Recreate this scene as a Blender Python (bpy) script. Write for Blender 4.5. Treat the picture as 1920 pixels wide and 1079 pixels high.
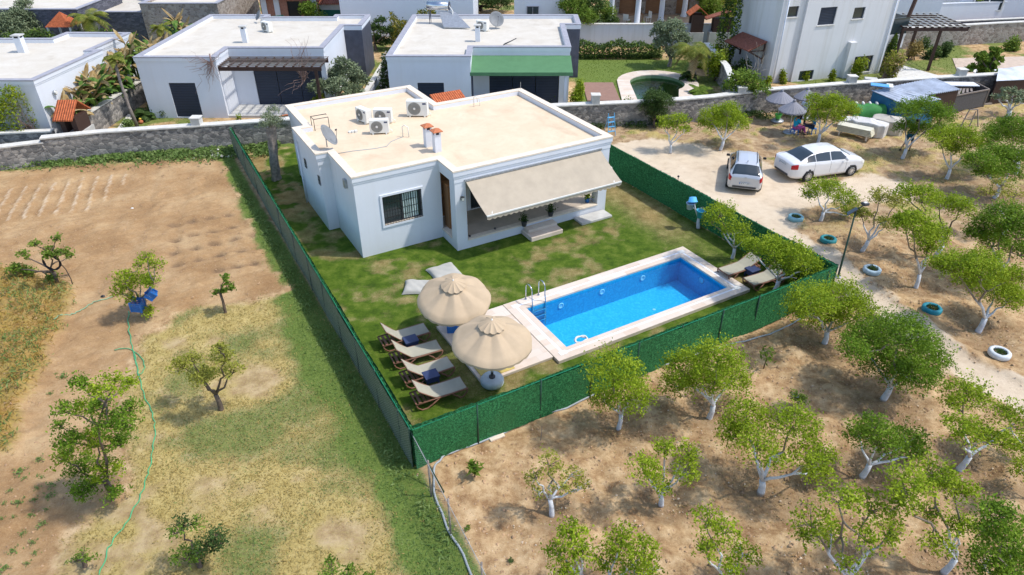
import bpy, math, random
import numpy as np
from mathutils import Vector, Matrix
R_ = math.radians
PI = math.pi
scene = bpy.context.scene
for _o in list(bpy.data.objects): bpy.data.objects.remove(_o)

# ------------------------------------------------------------------ camera
FPX, PITCH, CAMH = 1286.0, 0.579, 14.0
cam_d = bpy.data.cameras.new('camera'); cam_d.sensor_width = 36; cam_d.lens = 36*FPX/1920
cam_d.clip_end = 2000; cam_d.clip_start = .1
cam = bpy.data.objects.new('camera', cam_d); scene.collection.objects.link(cam)
cam.location = (0, 0, CAMH); cam.rotation_euler = (PI/2-PITCH, 0, 0)
scene.camera = cam
# ------------------------------------------------------------------ sky, sun, exposure
SUN_H = Vector((.598, -.045)); SUN_EL = math.atan2(1.0, SUN_H.length); SUN_AZ = math.atan2(SUN_H.x, SUN_H.y)
w = bpy.data.worlds.new('World'); scene.world = w; w.use_nodes = True
wn = w.node_tree; bg = wn.nodes['Background']
sky = wn.nodes.new('ShaderNodeTexSky'); sky.sky_type = 'NISHITA'; sky.sun_disc = False
sky.sun_elevation = SUN_EL; sky.sun_rotation = SUN_AZ; sky.air_density = 1.0; sky.dust_density = 1.2; sky.ozone_density = 1.0
wn.links.new(sky.outputs[0], bg.inputs[0]); bg.inputs[1].default_value = 0.15
sl = bpy.data.lights.new('sun', 'SUN'); sl.energy = 2.05; sl.angle = R_(2.2); sl.color = (1, .955, .88)
sun = bpy.data.objects.new('sun', sl); scene.collection.objects.link(sun)
sun.rotation_euler = Vector((SUN_H.x, SUN_H.y, 1)).to_track_quat('Z', 'Y').to_euler()
sun.location = (40, -5, 60)
scene.view_settings.view_transform = 'Standard'; scene.view_settings.look = 'None'
scene.view_settings.exposure = 0.78; scene.view_settings.gamma = 1
scene.render.resolution_x = 1024; scene.render.resolution_y = 575
scene.render.engine = 'CYCLES'
scene.cycles.max_bounces = 8; scene.cycles.transparent_max_bounces = 12

# ------------------------------------------------------------------ picture measurements -> metres
_c, _s = math.cos(PITCH), math.sin(PITCH)
def _ray(px, py):
    return Vector(((px-960)/FPX, 0, 0)) + Vector((0, _s, _c))*(-(py-539.5)/FPX) + Vector((0, _c, -_s))
def G(px, py, z=0.0):
    d = _ray(px, py); t = (CAMH-z)/-d.z
    return Vector((d.x*t, d.y*t, z))
def PY(px, py, Y):
    d = _ray(px, py); t = Y/d.y
    return Vector((d.x*t, Y, CAMH+d.z*t))
def depth(p): return p[1]*_c + (CAMH-p[2])*_s
HY = .521; HO = Vector((-5.943, 23.576, 0))
def H(u, v, z=0.0):
    return Vector((HO.x+u*math.cos(HY)-v*math.sin(HY), HO.y+u*math.sin(HY)+v*math.cos(HY), z))

# ------------------------------------------------------------------ object helpers
col = scene.collection
def tag(o, label, cat, group=None, kind=None):
    if label: o['label'] = label
    if cat: o['category'] = cat
    if group: o['group'] = group
    if kind: o['kind'] = kind
    return o
def thing(name, label, cat, loc=(0, 0, 0), rz=0.0, group=None):
    o = bpy.data.objects.new(name, None); col.objects.link(o)
    o.empty_display_size = .3; o.location = loc; o.rotation_euler = (0, 0, rz)
    return tag(o, label, cat, group)
def copy_tree(o, parent=None):
    c = o.copy(); col.objects.link(c); c.parent = parent
    for ch in list(o.children): copy_tree(ch, c)
    return c
class MB:
    def __init__(s): s.v = []; s.f = []; s.m = []; s.mi = 0
    def face(s, pts):
        n = len(s.v); s.v += [tuple(p) for p in pts]; s.f.append(tuple(range(n, n+len(pts)))); s.m.append(s.mi)
    def add(s, vs, fs):
        n = len(s.v); s.v += [tuple(p) for p in vs]
        for f in fs: s.f.append(tuple(n+i for i in f)); s.m.append(s.mi)
    def box(s, c, d, rz=0.0, M=None):
        x, y, z = d[0]/2, d[1]/2, d[2]/2
        vs = [Vector((a*x, b*y, e*z)) for e in (-1, 1) for b in (-1, 1) for a in (-1, 1)]
        if M is None: M = Matrix.Rotation(rz, 3, 'Z')
        vs = [M @ v + Vector(c) for v in vs]
        s.add(vs, [(0, 2, 3, 1), (4, 5, 7, 6), (0, 1, 5, 4), (2, 6, 7, 3), (0, 4, 6, 2), (1, 3, 7, 5)]); return s
    def bb(s, x0, y0, z0, x1, y1, z1):
        return s.box(((x0+x1)/2, (y0+y1)/2, (z0+z1)/2), (abs(x1-x0), abs(y1-y0), abs(z1-z0)))
    def bar(s, a, b, w, h=None):
        a = Vector(a); b = Vector(b); h = h or w; d = b-a
        up = Vector((0, 0, 1)) if abs(d.normalized().z) < .99 else Vector((0, 1, 0))
        x = d.normalized(); y = up.cross(x).normalized(); z = x.cross(y)
        M = Matrix((x, y, z)).transposed()
        return s.box((a+b)/2, (d.length, w, h), M=M)
    def tube(s, pts, rad, n=8, cap=True):
        pts = [Vector(p) for p in pts]
        if not hasattr(rad, '__len__'): rad = [rad]*len(pts)
        rings = []; prev = None
        for i, p in enumerate(pts):
            t = (pts[min(i+1, len(pts)-1)] - pts[max(i-1, 0)]).normalized()
            if prev is None:
                a = Vector((0, 0, 1)) if abs(t.z) < .9 else Vector((1, 0, 0)); u = t.cross(a).normalized()
            else:
                u = (prev - t*prev.dot(t)).normalized()
            prev = u; w_ = t.cross(u)
            rings.append([p + (u*math.cos(2*PI*k/n) + w_*math.sin(2*PI*k/n))*rad[i] for k in range(n)])
        vs = [q for r in rings for q in r]; fs = []
        for i in range(len(pts)-1):
            for k in range(n):
                a = i*n+k; b = i*n+(k+1) % n; fs.append((a, b, b+n, a+n))
        if cap: fs.append(tuple(range(n-1, -1, -1))); fs.append(tuple(range(len(vs)-n, len(vs))))
        s.add(vs, fs); return s
    def lathe(s, prof, n=24, c=(0, 0, 0), close=False):
        vs = []; fs = []; m = len(prof)
        for k in range(n):
            a = 2*PI*k/n
            for r, z in prof: vs.append((c[0]+r*math.cos(a), c[1]+r*math.sin(a), c[2]+z))
        for k in range(n):
            k2 = (k+1) % n
            for i in range(m if close else m-1):
                j = (i+1) % m
                fs.append((k*m+i, k2*m+i, k2*m+j, k*m+j))
        s.add(vs, fs); return s
    def prism(s, poly, z0, z1, bottom=True):
        n = len(poly); vs = [(p[0], p[1], z0) for p in poly] + [(p[0], p[1], z1) for p in poly]
        fs = [(i, (i+1) % n, n+(i+1) % n, n+i) for i in range(n)] + [tuple(range(n, 2*n))]
        if bottom: fs.append(tuple(range(n-1, -1, -1)))
        s.add(vs, fs); return s
    def ring(s, pa, pb, za, zb):
        n = len(pa); vs = [(p[0], p[1], za) for p in pa] + [(p[0], p[1], zb) for p in pb]
        s.add(vs, [(i, (i+1) % n, n+(i+1) % n, n+i) for i in range(n)]); return s
    def sheet(s, fn, nu, nv):
        vs = [fn(i/nu, j/nv) for i in range(nu+1) for j in range(nv+1)]
        s.add(vs, [(i*(nv+1)+j, (i+1)*(nv+1)+j, (i+1)*(nv+1)+j+1, i*(nv+1)+j+1) for i in range(nu) for j in range(nv)]); return s
    def wall(s, p0, p1, z0, z1, holes=(), dep=.14):
        p0 = Vector(p0).to_2d(); p1 = Vector(p1).to_2d(); L = (p1-p0).length; d = (p1-p0)/L; inn = Vector((-d.y, d.x))
        S = sorted({0, L} | {h[0] for h in holes} | {h[1] for h in holes}); Z = sorted({z0, z1} | {h[2] for h in holes} | {h[3] for h in holes})
        P = lambda a, z, k=0: (p0.x+d.x*a+inn.x*k, p0.y+d.y*a+inn.y*k, z)
        for a, b in zip(S[:-1], S[1:]):
            for e, f in zip(Z[:-1], Z[1:]):
                if any(h[0]-1e-6 <= a and b <= h[1]+1e-6 and h[2]-1e-6 <= e and f <= h[3]+1e-6 for h in holes): continue
                s.face([P(a, e), P(b, e), P(b, f), P(a, f)])
        for a, b, e, f in holes:
            s.face([P(a, e), P(a, f), P(a, f, dep), P(a, e, dep)]); s.face([P(b, e), P(b, e, dep), P(b, f, dep), P(b, f)])
            s.face([P(a, f), P(b, f), P(b, f, dep), P(a, f, dep)]); s.face([P(a, e), P(a, e, dep), P(b, e, dep), P(b, e)])
        return s
    def build(s, name, mat, parent=None, smooth=False, bevel=0.0, loc=None, rz=None):
        me = bpy.data.meshes.new(name); me.from_pydata(s.v, [], s.f)
        mats = mat if isinstance(mat, (list, tuple)) else [mat]
        for m in mats: me.materials.append(m)
        if len(mats) > 1: me.polygons.foreach_set('material_index', s.m)
        if smooth: me.polygons.foreach_set('use_smooth', [True]*len(s.f))
        me.update()
        o = bpy.data.objects.new(name, me); col.objects.link(o)
        if parent: o.parent = parent
        if loc is not None: o.location = loc
        if rz is not None: o.rotation_euler = (0, 0, rz)
        if bevel:
            b = o.modifiers.new('bevel', 'BEVEL'); b.width = bevel; b.segments = 2; b.limit_method = 'ANGLE'; b.angle_limit = R_(40)
        return o
def offset_poly(poly, d):
    n = len(poly); out = []
    for i in range(n):
        p = Vector(poly[i][:2]); a = Vector(poly[i-1][:2]); b = Vector(poly[(i+1) % n][:2])
        d1 = (p-a).normalized(); d2 = (b-p).normalized()
        n1 = Vector((d1.y, -d1.x)); n2 = Vector((d2.y, -d2.x)); m = n1+n2
        out.append(tuple(p + m*(d/max(.2, m.dot(n1)))))
    return out
def np_mesh(name, V, F, mat, parent=None, smooth=False, loc=None):
    me = bpy.data.meshes.new(name); nv, nf = len(V), len(F); k = F.shape[1]
    me.vertices.add(nv); me.vertices.foreach_set('co', V.astype(np.float32).ravel())
    me.loops.add(nf*k); me.loops.foreach_set('vertex_index', F.astype(np.int32).ravel())
    me.polygons.add(nf); me.polygons.foreach_set('loop_start', np.arange(0, nf*k, k, dtype=np.int32))
    if smooth: me.polygons.foreach_set('use_smooth', np.ones(nf, bool))
    me.update(calc_edges=True)
    mats = mat if isinstance(mat, (list, tuple)) else [mat]
    for m in mats: me.materials.append(m)
    o = bpy.data.objects.new(name, me); col.objects.link(o)
    if parent: o.parent = parent
    if loc is not None: o.location = loc
    return o

# ------------------------------------------------------------------ materials
class NT:
    def __init__(s, name):
        s.mat = bpy.data.materials.new(name); s.mat.use_nodes = True
        s.t = s.mat.node_tree; s.p = s.t.nodes['Principled BSDF']; s.out = s.t.nodes['Material Output']; s._c = None
    def n(s, k, **kw):
        x = s.t.nodes.new(k)
        for a, b in kw.items(): setattr(x, a, b)
        return x
    def put(s, sock, v):
        if isinstance(v, bpy.types.NodeSocket): s.t.links.new(v, sock)
        elif isinstance(v, (tuple, list)): sock.default_value = (*v, 1) if len(v) == 3 and sock.type == 'RGBA' else v
        else: sock.default_value = v
    @property
    def co(s):
        if s._c is None: s._c = s.n('ShaderNodeTexCoord').outputs['Object']
        return s._c
    def mapping(s, sc=(1, 1, 1), rot=(0, 0, 0), v=None):
        m = s.n('ShaderNodeMapping'); m.inputs['Scale'].default_value = sc; m.inputs['Rotation'].default_value = rot
        s.put(m.inputs['Vector'], v or s.co); return m.outputs[0]
    def noise(s, sc, det=4, v=None, rough=.55, dist=0):
        x = s.n('ShaderNodeTexNoise'); x.inputs['Scale'].default_value = sc; x.inputs['Detail'].default_value = det
        x.inputs['Roughness'].default_value = rough; x.inputs['Distortion'].default_value = dist
        s.put(x.inputs['Vector'], v or s.co); return x.outputs['Fac']
    def vor(s, sc, feat='F1', v=None, out=0, rnd=1):
        x = s.n('ShaderNodeTexVoronoi'); x.feature = feat; x.inputs['Scale'].default_value = sc; x.inputs['Randomness'].default_value = rnd
        s.put(x.inputs['Vector'], v or s.co); return x.outputs[out]
    def wave(s, sc, dirn='X', v=None, dist=0, det=0, prof='SIN'):
        x = s.n('ShaderNodeTexWave'); x.bands_direction = dirn; x.wave_profile = prof; x.inputs['Scale'].default_value = sc
        x.inputs['Distortion'].default_value = dist; x.inputs['Detail'].default_value = det
        s.put(x.inputs['Vector'], v or s.co); return x.outputs['Fac']
    def ramp(s, f, stops):
        x = s.n('ShaderNodeValToRGB'); e = x.color_ramp.elements
        while len(e) < len(stops): e.new(.5)
        for i, (p, c) in enumerate(stops):
            e[i].position = p; e[i].color = (*c, 1) if hasattr(c, '__len__') else (c, c, c, 1)
        s.put(x.inputs[0], f); return x.outputs[0]
    def mix(s, f, a, b, mode='MIX'):
        x = s.n('ShaderNodeMix', data_type='RGBA', blend_type=mode)
        s.put(x.inputs[0], f); s.put(x.inputs[6], a); s.put(x.inputs[7], b); return x.outputs[2]
    def math(s, op, a, b=0.0, clamp=False):
        x = s.n('ShaderNodeMath', operation=op); x.use_clamp = clamp; s.put(x.inputs[0], a); s.put(x.inputs[1], b); return x.outputs[0]
    def remap(s, v, a, b, c=0.0, d=1.0):
        x = s.n('ShaderNodeMapRange'); s.put(x.inputs[0], v)
        for i, q in enumerate((a, b, c, d)): x.inputs[i+1].default_value = q
        return x.outputs[0]
    def sep(s, v=None):
        x = s.n('ShaderNodeSeparateXYZ'); s.put(x.inputs[0], v or s.co); return x.outputs
    def bump(s, h, st=.4, dist=.02):
        x = s.n('ShaderNodeBump'); x.inputs['Strength'].default_value = st; x.inputs['Distance'].default_value = dist
        s.put(x.inputs['Height'], h); s.t.links.new(x.outputs[0], s.p.inputs['Normal']); return s
    def set(s, c=None, rough=.7, metal=0.0, spec=.4, **kw):
        if c is not None: s.put(s.p.inputs['Base Color'], c)
        s.put(s.p.inputs['Roughness'], rough); s.put(s.p.inputs['Metallic'], metal)
        s.p.inputs['Specular IOR Level'].default_value = spec
        for k, v in kw.items(): s.put(s.p.inputs[k], v)
        return s
def sc3(c, k): return tuple(min(1, x*k) for x in c)
def simple(name, c, rough=.6, metal=0.0, var=.12, nsc=3.0, bump=0.0, bsc=40.0, spec=.4, **kw):
    m = NT(name); f = m.noise(nsc, 5)
    m.set(m.mix(m.remap(f, .3, .7), sc3(c, 1-var), sc3(c, 1+var)), rough, metal, spec, **kw)
    if bump: m.bump(m.noise(bsc, 4), bump, .01)
    return m.mat
def stucco(name, c, dirt=(.5, .45, .38), amt=.25, streak=.0):
    m = NT(name); z = m.sep()[2]
    f = m.noise(.7, 6, rough=.65)
    base = m.mix(m.remap(f, .35, .7), sc3(c, .95), c)
    low = m.math('MULTIPLY', m.remap(z, .55, 0.0), m.remap(m.noise(1.6, 5), .3, .75))
    base = m.mix(m.math('MULTIPLY', low, amt, clamp=True), base, dirt)
    if streak:
        st = m.noise(1.0, 5, v=m.mapping((2.2, 2.2, .12)), rough=.7)
        base = m.mix(m.math('MULTIPLY', m.remap(st, .48, .75), streak, clamp=True), base, sc3(dirt, .9))
    m.set(base, .85, spec=.2); m.bump(m.noise(60, 3), .15, .004); return m.mat
M = {}
M['white'] = stucco('white_stucco', (.70, .725, .775), streak=.10)
M['white_old'] = stucco('weathered_white_stucco', (.70, .70, .71), (.47, .44, .36), .5, .42)
M['pale'] = stucco('pale_stucco', (.70, .74, .82))
M['whitewall'] = stucco('patchy_white_wall', (.62, .66, .70), (.45, .47, .45), .5, .5)
def screed(name, c, c2, c3):
    m = NT(name); f = m.noise(.9, 7, rough=.68, dist=.6); g = m.noise(6, 5, rough=.7)
    b = m.mix(m.remap(f, .38, .68), c, c2); b = m.mix(m.math('MULTIPLY', m.remap(g, .55, .8), .5), b, c3)
    b = m.mix(m.math('MULTIPLY', m.remap(m.noise(.35, 4, dist=1.5), .55, .75), .5), b, sc3(c3, .93))
    m.set(b, .9, spec=.15); m.bump(g, .2, .01); return m.mat
M['roof'] = screed('cream_roof_screed', (.66, .515, .36), (.72, .59, .43), (.52, .38, .25))
M['roofw'] = screed('pale_roof_screed', (.56, .51, .43), (.62, .58, .51), (.42, .37, .30))
M['cap'] = simple('cream_parapet_cap', (.72, .62, .50), .85, var=.1, nsc=5)
M['capg'] = simple('grey_parapet_cap', (.32, .32, .36), .8, var=.12, nsc=3)
M['caplight'] = simple('pale_concrete_cap', (.60, .58, .53), .85, var=.14, nsc=4)
M['concrete'] = simple('concrete', (.50, .49, .46), .85, var=.15, nsc=2.5, bump=.2)
M['slate'] = simple('dark_slate_cladding', (.065, .072, .10), .55, var=.25, nsc=2)
M['navy'] = None
def slat(name, c, sc=6.0, dirn='Z', k=.45):
    m = NT(name); wv = m.wave(sc, dirn); m.set(m.mix(m.remap(wv, .0, .5), sc3(c, k), c), .5, spec=.4); m.bump(wv, .6, .012); return m.mat
M['navy'] = slat('navy_roller_slats', (.022, .034, .062), 3.2)
M['glass'] = NT('dark_glass').set((.03, .045, .05), .06, spec=.7).mat
M['tintglass'] = NT('car_glass').set((.02, .032, .04), .05, spec=.8).mat
M['black'] = simple('black_iron', (.015, .015, .017), .45, var=.1)
M['rubber'] = simple('rubber', (.02, .02, .021), .8, var=.2)
M['darkgrey'] = simple('dark_grey_plastic', (.06, .06, .065), .6)
M['dishgrey'] = simple('dish_grey_paint', (.20, .21, .22), .6)
M['steel'] = simple('brushed_steel', (.62, .63, .65), .22, 1.0, var=.05)
M['galv'] = simple('galvanised_metal', (.42, .44, .46), .45, .7, var=.15, nsc=8)
M['plasticw'] = simple('off_white_plastic', (.72, .71, .66), .5, var=.06)
M['acw'] = simple('ac_white_enamel', (.74, .73, .68), .45, var=.06)
M['acgrille'] = simple('fan_grille_grey', (.30, .29, .26), .6)
M['blueplastic'] = simple('blue_plastic', (.02, .15, .48), .45, var=.15, nsc=8)
M['cyanplastic'] = simple('cyan_plastic', (.05, .42, .62), .45, var=.15, nsc=8)
M['limeplastic'] = simple('lime_green_plastic', (.16, .75, .12), .45)
M['navyplastic'] = simple('navy_plastic', (.035, .05, .12), .45, var=.12)
M['yellow'] = simple('yellow_plastic', (.75, .55, .05), .5)
M['red'] = simple('red_lamp', (.45, .01, .02), .2, spec=.6)
def wood(name, c, c2, sc=3.0, rough=.65):
    m = NT(name); f = m.noise(4, 6, v=m.mapping((1, sc*4, sc*4)), rough=.7)
    m.set(m.mix(m.remap(f, .3, .7), c, c2), rough); m.bump(f, .3, .006); return m.mat
M['wood'] = wood('brown_wood', (.20, .095, .045), (.32, .17, .085))
M['darkwood'] = wood('dark_stained_wood', (.035, .018, .014), (.07, .035, .025))
M['loungerwood'] = wood('taupe_lounger_frame', (.17, .075, .045), (.26, .13, .085))
M['greywood'] = wood('weathered_grey_wood', (.16, .13, .11), (.30, .25, .21))
M['orangewood'] = wood('varnished_door_wood', (.30, .12, .04), (.42, .19, .07))
def fabric(name, c, bumpst=.25):
    m = NT(name); f = m.noise(2.2, 5, rough=.6); g = m.noise(260, 2)
    m.set(m.mix(m.remap(f, .3, .72), sc3(c, .9), sc3(c, 1.06)), .92, spec=.12); m.bump(m.math('ADD', g, m.math('MULTIPLY', f, 4)), bumpst, .01); return m.mat
M['awning'] = fabric('beige_awning_canvas', (.44, .375, .29), .08)
M['parasol'] = fabric('sand_parasol_canvas', (.50, .385, .26), .06)
M['sling'] = fabric('stone_sling_fabric', (.40, .38, .30))
M['beanbag'] = fabric('pale_grey_beanbag', (.44, .43, .39))
def tiles(name, c=(.50, .135, .055), sx=2.6, sy=1.6):
    m = NT(name); wv = m.wave(sx, 'X'); wy = m.wave(sy, 'Y', prof='SAW'); f = m.noise(7, 4); r = m.vor(6, out=1)
    b = m.mix(m.remap(f, .3, .7), sc3(c, .75), sc3(c, 1.3)); b = m.mix(m.remap(wv, .0, .35, .6, 0), b, sc3(c, .35))
    m.set(b, .8, spec=.2); m.bump(m.math('ADD', wv, m.math('MULTIPLY', wy, .5)), .9, .05); return m.mat
M['tile'] = tiles('terracotta_tiles', (.55, .15, .06))
M['tileold'] = tiles('dark_old_tiles', (.28, .10, .065), 2.0, 1.4)
M['terracotta'] = simple('terracotta', (.48, .16, .07), .8, var=.15, nsc=8)
def stone(name, c1, c2, c3, sc=3.4, mortar=(.30, .28, .25), sq=1.5):
    m = NT(name); v = m.mapping((1, 1, sq)); wob = m.noise(2.5, 4)
    va = m.n('ShaderNodeVectorMath', operation='ADD'); m.put(va.inputs[0], v)
    sc = sc*1.0; vs = m.n('ShaderNodeVectorMath', operation='SCALE'); m.put(vs.inputs[0], m.n('ShaderNodeCombineXYZ').outputs[0]); 
    cx = m.n('ShaderNodeCombineXYZ'); m.put(cx.inputs[0], wob); m.put(cx.inputs[1], wob); m.put(cx.inputs[2], wob); m.put(vs.inputs[0], cx.outputs[0]); vs.inputs[3].default_value = .35
    m.put(va.inputs[1], vs.outputs[0]); vv = va.outputs[0]
    colr = m.vor(sc, v=vv, out=1); edge = m.vor(sc, 'DISTANCE_TO_EDGE', v=vv)
    bw = m.n('ShaderNodeRGBToBW'); m.put(bw.inputs[0], colr)
    b = m.ramp(bw.outputs[0], [(.0, sc3(c1, .75)), (.35, c1), (.6, c2), (1, c3)])
    b = m.mix(m.remap(m.noise(14, 5, rough=.7), .3, .75, 0, .55), b, sc3(c1, .45))
    b = m.mix(m.remap(edge, .02, .07, 1, 0), b, mortar)
    m.set(b, .9, spec=.15); m.bump(m.math('ADD', m.remap(edge, 0, .12), m.math('MULTIPLY', m.noise(20, 4), .3)), .7, .03); return m.mat
M['stone'] = stone('grey_rubble_stone', (.20, .19, .18), (.37, .34, .31), (.62, .56, .49), sc=4.2, mortar=(.27, .25, .23))
M['stone_tan'] = stone('tan_rubble_stone', (.30, .25, .21), (.42, .37, .32), (.52, .46, .40), sc=3.4, mortar=(.36, .33, .30))
M['stone_blue'] = stone('blue_grey_stone', (.11, .115, .14), (.15, .155, .19), (.21, .215, .25), sc=3.0, mortar=(.10, .10, .12), sq=3)
def travertine():
    m = NT('travertine_coping'); f = m.noise(1.5, 6, v=m.mapping((1, 5, 1)), rough=.65); r = m.n('ShaderNodeTexBrick')
    r.inputs['Scale'].default_value = 1; r.inputs['Brick Width'].default_value = .6; r.inputs['Row Height'].default_value = .30
    r.inputs['Mortar Size'].default_value = .006; r.inputs['Color1'].default_value = (.60, .465, .35, 1); r.inputs['Color2'].default_value = (.70, .62, .53, 1); r.inputs['Mortar'].default_value = (.55, .47, .38, 1)
    m.put(r.inputs['Vector'], m.co)
    b = m.mix(m.remap(f, .3, .75, 0, .6), r.outputs['Color'], (.66, .60, .54)); b = m.mix(m.remap(m.noise(1.1, 4), .5, .72, 0, .5), b, (.80, .66, .52))
    m.set(b, .6, spec=.3); m.bump(f, .1, .01); return m.mat
M['trav'] = travertine()
M['travlight'] = simple('white_marble_strip', (.78, .78, .79), .45, var=.07, nsc=3)
M['porchfloor'] = simple('porch_floor_tile', (.47, .39, .31), .55, var=.12, nsc=2)
def mosaic(name, c1, c2, c3):
    m = NT(name); a = m.vor(16, out=1, rnd=.35); bw = m.n('ShaderNodeRGBToBW'); m.put(bw.inputs[0], a)
    n2 = m.noise(14, 4, rough=.6)
    f = m.math('ADD', m.math('MULTIPLY', bw.outputs[0], .45), m.math('MULTIPLY', n2, .6))
    m.set(m.ramp(f, [(.35, c1), (.55, c2), (.75, c3)]), .35, spec=.4); return m.mat
M['poolfloor'] = mosaic('light_blue_pool_mosaic', (.015, .40, .72), (.02, .45, .78), (.05, .53, .84))
M['poolwall'] = mosaic('blue_pool_mosaic', (.01, .32, .60), (.012, .37, .66), (.02, .43, .72))
def water(name, tint, rip=1.0):
    m = NT(name); t = m.t; t.nodes.remove(m.p)
    tr = m.n('ShaderNodeBsdfTransparent'); tr.inputs[0].default_value = (*tint, 1)
    gl = m.n('ShaderNodeBsdfGlossy'); gl.inputs['Roughness'].default_value = .03
    bp = m.n('ShaderNodeBump'); bp.inputs['Strength'].default_value = .25; bp.inputs['Distance'].default_value = .02
    m.put(bp.inputs['Height'], m.noise(5*rip, 3)); t.links.new(bp.outputs[0], gl.inputs['Normal'])
    fr = m.n('ShaderNodeFresnel'); fr.inputs[0].default_value = 1.33; t.links.new(bp.outputs[0], fr.inputs['Normal'])
    mx = m.n('ShaderNodeMixShader'); t.links.new(fr.outputs[0], mx.inputs[0]); t.links.new(tr.outputs[0], mx.inputs[1]); t.links.new(gl.outputs[0], mx.inputs[2])
    t.links.new(mx.outputs[0], m.out.inputs[0]); return m.mat
M['water'] = water('pool_water', (.80, .95, 1.0))
M['greenwater'] = water('green_pool_water', (.45, .62, .35))
def leafmat(name, c1, c2, c3, tr=.28):
    m = NT(name); t = m.t
    geo = m.n('ShaderNodeNewGeometry'); f = m.noise(1.7, 3)
    a = m.math('ADD', m.math('MULTIPLY', geo.outputs['Random Per Island'], .55), m.math('MULTIPLY', m.remap(f, .3, .7), .5))
    colr = m.ramp(a, [(.1, c1), (.5, c2), (.95, c3)])
    m.set(colr, .6, spec=.12)
    tl = m.n('ShaderNodeBsdfTranslucent'); m.put(tl.inputs[0], m.mix(.5, colr, sc3(c3, 1.2)))
    mx = m.n('ShaderNodeMixShader'); mx.inputs[0].default_value = tr
    t.links.new(m.p.outputs[0], mx.inputs[1]); t.links.new(tl.outputs[0], mx.inputs[2]); t.links.new(mx.outputs[0], m.out.inputs[0]); return m.mat
L = {}
L['citrus'] = leafmat('citrus_leaves', (.085, .15, .008), (.20, .29, .012), (.40, .48, .04))
L['citrusdark'] = leafmat('dark_citrus_leaves', (.04, .095, .008), (.11, .20, .014), (.25, .37, .035))
L['citrusyellow'] = leafmat('yellowish_citrus_leaves', (.12, .14, .02), (.26, .27, .04), (.45, .44, .09))
L['olive'] = leafmat('olive_leaves', (.08, .11, .055), (.17, .21, .115), (.30, .35, .21), .2)
L['dark'] = leafmat('dark_green_leaves', (.022, .05, .014), (.055, .10, .025), (.12, .18, .05))
L['bright'] = leafmat('bright_green_leaves', (.05, .10, .012), (.12, .20, .025), (.25, .33, .05))
L['vine'] = leafmat('vine_leaves', (.08, .13, .01), (.19, .25, .015), (.34, .38, .03))
L['dry'] = leafmat('sunburnt_leaves', (.22, .13, .05), (.40, .28, .12), (.52, .42, .24))
L['banana'] = leafmat('banana_leaves', (.035, .10, .02), (.10, .20, .035), (.24, .30, .08))
L['palm'] = leafmat('palm_fronds', (.07, .12, .015), (.17, .20, .03), (.34, .32, .08))
L['weed'] = leafmat('weed_leaves', (.07, .13, .03), (.15, .24, .06), (.26, .33, .12))
L['straw'] = leafmat('straw_grass', (.20, .16, .05), (.36, .27, .09), (.50, .38, .15), .2)
L['orange'] = leafmat('rusty_grass', (.22, .12, .03), (.34, .22, .05), (.42, .32, .08), .2)
def whitebark():
    m = NT('whitewashed_bark'); z = m.sep()[2]; n = m.noise(5, 5, rough=.7)
    f = m.remap(m.math('ADD', z, m.math('MULTIPLY', n, .7)), 1.55, 1.75)
    wht = m.mix(m.remap(n, .35, .72), (.52, .54, .58), (.70, .71, .73)); wht = m.mix(m.remap(m.noise(16, 4), .60, .72, 0, .6), wht, (.30, .26, .22))
    foot = m.remap(z, .0, .07, 1, 0)
    b = m.mix(f, wht, (.20, .165, .125)); b = m.mix(m.math('MULTIPLY', foot, .8), b, (.25, .18, .12))
    m.set(b, .85, spec=.2); m.bump(m.noise(18, 5), .5, .02); return m.mat
M['whitebark'] = whitebark()
M['bark'] = simple('brown_bark', (.13, .095, .07), .9, var=.35, nsc=9, bump=.6, bsc=25)
M['greybark'] = simple('grey_bark', (.24, .205, .18), .9, var=.4, nsc=7, bump=.8, bsc=18)
def turf():
    m = NT('artificial_hedge_mat'); f = m.noise(15, 5, rough=.95); g = m.noise(1.1, 4)
    b = m.ramp(f, [(.40, (.006, .050, .016)), (.5, (.022, .165, .058)), (.60, (.08, .37, .13))]); b = m.mix(m.remap(g, .3, .7, 0, .45), b, (.02, .12, .035)); b = m.mix(m.remap(m.noise(.6, 3), .5, .7, 0, .35), b, (.05, .17, .06))
    m.set(b, .75, spec=.25); m.bump(f, 1.0, .04); return m.mat
M['turf'] = turf()
M['netback'] = simple('hedge_mat_backing', (.10, .15, .09), .8, var=.35, nsc=25, bump=.4, bsc=60)
M['greenwire'] = simple('green_coated_wire', (.01, .22, .11), .5, var=.1)
M['greypipe'] = simple('grey_pipe', (.33, .36, .38), .6, var=.1)
M['carwhite'] = NT('white_car_paint').set((.70, .70, .71), .25, spec=.5, **{'Coat Weight': .8, 'Coat Roughness': .05}).mat
M['carsilver'] = NT('silver_car_paint').set((.52, .54, .58), .35, .25, spec=.5, **{'Coat Weight': .8, 'Coat Roughness': .05}).mat
M['rim'] = simple('alloy_rim', (.62, .63, .65), .3, .8, var=.05)
M['skin'] = simple('skin', (.42, .24, .16), .6, var=.05)
M['hair'] = simple('black_hair', (.012, .01, .009), .6)
M['plate'] = simple('number_plate_white', (.70, .72, .74), .4, var=.03)
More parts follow.
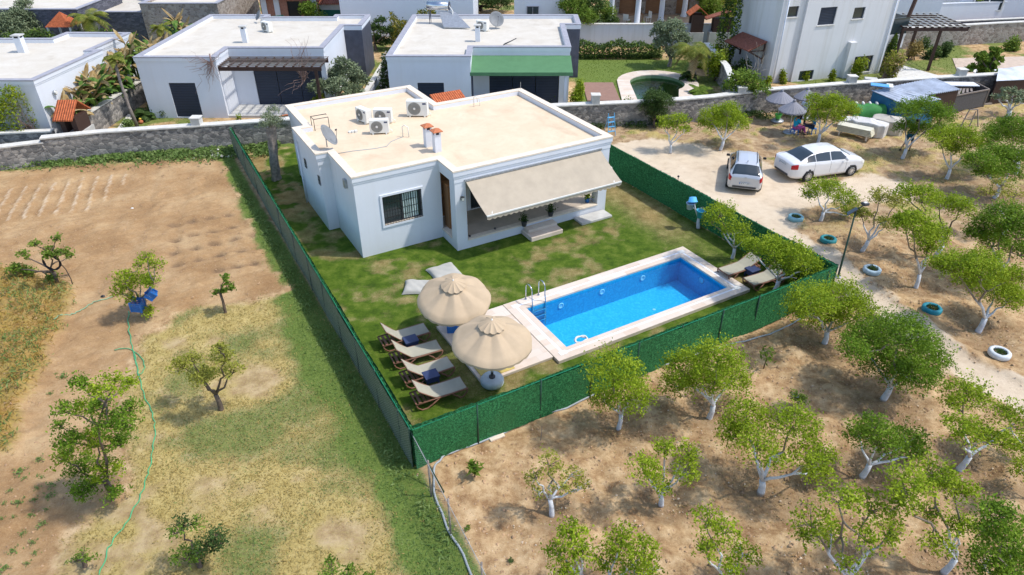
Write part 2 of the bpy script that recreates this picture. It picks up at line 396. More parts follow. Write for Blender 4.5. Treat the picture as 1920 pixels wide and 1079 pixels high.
# ------------------------------------------------------------------ THE GROUND: one grid, split by zone
rng = np.random.default_rng(7)
def vnoise(X, Y, sc, seed):
    r = np.random.default_rng(seed); T = r.random((256, 256)); x = X*sc; y = Y*sc
    xi = np.floor(x).astype(int); yi = np.floor(y).astype(int); fx = x-xi; fy = y-yi; fx = fx*fx*(3-2*fx); fy = fy*fy*(3-2*fy)
    a = T[xi % 256, yi % 256]; b = T[(xi+1) % 256, yi % 256]; c = T[xi % 256, (yi+1) % 256]; d = T[(xi+1) % 256, (yi+1) % 256]
    return (a*(1-fx)+b*fx)*(1-fy) + (c*(1-fx)+d*fx)*fy
def fbm(X, Y, sc, seed, o=4):
    t = 0; a = .5
    for i in range(o): t = t + a*vnoise(X, Y, sc*2**i, seed+i); a *= .5
    return t/(1-.5**o)
def pdist(poly, X, Y):
    # signed distance: + inside
    ins = np.zeros(X.shape, bool); D = np.full(X.shape, 1e9); n = len(poly)
    for i in range(n):
        x0, y0 = poly[i][:2]; x1, y1 = poly[(i+1) % n][:2]
        if abs(y1-y0) > 1e-9:
            c = ((y0 > Y) != (y1 > Y)) & (X < (x1-x0)*(Y-y0)/(y1-y0)+x0); ins ^= c
        dx, dy = x1-x0, y1-y0; t = np.clip(((X-x0)*dx+(Y-y0)*dy)/(dx*dx+dy*dy+1e-12), 0, 1)
        D = np.minimum(D, np.hypot(X-x0-t*dx, Y-y0-t*dy))
    return np.where(ins, D, -D)
def ss(x, a, b):
    t = np.clip((x-a)/(b-a), 0, 1); return t*t*(3-2*t)
def gp(*pts): return [tuple(G(*p))[:2] for p in pts]
xs = np.concatenate([np.linspace(-300, -45, 12)[:-1], np.arange(-45, -27, .3), np.arange(-27, 22, .12), np.arange(22, 48, .3), np.linspace(48, 300, 12)])
ys = np.concatenate([np.linspace(-60, 6, 6)[:-1], np.arange(6, 30, .10), np.arange(30, 44, .16), np.arange(44, 80, .35), np.linspace(80, 400, 14)])
GX, GY = np.meshgrid(xs, ys, indexing='ij')
lawn_poly = [tuple(H(*p))[:2] for p in ((-2.45, -11.1), (13.6, -11.2), (13.6, 12.5), (-2.1, 13.2))]
field_poly = gp((-700, 328), (0, 325), (150, 310), (300, 302), (425, 300), (455, 400), (500, 470), (540, 545), (430, 570), (330, 590), (255, 640), (225, 760), (235, 850), (235, 940), (120, 1000), (60, 1200), (-900, 1250), (-1200, 700)) 
strip_poly = gp((0, 865), (30, 850), (110, 640), (150, 560), (120, 520), (20, 500), (-300, 520), (-600, 700), (-600, 900))      # tall rusty grass at the far left
road_poly = gp((1150, 272), (1215, 262), (1330, 278), (1420, 300), (1500, 348), (1640, 330), (1700, 345), (1700, 375), (1560, 372), (1490, 395), (1480, 430), (1530, 465), (1640, 540), (1740, 625), (1850, 690), (1990, 760), (2300, 900), (2300, 1060), (1960, 800), (1860, 740), (1775, 690), (1700, 620), (1600, 560), (1573, 520), (1400, 430), (1250, 350), (1150, 300))
orch_poly = gp((800, 880), (1050, 790), (1300, 690), (1440, 615), (1560, 560), (1640, 590), (1750, 690), (1870, 780), (2000, 900), (2400, 1300), (940, 1400), (905, 1079)) 
yard_lawn_r = gp((1078, 110), (1290, 112), (1290, 172), (1300, 200), (1078, 200))
yard_far = [(-60, 34), (-23.7, 35), (-15.4, 36.2), (2.5, 39), (11.7, 40.2), (15.3, 41.6), (27.2, 44.4), (60, 50), (60, 120), (-60, 120)]
d_lawn = pdist(lawn_poly, GX, GY); d_field = pdist(field_poly, GX, GY); d_strip = pdist(strip_poly, GX, GY)
d_road = pdist(road_poly, GX, GY); d_orch = pdist(orch_poly, GX, GY); d_yl = pdist(yard_lawn_r, GX, GY); d_far = pdist(yard_far, GX, GY)
n1 = fbm(GX, GY, .5, 11); n2 = fbm(GX, GY, 1.6, 21); n3 = fbm(GX, GY, .22, 31)
lawn = ss(d_lawn, -.05, .05)
U_ = (GX-HO.x)*math.cos(HY)+(GY-HO.y)*math.sin(HY); V_ = -(GX-HO.x)*math.sin(HY)+(GY-HO.y)*math.cos(HY)
wear = ss(.62*n1+.5*n2, .56, .78)*.6
wear = np.maximum(wear, ss(-V_, 9.6, 10.4)*ss(U_, 1.5, 4)*.65)                 # bare strip between pool and front fence
wear = np.maximum(wear, np.exp(-((U_-12.4)/1.3)**2-((V_+2)/5)**2)*.9*n1*1.4)   # under the right-hand trees
wear = np.maximum(wear, ss(V_, 3, 6)*ss(-U_, .0, .4)*ss(n2, .42, .62)*.8)
wear = np.maximum(wear, np.exp(-((U_-.2)/1.5)**2-((V_+7.6)/2.2)**2)*.55*n1*1.5)
left_side = (U_ < -2.35)
# foreground meadow left of the fence (outside the field)
mead = (ss(-U_, 2.3, 2.6))*(1-ss(d_field+1.1*(n2-.5), -.35, .25))*(GY < 36)
edge_green = np.exp(-((U_+2.9)/(.45+.5*n2))**2)*(V_ < 14)
green_m = np.clip(ss(n1, .40, .66)*.66 + edge_green*.95*ss(n2, .22, .5), 0, 1)*mead
dry_m = mead*(1-green_m)*(.35+.65*ss(n1*.6+n2*.4, .30, .52))
rust = ss(d_strip+.8*(n2-.5), -.2, .35)
road = ss(d_road+.8*(n2-.5)+.3*(n1-.5), -.55, .10)*(1-lawn)
orch = 1-np.clip(lawn+mead+road, 0, 1)
rightback = ss(GY, 24, 27)*ss(GX, 4, 6)*(1-lawn)*(1-ss(d_far, -.1, .1))
dryr = rightback*(1-road)*ss(n1*.5+n2*.5, .47, .60)*.8
greenr = rightback*(1-road)*ss(n2*.7+n3*.3, .54, .68)*.6
yard = ss(d_far, -.1, .2)
gyard = np.clip(yard*(ss(n1, .38, .55)*.85) + ss(d_yl, -.1, .3), 0, 1)
grass = np.clip(lawn*(1-wear) + green_m + greenr + gyard*.9 + edge_green*mead, 0, 1)
dry = np.clip(lawn*wear*.85 + dry_m + dryr + rust*.5 + yard*.2*(1-gyard), 0, 1)
wallweed = np.exp(-((d_far+1.1)/.8)**2)*(GX < -9); grass = np.maximum(grass, wallweed*ss(n2, .25, .5)); dry = dry*(1-wallweed)
dark = np.zeros_like(GX); Z = np.zeros_like(GX)
TREES_XY = []   # filled below from the tree table
# ------------------------------------------------------------------ TREE TABLE (full-size photograph pixels: foot, then crown lobes x, y, radius)
GO, GR, GA = 'citrus trees in the bare soil orchard in front', 'citrus trees beyond the dirt road', 'small citrus trees along the back of the dirt road'
TT = [
 # in front of the green fence
 ('citrus_tree', 'round bright citrus tree close against the green front fence, hiding its trunk', (1160, 802), [(1152, 702, 46), (1180, 742, 40), (1133, 748, 26)], 'citrus', GO, {}),
 ('citrus_tree', 'wide citrus tree with a white V-shaped trunk in front of the pool side fence', (1330, 782), [(1288, 695, 42), (1345, 682, 45), (1368, 712, 34), (1270, 722, 26), (1320, 720, 34)], 'citrus', GO, {}),
 ('citrus_tree', 'leafy citrus tree standing at the outer corner of the green fence below the lamp post', (1547, 640), [(1520, 570, 42), (1575, 562, 44), (1605, 590, 36), (1550, 595, 36), (1500, 590, 22)], 'citrus', GO, {}),
 ('citrus_tree', 'largest dark green citrus tree, on the edge of the track below the fence corner', (1657, 748), [(1625, 645, 44), (1690, 632, 48), (1735, 672, 40), (1665, 690, 42), (1712, 705, 38), (1605, 660, 24)], 'citrusdark', GO, {'d': 1.3}),
 ('citrus_tree', 'broad open citrus tree with four spreading white limbs, in the middle of the bare orchard', (1427, 922), [(1400, 785, 42), (1372, 815, 30), (1485, 795, 42), (1522, 862, 40), (1422, 838, 34), (1530, 885, 24), (1455, 862, 22)], 'citrus', GO, {'d': .85}),
 ('citrus_tree', 'low flat-topped citrus tree leaning to the right with a forked white trunk', (1617, 893), [(1612, 815, 28), (1650, 828, 36), (1700, 828, 34), (1718, 850, 22), (1640, 800, 22)], 'citrusdark', GO, {}),
 ('citrus_tree', 'citrus tree with a long white limb reaching right, beside the track at the right edge', (1800, 878), [(1812, 742, 40), (1788, 755, 22), (1805, 808, 36), (1838, 815, 28), (1900, 790, 40), (1880, 830, 26), (1915, 835, 26)], 'citrus', GO, {'d': .75}),
 ('citrus_tree', 'thin yellowish citrus sapling with sparse leaves nearest to the fence corner', (1035, 962), [(1030, 868, 24), (1005, 895, 22), (1070, 888, 22), (1085, 915, 22), (1010, 925, 16), (1050, 912, 18)], 'citrusyellow', GO, {'d': .42}),
 ('citrus_tree', 'small citrus tree with two separate upright tufts of leaves and a leaning white stem', (1240, 945), [(1210, 882, 30), (1248, 842, 24), (1288, 850, 24), (1285, 885, 26), (1232, 905, 20), (1245, 920, 14)], 'citrus', GO, {'d': .7}),
 ('citrus_tree', 'citrus tree cut by the bottom edge of the picture, left of its twin', (1088, 1110), [(1072, 1005, 30), (1050, 1040, 26), (1090, 1035, 26), (1060, 1075, 26)], 'citrus', GO, {'d': .65}),
 ('citrus_tree', 'wider citrus tree cut by the bottom edge, right of its twin', (1142, 1120), [(1165, 1015, 34), (1205, 1035, 30), (1140, 1050, 28), (1190, 1075, 32), (1220, 1070, 20)], 'citrus', GO, {'d': .65}),
 ('citrus_tree', 'tall narrow citrus tree with a mottled white stem at the bottom edge', (1350, 1110), [(1325, 975, 26), (1360, 995, 24), (1395, 1035, 30), (1325, 1030, 26), (1370, 1070, 30)], 'citrus', GO, {'d': .55}),
 ('citrus_tree', 'wide airy citrus tree with three white limbs at the bottom edge', (1580, 1110), [(1575, 935, 36), (1525, 980, 36), (1635, 955, 38), (1665, 1000, 30), (1560, 1000, 30), (1505, 1000, 22), (1590, 1060, 22), (1625, 1010, 26)], 'citrus', GO, {'d': .5}),
 ('citrus_tree', 'tall citrus tree with bare white branch stubs, second from the right bottom corner', (1772, 1070), [(1700, 915, 36), (1745, 895, 38), (1795, 920, 34), (1690, 940, 24), (1800, 985, 28), (1760, 1020, 26), (1740, 960, 22)], 'citrus', GO, {'d': .7}),
 ('citrus_tree', 'dense dark green citrus tree filling the bottom right corner', (1885, 1130), [(1868, 975, 34), (1880, 1020, 40), (1850, 1060, 36), (1905, 1065, 40)], 'citrusdark', GO, {'d': 1.1}),
 ('citrus_tree', 'citrus tree of which only a tuft of leaves enters at the right edge', (1945, 935), [(1928, 885, 24), (1950, 860, 30)], 'citrus', GO, {}),
 ('citrus_shrub', 'knee-high bright green citrus seedling alone on the bare soil', (1497, 765), [(1492, 742, 11), (1500, 752, 12)], 'bright', None, {'sh': 1}),
 # inside the fence
 ('citrus_tree', 'lopped citrus tree with bare white limbs, right of the pool behind the sun loungers', (1373, 485), [(1352, 402, 26), (1378, 435, 26), (1390, 452, 16), (1335, 415, 14)], 'citrus', None, {'d': .8}),
 ('citrus_tree', 'bushy citrus tree leaning over the sun loungers in the fence corner', (1452, 548), [(1415, 468, 22), (1450, 470, 28), (1485, 480, 30), (1515, 500, 26), (1500, 522, 22), (1465, 500, 22)], 'citrus', None, {'d': 1.2}),
 # beyond the road
 ('citrus_tree', 'citrus tree with an umbrella crown nearest to the white saloon car', (1539, 413), [(1533, 358, 24), (1558, 352, 20), (1585, 378, 24), (1592, 400, 14), (1518, 368, 12)], 'citrus', GR, {'d': .95}),
 ('citrus_tree', 'sparse citrus tree with a white V trunk directly behind the lamp post', (1617, 470), [(1618, 402, 20), (1650, 372, 22), (1680, 380, 22), (1660, 420, 20), (1600, 395, 12)], 'citrusyellow', GR, {'d': .7}),
 ('citrus_tree', 'citrus tree with two long straight white stems in the middle of the grove', (1717, 540), [(1715, 425, 32), (1740, 448, 26), (1700, 415, 22), (1760, 440, 20), (1735, 465, 18)], 'citrus', GR, {'d': 1.1}),
 ('citrus_tree', 'biggest citrus tree of the grove, above the white tyre, on three thick white stems', (1835, 620), [(1795, 500, 34), (1765, 498, 22), (1840, 515, 34), (1870, 545, 36), (1890, 560, 30), (1845, 490, 28), (1895, 520, 26), (1815, 530, 24)], 'citrus', GR, {'d': 1.15}),
 ('citrus_tree', 'light citrus crown between the sparse tree and the big one, trunk hidden', (1755, 478), [(1730, 372, 28), (1700, 362, 18), (1765, 385, 26), (1800, 390, 24)], 'citrus', GR, {'d': .8}),
 ('citrus_tree', 'citrus tree at the right edge above the biggest one', (1872, 530), [(1850, 425, 30), (1885, 410, 34), (1910, 440, 34), (1865, 455, 28), (1915, 475, 24), (1830, 440, 20)], 'citrusdark', GR, {'d': 1.1}),
 ('citrus_tree', 'pruned citrus tree with bare white branch ends and few leaves at the right edge', (1880, 440), [(1850, 360, 18), (1900, 368, 20), (1880, 345, 16), (1905, 395, 14)], 'citrusyellow', GR, {'d': .5}),
 ('citrus_tree', 'citrus tree right of the white saloon car with a straight white stem', (1775, 335), [(1765, 262, 24), (1800, 255, 24), (1822, 272, 20), (1785, 280, 18)], 'citrus', GR, {'d': 1.1}),
 ('citrus_tree', 'large dark-crowned citrus tree on the far right with three stems low down', (1866, 368), [(1835, 305, 26), (1870, 295, 30), (1905, 300, 30), (1885, 325, 24), (1850, 322, 20)], 'citrusdark', GR, {'d': 1.2}),
 ('citrus_tree', 'dark citrus crown at the far right in front of the dusty yard', (1905, 325), [(1870, 250, 26), (1900, 240, 28), (1920, 262, 26), (1855, 262, 18)], 'citrusdark', GR, {'d': 1.1}),
 ('citrus_tree', 'citrus tree with the person in shorts behind its slanting white stem', (1692, 297), [(1700, 210, 24), (1735, 205, 26), (1765, 220, 24), (1700, 240, 20), (1735, 245, 20), (1765, 245, 16)], 'citrusdark', GR, {'d': 1.15}),
 ('citrus_tree', 'citrus tree shading the seated people in front of the stacked loungers', (1534, 267), [(1535, 200, 20), (1565, 195, 22), (1592, 208, 18), (1530, 222, 18), (1565, 222, 20), (1525, 185, 12)], 'citrus', GR, {'d': 1.1}),
 ('citrus_tree', 'pale grey-green young tree by the dusty yard on the far right', (1890, 219), [(1875, 185, 14), (1900, 178, 16), (1915, 190, 14), (1885, 172, 10)], 'olive', GR, {'d': .7}),
 ('citrus_tree', 'small bright round citrus tree beside the corrugated shed', (1790, 205), [(1785, 182, 13), (1796, 178, 10)], 'bright', None, {}),
 ('citrus_tree', 'small citrus tree with sparse crown nearest to the villa roof corner', (1257, 285), [(1252, 238, 16), (1272, 225, 16), (1283, 245, 13), (1245, 225, 10)], 'citrus', GA, {'d': .85}),
 ('citrus_tree', 'full round citrus tree in front of the rubble wall above the silver car', (1351, 280), [(1335, 220, 22), (1365, 212, 22), (1385, 232, 20), (1350, 238, 20), (1320, 232, 12)], 'citrus', GA, {'d': 1.2}),
 ('broadleaf_tree', 'dark glossy tree growing up in front of the rubble wall and the round pool', (1226, 240), [(1228, 185, 20), (1215, 200, 16), (1245, 192, 18), (1232, 212, 18), (1228, 228, 12)], 'dark', None, {'b': 1, 'd': 1.3}),
 ('broadleaf_tree', 'light green feathery tree spilling over the rubble wall beside the tall white house', (1393, 212), [(1375, 165, 20), (1400, 150, 22), (1425, 168, 18), (1395, 180, 20), (1382, 148, 14)], 'bright', None, {'b': 1, 'd': .9}),
 # left field
 ('fig_tree', 'young fig tree with several stems and a coil of black hose hung in it', (108, 535), [(68, 458, 8), (105, 448, 8), (45, 478, 10), (92, 475, 12), (118, 475, 10), (30, 505, 12), (55, 510, 12), (98, 520, 10), (132, 480, 6)], 'bright', None, {'b': 1, 'd': .9, 'lf': 1.3}),
 ('lemon_tree', 'small lemon tree with blue crates hanging in its lower branches', (268, 592), [(275, 485, 12), (290, 498, 14), (262, 498, 10), (232, 525, 20), (262, 528, 22), (285, 530, 16), (228, 548, 16), (250, 560, 14), (280, 585, 14)], 'citrus', None, {'b': 1, 'd': .8}),
 ('sapling', 'thin fig sapling at the edge of the ploughed soil', (423, 587), [(423, 522, 6), (404, 550, 7), (420, 545, 7), (436, 540, 7), (424, 533, 5)], 'bright', None, {'b': 1, 'd': .7, 'lf': 1.6, 'thin': 1}),
 ('fruit_tree', 'yellow-green fruit tree with a dark forked trunk alone on the dry grass', (415, 768), [(345, 685, 22), (375, 705, 22), (420, 672, 22), (435, 695, 20), (360, 675, 16), (395, 700, 18), (412, 655, 12)], 'citrusyellow', None, {'b': 1, 'd': .75, 'dk': 1}),
 ('fruit_tree', 'tall straggly fruit tree with dark branches between the seedling rows and the dry grass', (212, 935), [(150, 720, 20), (205, 725, 26), (240, 770, 24), (120, 770, 18), (165, 765, 24), (205, 795, 26), (130, 830, 26), (180, 830, 28), (225, 830, 24), (155, 880, 30), (200, 885, 28), (215, 925, 20), (165, 915, 22), (240, 720, 14), (115, 800, 14), (240, 800, 20), (120, 860, 20), (190, 760, 22), (150, 925, 20)], 'citrusdark', None, {'b': 1, 'd': .75, 'dk': 1, 'mix': 'citrus'}),
 ('fruit_bush', 'low dark green fruit bush in the dry grass near the bottom edge', (375, 1062), [(340, 985, 16), (365, 980, 12), (410, 1000, 16), (390, 1020, 20), (350, 1045, 22), (375, 1048, 20), (415, 1020, 12), (330, 1000, 10)], 'dark', None, {'b': 1, 'd': .8, 'mix': 'bright'}),
 ('sapling', 'withered little sapling in the dry grass at the bottom left', (160, 1062), [(155, 1040, 12), (142, 1052, 12), (165, 1050, 10)], 'bright', None, {'b': 1, 'd': .5, 'thin': 1}),
 ('fruit_bush', 'light green bush cut by the bottom edge beside the left fence', (640, 1120), [(620, 1062, 16), (650, 1075, 18), (690, 1085, 14), (610, 1085, 14)], 'bright', None, {'b': 1, 'd': .7}),
 # neighbours' gardens
 ('olive_tree', 'grey-green olive tree in front of the navy shutters and pergola', (632, 200), [(620, 148, 24), (650, 140, 26), (672, 152, 18), (600, 165, 18), (635, 168, 22), (665, 172, 16), (590, 172, 10), (640, 120, 14)], 'olive', None, {'b': 1, 'd': 1.3}),
 ('olive_tree', 'dark olive tree at the top left corner above the flat roof', (38, 95), [(15, 45, 22), (40, 28, 20), (62, 45, 22), (30, 60, 22), (60, 60, 18), (45, 8, 12), (5, 65, 16)], 'olive', None, {'b': 1, 'd': 1.4}),
 ('olive_tree', 'silvery olive tree beside the round green pool', (1255, 125), [(1240, 60, 18), (1262, 55, 20), (1275, 75, 18), (1245, 82, 18), (1262, 100, 14), (1238, 48, 10)], 'olive', None, {'b': 1, 'd': 1.3}),
 ('broadleaf_tree', 'dense green tree behind the flat roofed house and left of the columns', (1102, 78), [(1075, 15, 26), (1105, 5, 28), (1130, 25, 22), (1095, 35, 22), (1145, 40, 14), (1070, 35, 16)], 'bright', None, {'b': 1, 'd': 1.3, 'mix': 'dark'}),
 ('broadleaf_tree', 'tall dark tree at the top edge behind the solar water heater', (900, 20), [(880, -5, 22), (905, 0, 26), (935, 8, 24), (870, 10, 14)], 'dark', None, {'b': 1, 'd': 1.2}),
 ('broadleaf_tree', 'yellow-green tree at the top edge right of the columns', (1290, 30), [(1275, 10, 22), (1300, 5, 22), (1265, 25, 14)], 'citrusdark', None, {'b': 1, 'd': 1.1}),
 ('broadleaf_tree', 'bright lime tree behind the tiled gate roofs', (1335, 42), [(1328, 8, 20), (1340, 22, 16), (1320, 25, 14)], 'bright', None, {'b': 1, 'd': 1.2}),
 ('broadleaf_tree', 'brownish tree at the top edge against the tall white house', (1365, 35), [(1362, 8, 18), (1372, 25, 16), (1358, 30, 14)], 'citrusyellow', None, {'b': 1, 'd': .9}),
 ('broadleaf_tree', 'thin green tree between the two white houses at the top right', (1815, 45), [(1808, 5, 14), (1825, -2, 16), (1838, 8, 10)], 'bright', None, {'b': 1, 'd': .7}),
 ('broadleaf_tree', 'small leafy shrub tree in the narrow gap between the two flat roofed houses', (705, 95), [(700, 55, 14), (705, 75, 14), (725, 60, 14), (722, 80, 12), (715, 40, 10)], 'dark', None, {'b': 1, 'd': 1.1}),
 ('papaya_tree', 'pawpaw-like fig tree with large leaves growing by the stacked pallets', (1850, 165), [(1842, 108, 10), (1865, 100, 10), (1870, 110, 8), (1850, 125, 14), (1862, 118, 10), (1822, 130, 8), (1848, 140, 12)], 'bright', None, {'b': 1, 'd': .9, 'lf': 2.2}),
]
for t in TT:
    b = G(*t[2]); TREES_XY.append((b.x, b.y))
    if b.y < 42:
        sx = sum(l[0] for l in t[3])/len(t[3]); wpx = max(l[0]+l[2] for l in t[3])-min(l[0]-l[2] for l in t[3])
        r = max(.7, .42*wpx/FPX*depth(b)); dd = np.hypot(GX-b.x, GY-b.y)
        in_o = t[5] in (GO, GR, GA)
        if in_o:
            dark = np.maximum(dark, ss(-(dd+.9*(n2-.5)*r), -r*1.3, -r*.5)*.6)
            Z += -.07*np.exp(-(dd/(r*.8))**2) + .07*np.exp(-((dd-r*1.15)/.3)**2)*(.4+n2)
            k = np.exp(-(dd/(r*1.2))**2)*(1-lawn); grass *= (1-k); dry *= (1-k*.6)
# relief
Z += (orch*(1-yard))*((n2-.5)*.16+(n1-.5)*.16 + (fbm(GX, GY, 4.5, 51, 3)-.5)*.09)
Z += np.clip(mead, 0, 1)*(fbm(GX, GY, 5, 61, 3)-.5)*.06 + rust*(fbm(GX, GY, 3, 64, 3))*.30*(1-lawn)
fieldm = ss(d_field, 0, .2)
# ploughed stripes (back left) and rows of planting holes
a0 = G(-40, 330); a1 = G(250, 322); b1 = G(232, 390); dv = (b1-a1).normalized(); nv = Vector((-dv.y, dv.x, 0))
q = GX*nv.x+GY*nv.y; tt = (GX-a1.x)*dv.x+(GY-a1.y)*dv.y
strm = ss(tt, .1, .3)*ss((b1-a1).length-tt, 0, .3)*ss(-(GX-(a1.x+.35)), 0, .2)*fieldm
q0 = a1.x*nv.x+a1.y*nv.y; ph = ((q-q0)/.62) % 1.0
furrow = np.exp(-((ph-.5)/.13)**2)*strm*(.75+.5*fbm(GX, GY, 3, 71, 2))
road = np.maximum(road, np.clip(furrow*.6, 0, .55)); Z += furrow*.10 + fieldm*(fbm(GX, GY, 7, 72, 3)-.5)*.035
pq = (GX*.93-GY*-.0)+0; rk = np.sin(((V_*1.0)+.25*(n1-.5))*2*PI/.42); dark = np.maximum(dark, ss(rk, .55, 1)*.16*fieldm*(n2+.3)*(1-strm)); Z += rk*.010*fieldm*(1-strm)
pits = np.zeros_like(GX)
for r_, (x0, y0, x1, y1, n_) in enumerate(((325, 422, 460, 398, 5), (325, 449, 470, 418, 5), (325, 474, 475, 440, 5), (330, 495, 490, 462, 5), (410, 506, 505, 488, 4))):
    for k in range(n_):
        c = G(x0+(x1-x0)*k/(n_-1), y0+(y1-y0)*k/(n_-1)); pits = np.maximum(pits, np.exp(-(((GX-c.x)/.24)**2+((GY-c.y)/.15)**2))*(.6+.5*random.Random(r_*9+k).random()))
Z -= pits*.14*fieldm; dark = np.maximum(dark, np.clip(pits*1.7, 0, 1)*fieldm*(.95 if True else 0))
for (ax, ay, bx, by) in ((250, 300, 180, 560), (300, 300, 230, 590), (0, 395, 300, 385), (360, 300, 300, 600)):   # wheel tracks in the tilled soil
    A_, B_ = G(ax, ay), G(bx, by); d = (B_-A_).normalized(); e = abs((GX-A_.x)*(-d.y)+(GY-A_.y)*d.x); tk = (GX-A_.x)*d.x+(GY-A_.y)*d.y
    trk = np.exp(-(e/.16)**2)*ss(tk, 0, .5)*ss((B_-A_).length-tk, 0, .5)*fieldm; dark = np.maximum(dark, trk*.16); Z -= trk*.03
d_cav = np.zeros_like(GX)
for (ax, ay, bx, by) in ((980, 800, 1700, 1010), (1200, 720, 1760, 860), (930, 930, 1500, 1090), (1050, 850, 1180, 1079), (1440, 640, 1640, 760)):  # ploughed ruts between the orchard rows
    A_, B_ = G(ax, ay), G(bx, by); d = (B_-A_).normalized(); e = (GX-A_.x)*(-d.y)+(GY-A_.y)*d.x+.35*(n1-.5); tk = (GX-A_.x)*d.x+(GY-A_.y)*d.y
    trk = ss(tk, 0, .8)*ss((B_-A_).length-tk, 0, .8)*orch
    Z += trk*(.06*np.exp(-((e-.35)/.16)**2)-.06*np.exp(-(e/.2)**2))
edge = np.exp(-((pdist(road_poly, GX, GY)+.25)/.22)**2)*(GY < 22)*(GX > 12.5)*(V_ < -5); Z += edge*.12
Z -= .02*road
Z *= (1-lawn)*(1-.8*yard)
Z += lawn*(fbm(GX, GY, 6, 81, 3)-.5)*.03*ss(d_lawn, 0, .3)
hd = pdist([tuple(H(*p))[:2] for p in ((-.55, 0), (3.5, 0), (3.5, -1.4), (10.9, -1.4), (10.9, 6.2), (6.2, 9.4), (-.55, 9.4))], GX, GY); Z *= ss(-hd, 0, .3)
def pit(poly, z=-2.4, ins=.22):
    global Z
    Z = np.where(pdist(poly, GX, GY) > ins, z, Z)
pit([tuple(H(*p))[:2] for p in ((3.15, -9.45), (11.55, -9.45), (11.55, -5.8), (3.15, -5.8))])
KID = [(6.95, 43.6), (7.2, 47.2), (7.9, 48.9), (9.3, 49.8), (10.9, 49.7), (12.2, 48.6), (12.9, 46.9), (12.5, 45.1), (11.2, 43.9), (11.2, 43.0), (7.0, 43.0)]
KIN = [(8.0, 43.0), (7.9, 46.9), (8.3, 47.9), (9.4, 48.7), (10.7, 48.7), (11.5, 47.9), (11.8, 46.8), (11.3, 45.6), (10.6, 44.6), (10.5, 43.0)]
pit(KIN, -1.6, -.3)
PL2 = [(-18.6, 36.6), (-11.5, 37.0), (-11.5, 38.4), (-18.4, 38.2)]; pit(PL2, -1.5, .05)
PR2 = [(33.0, 47.0), (42, 48.6), (42, 51.2), (33.6, 50.0)]; pit(PR2, -1.5, .05)
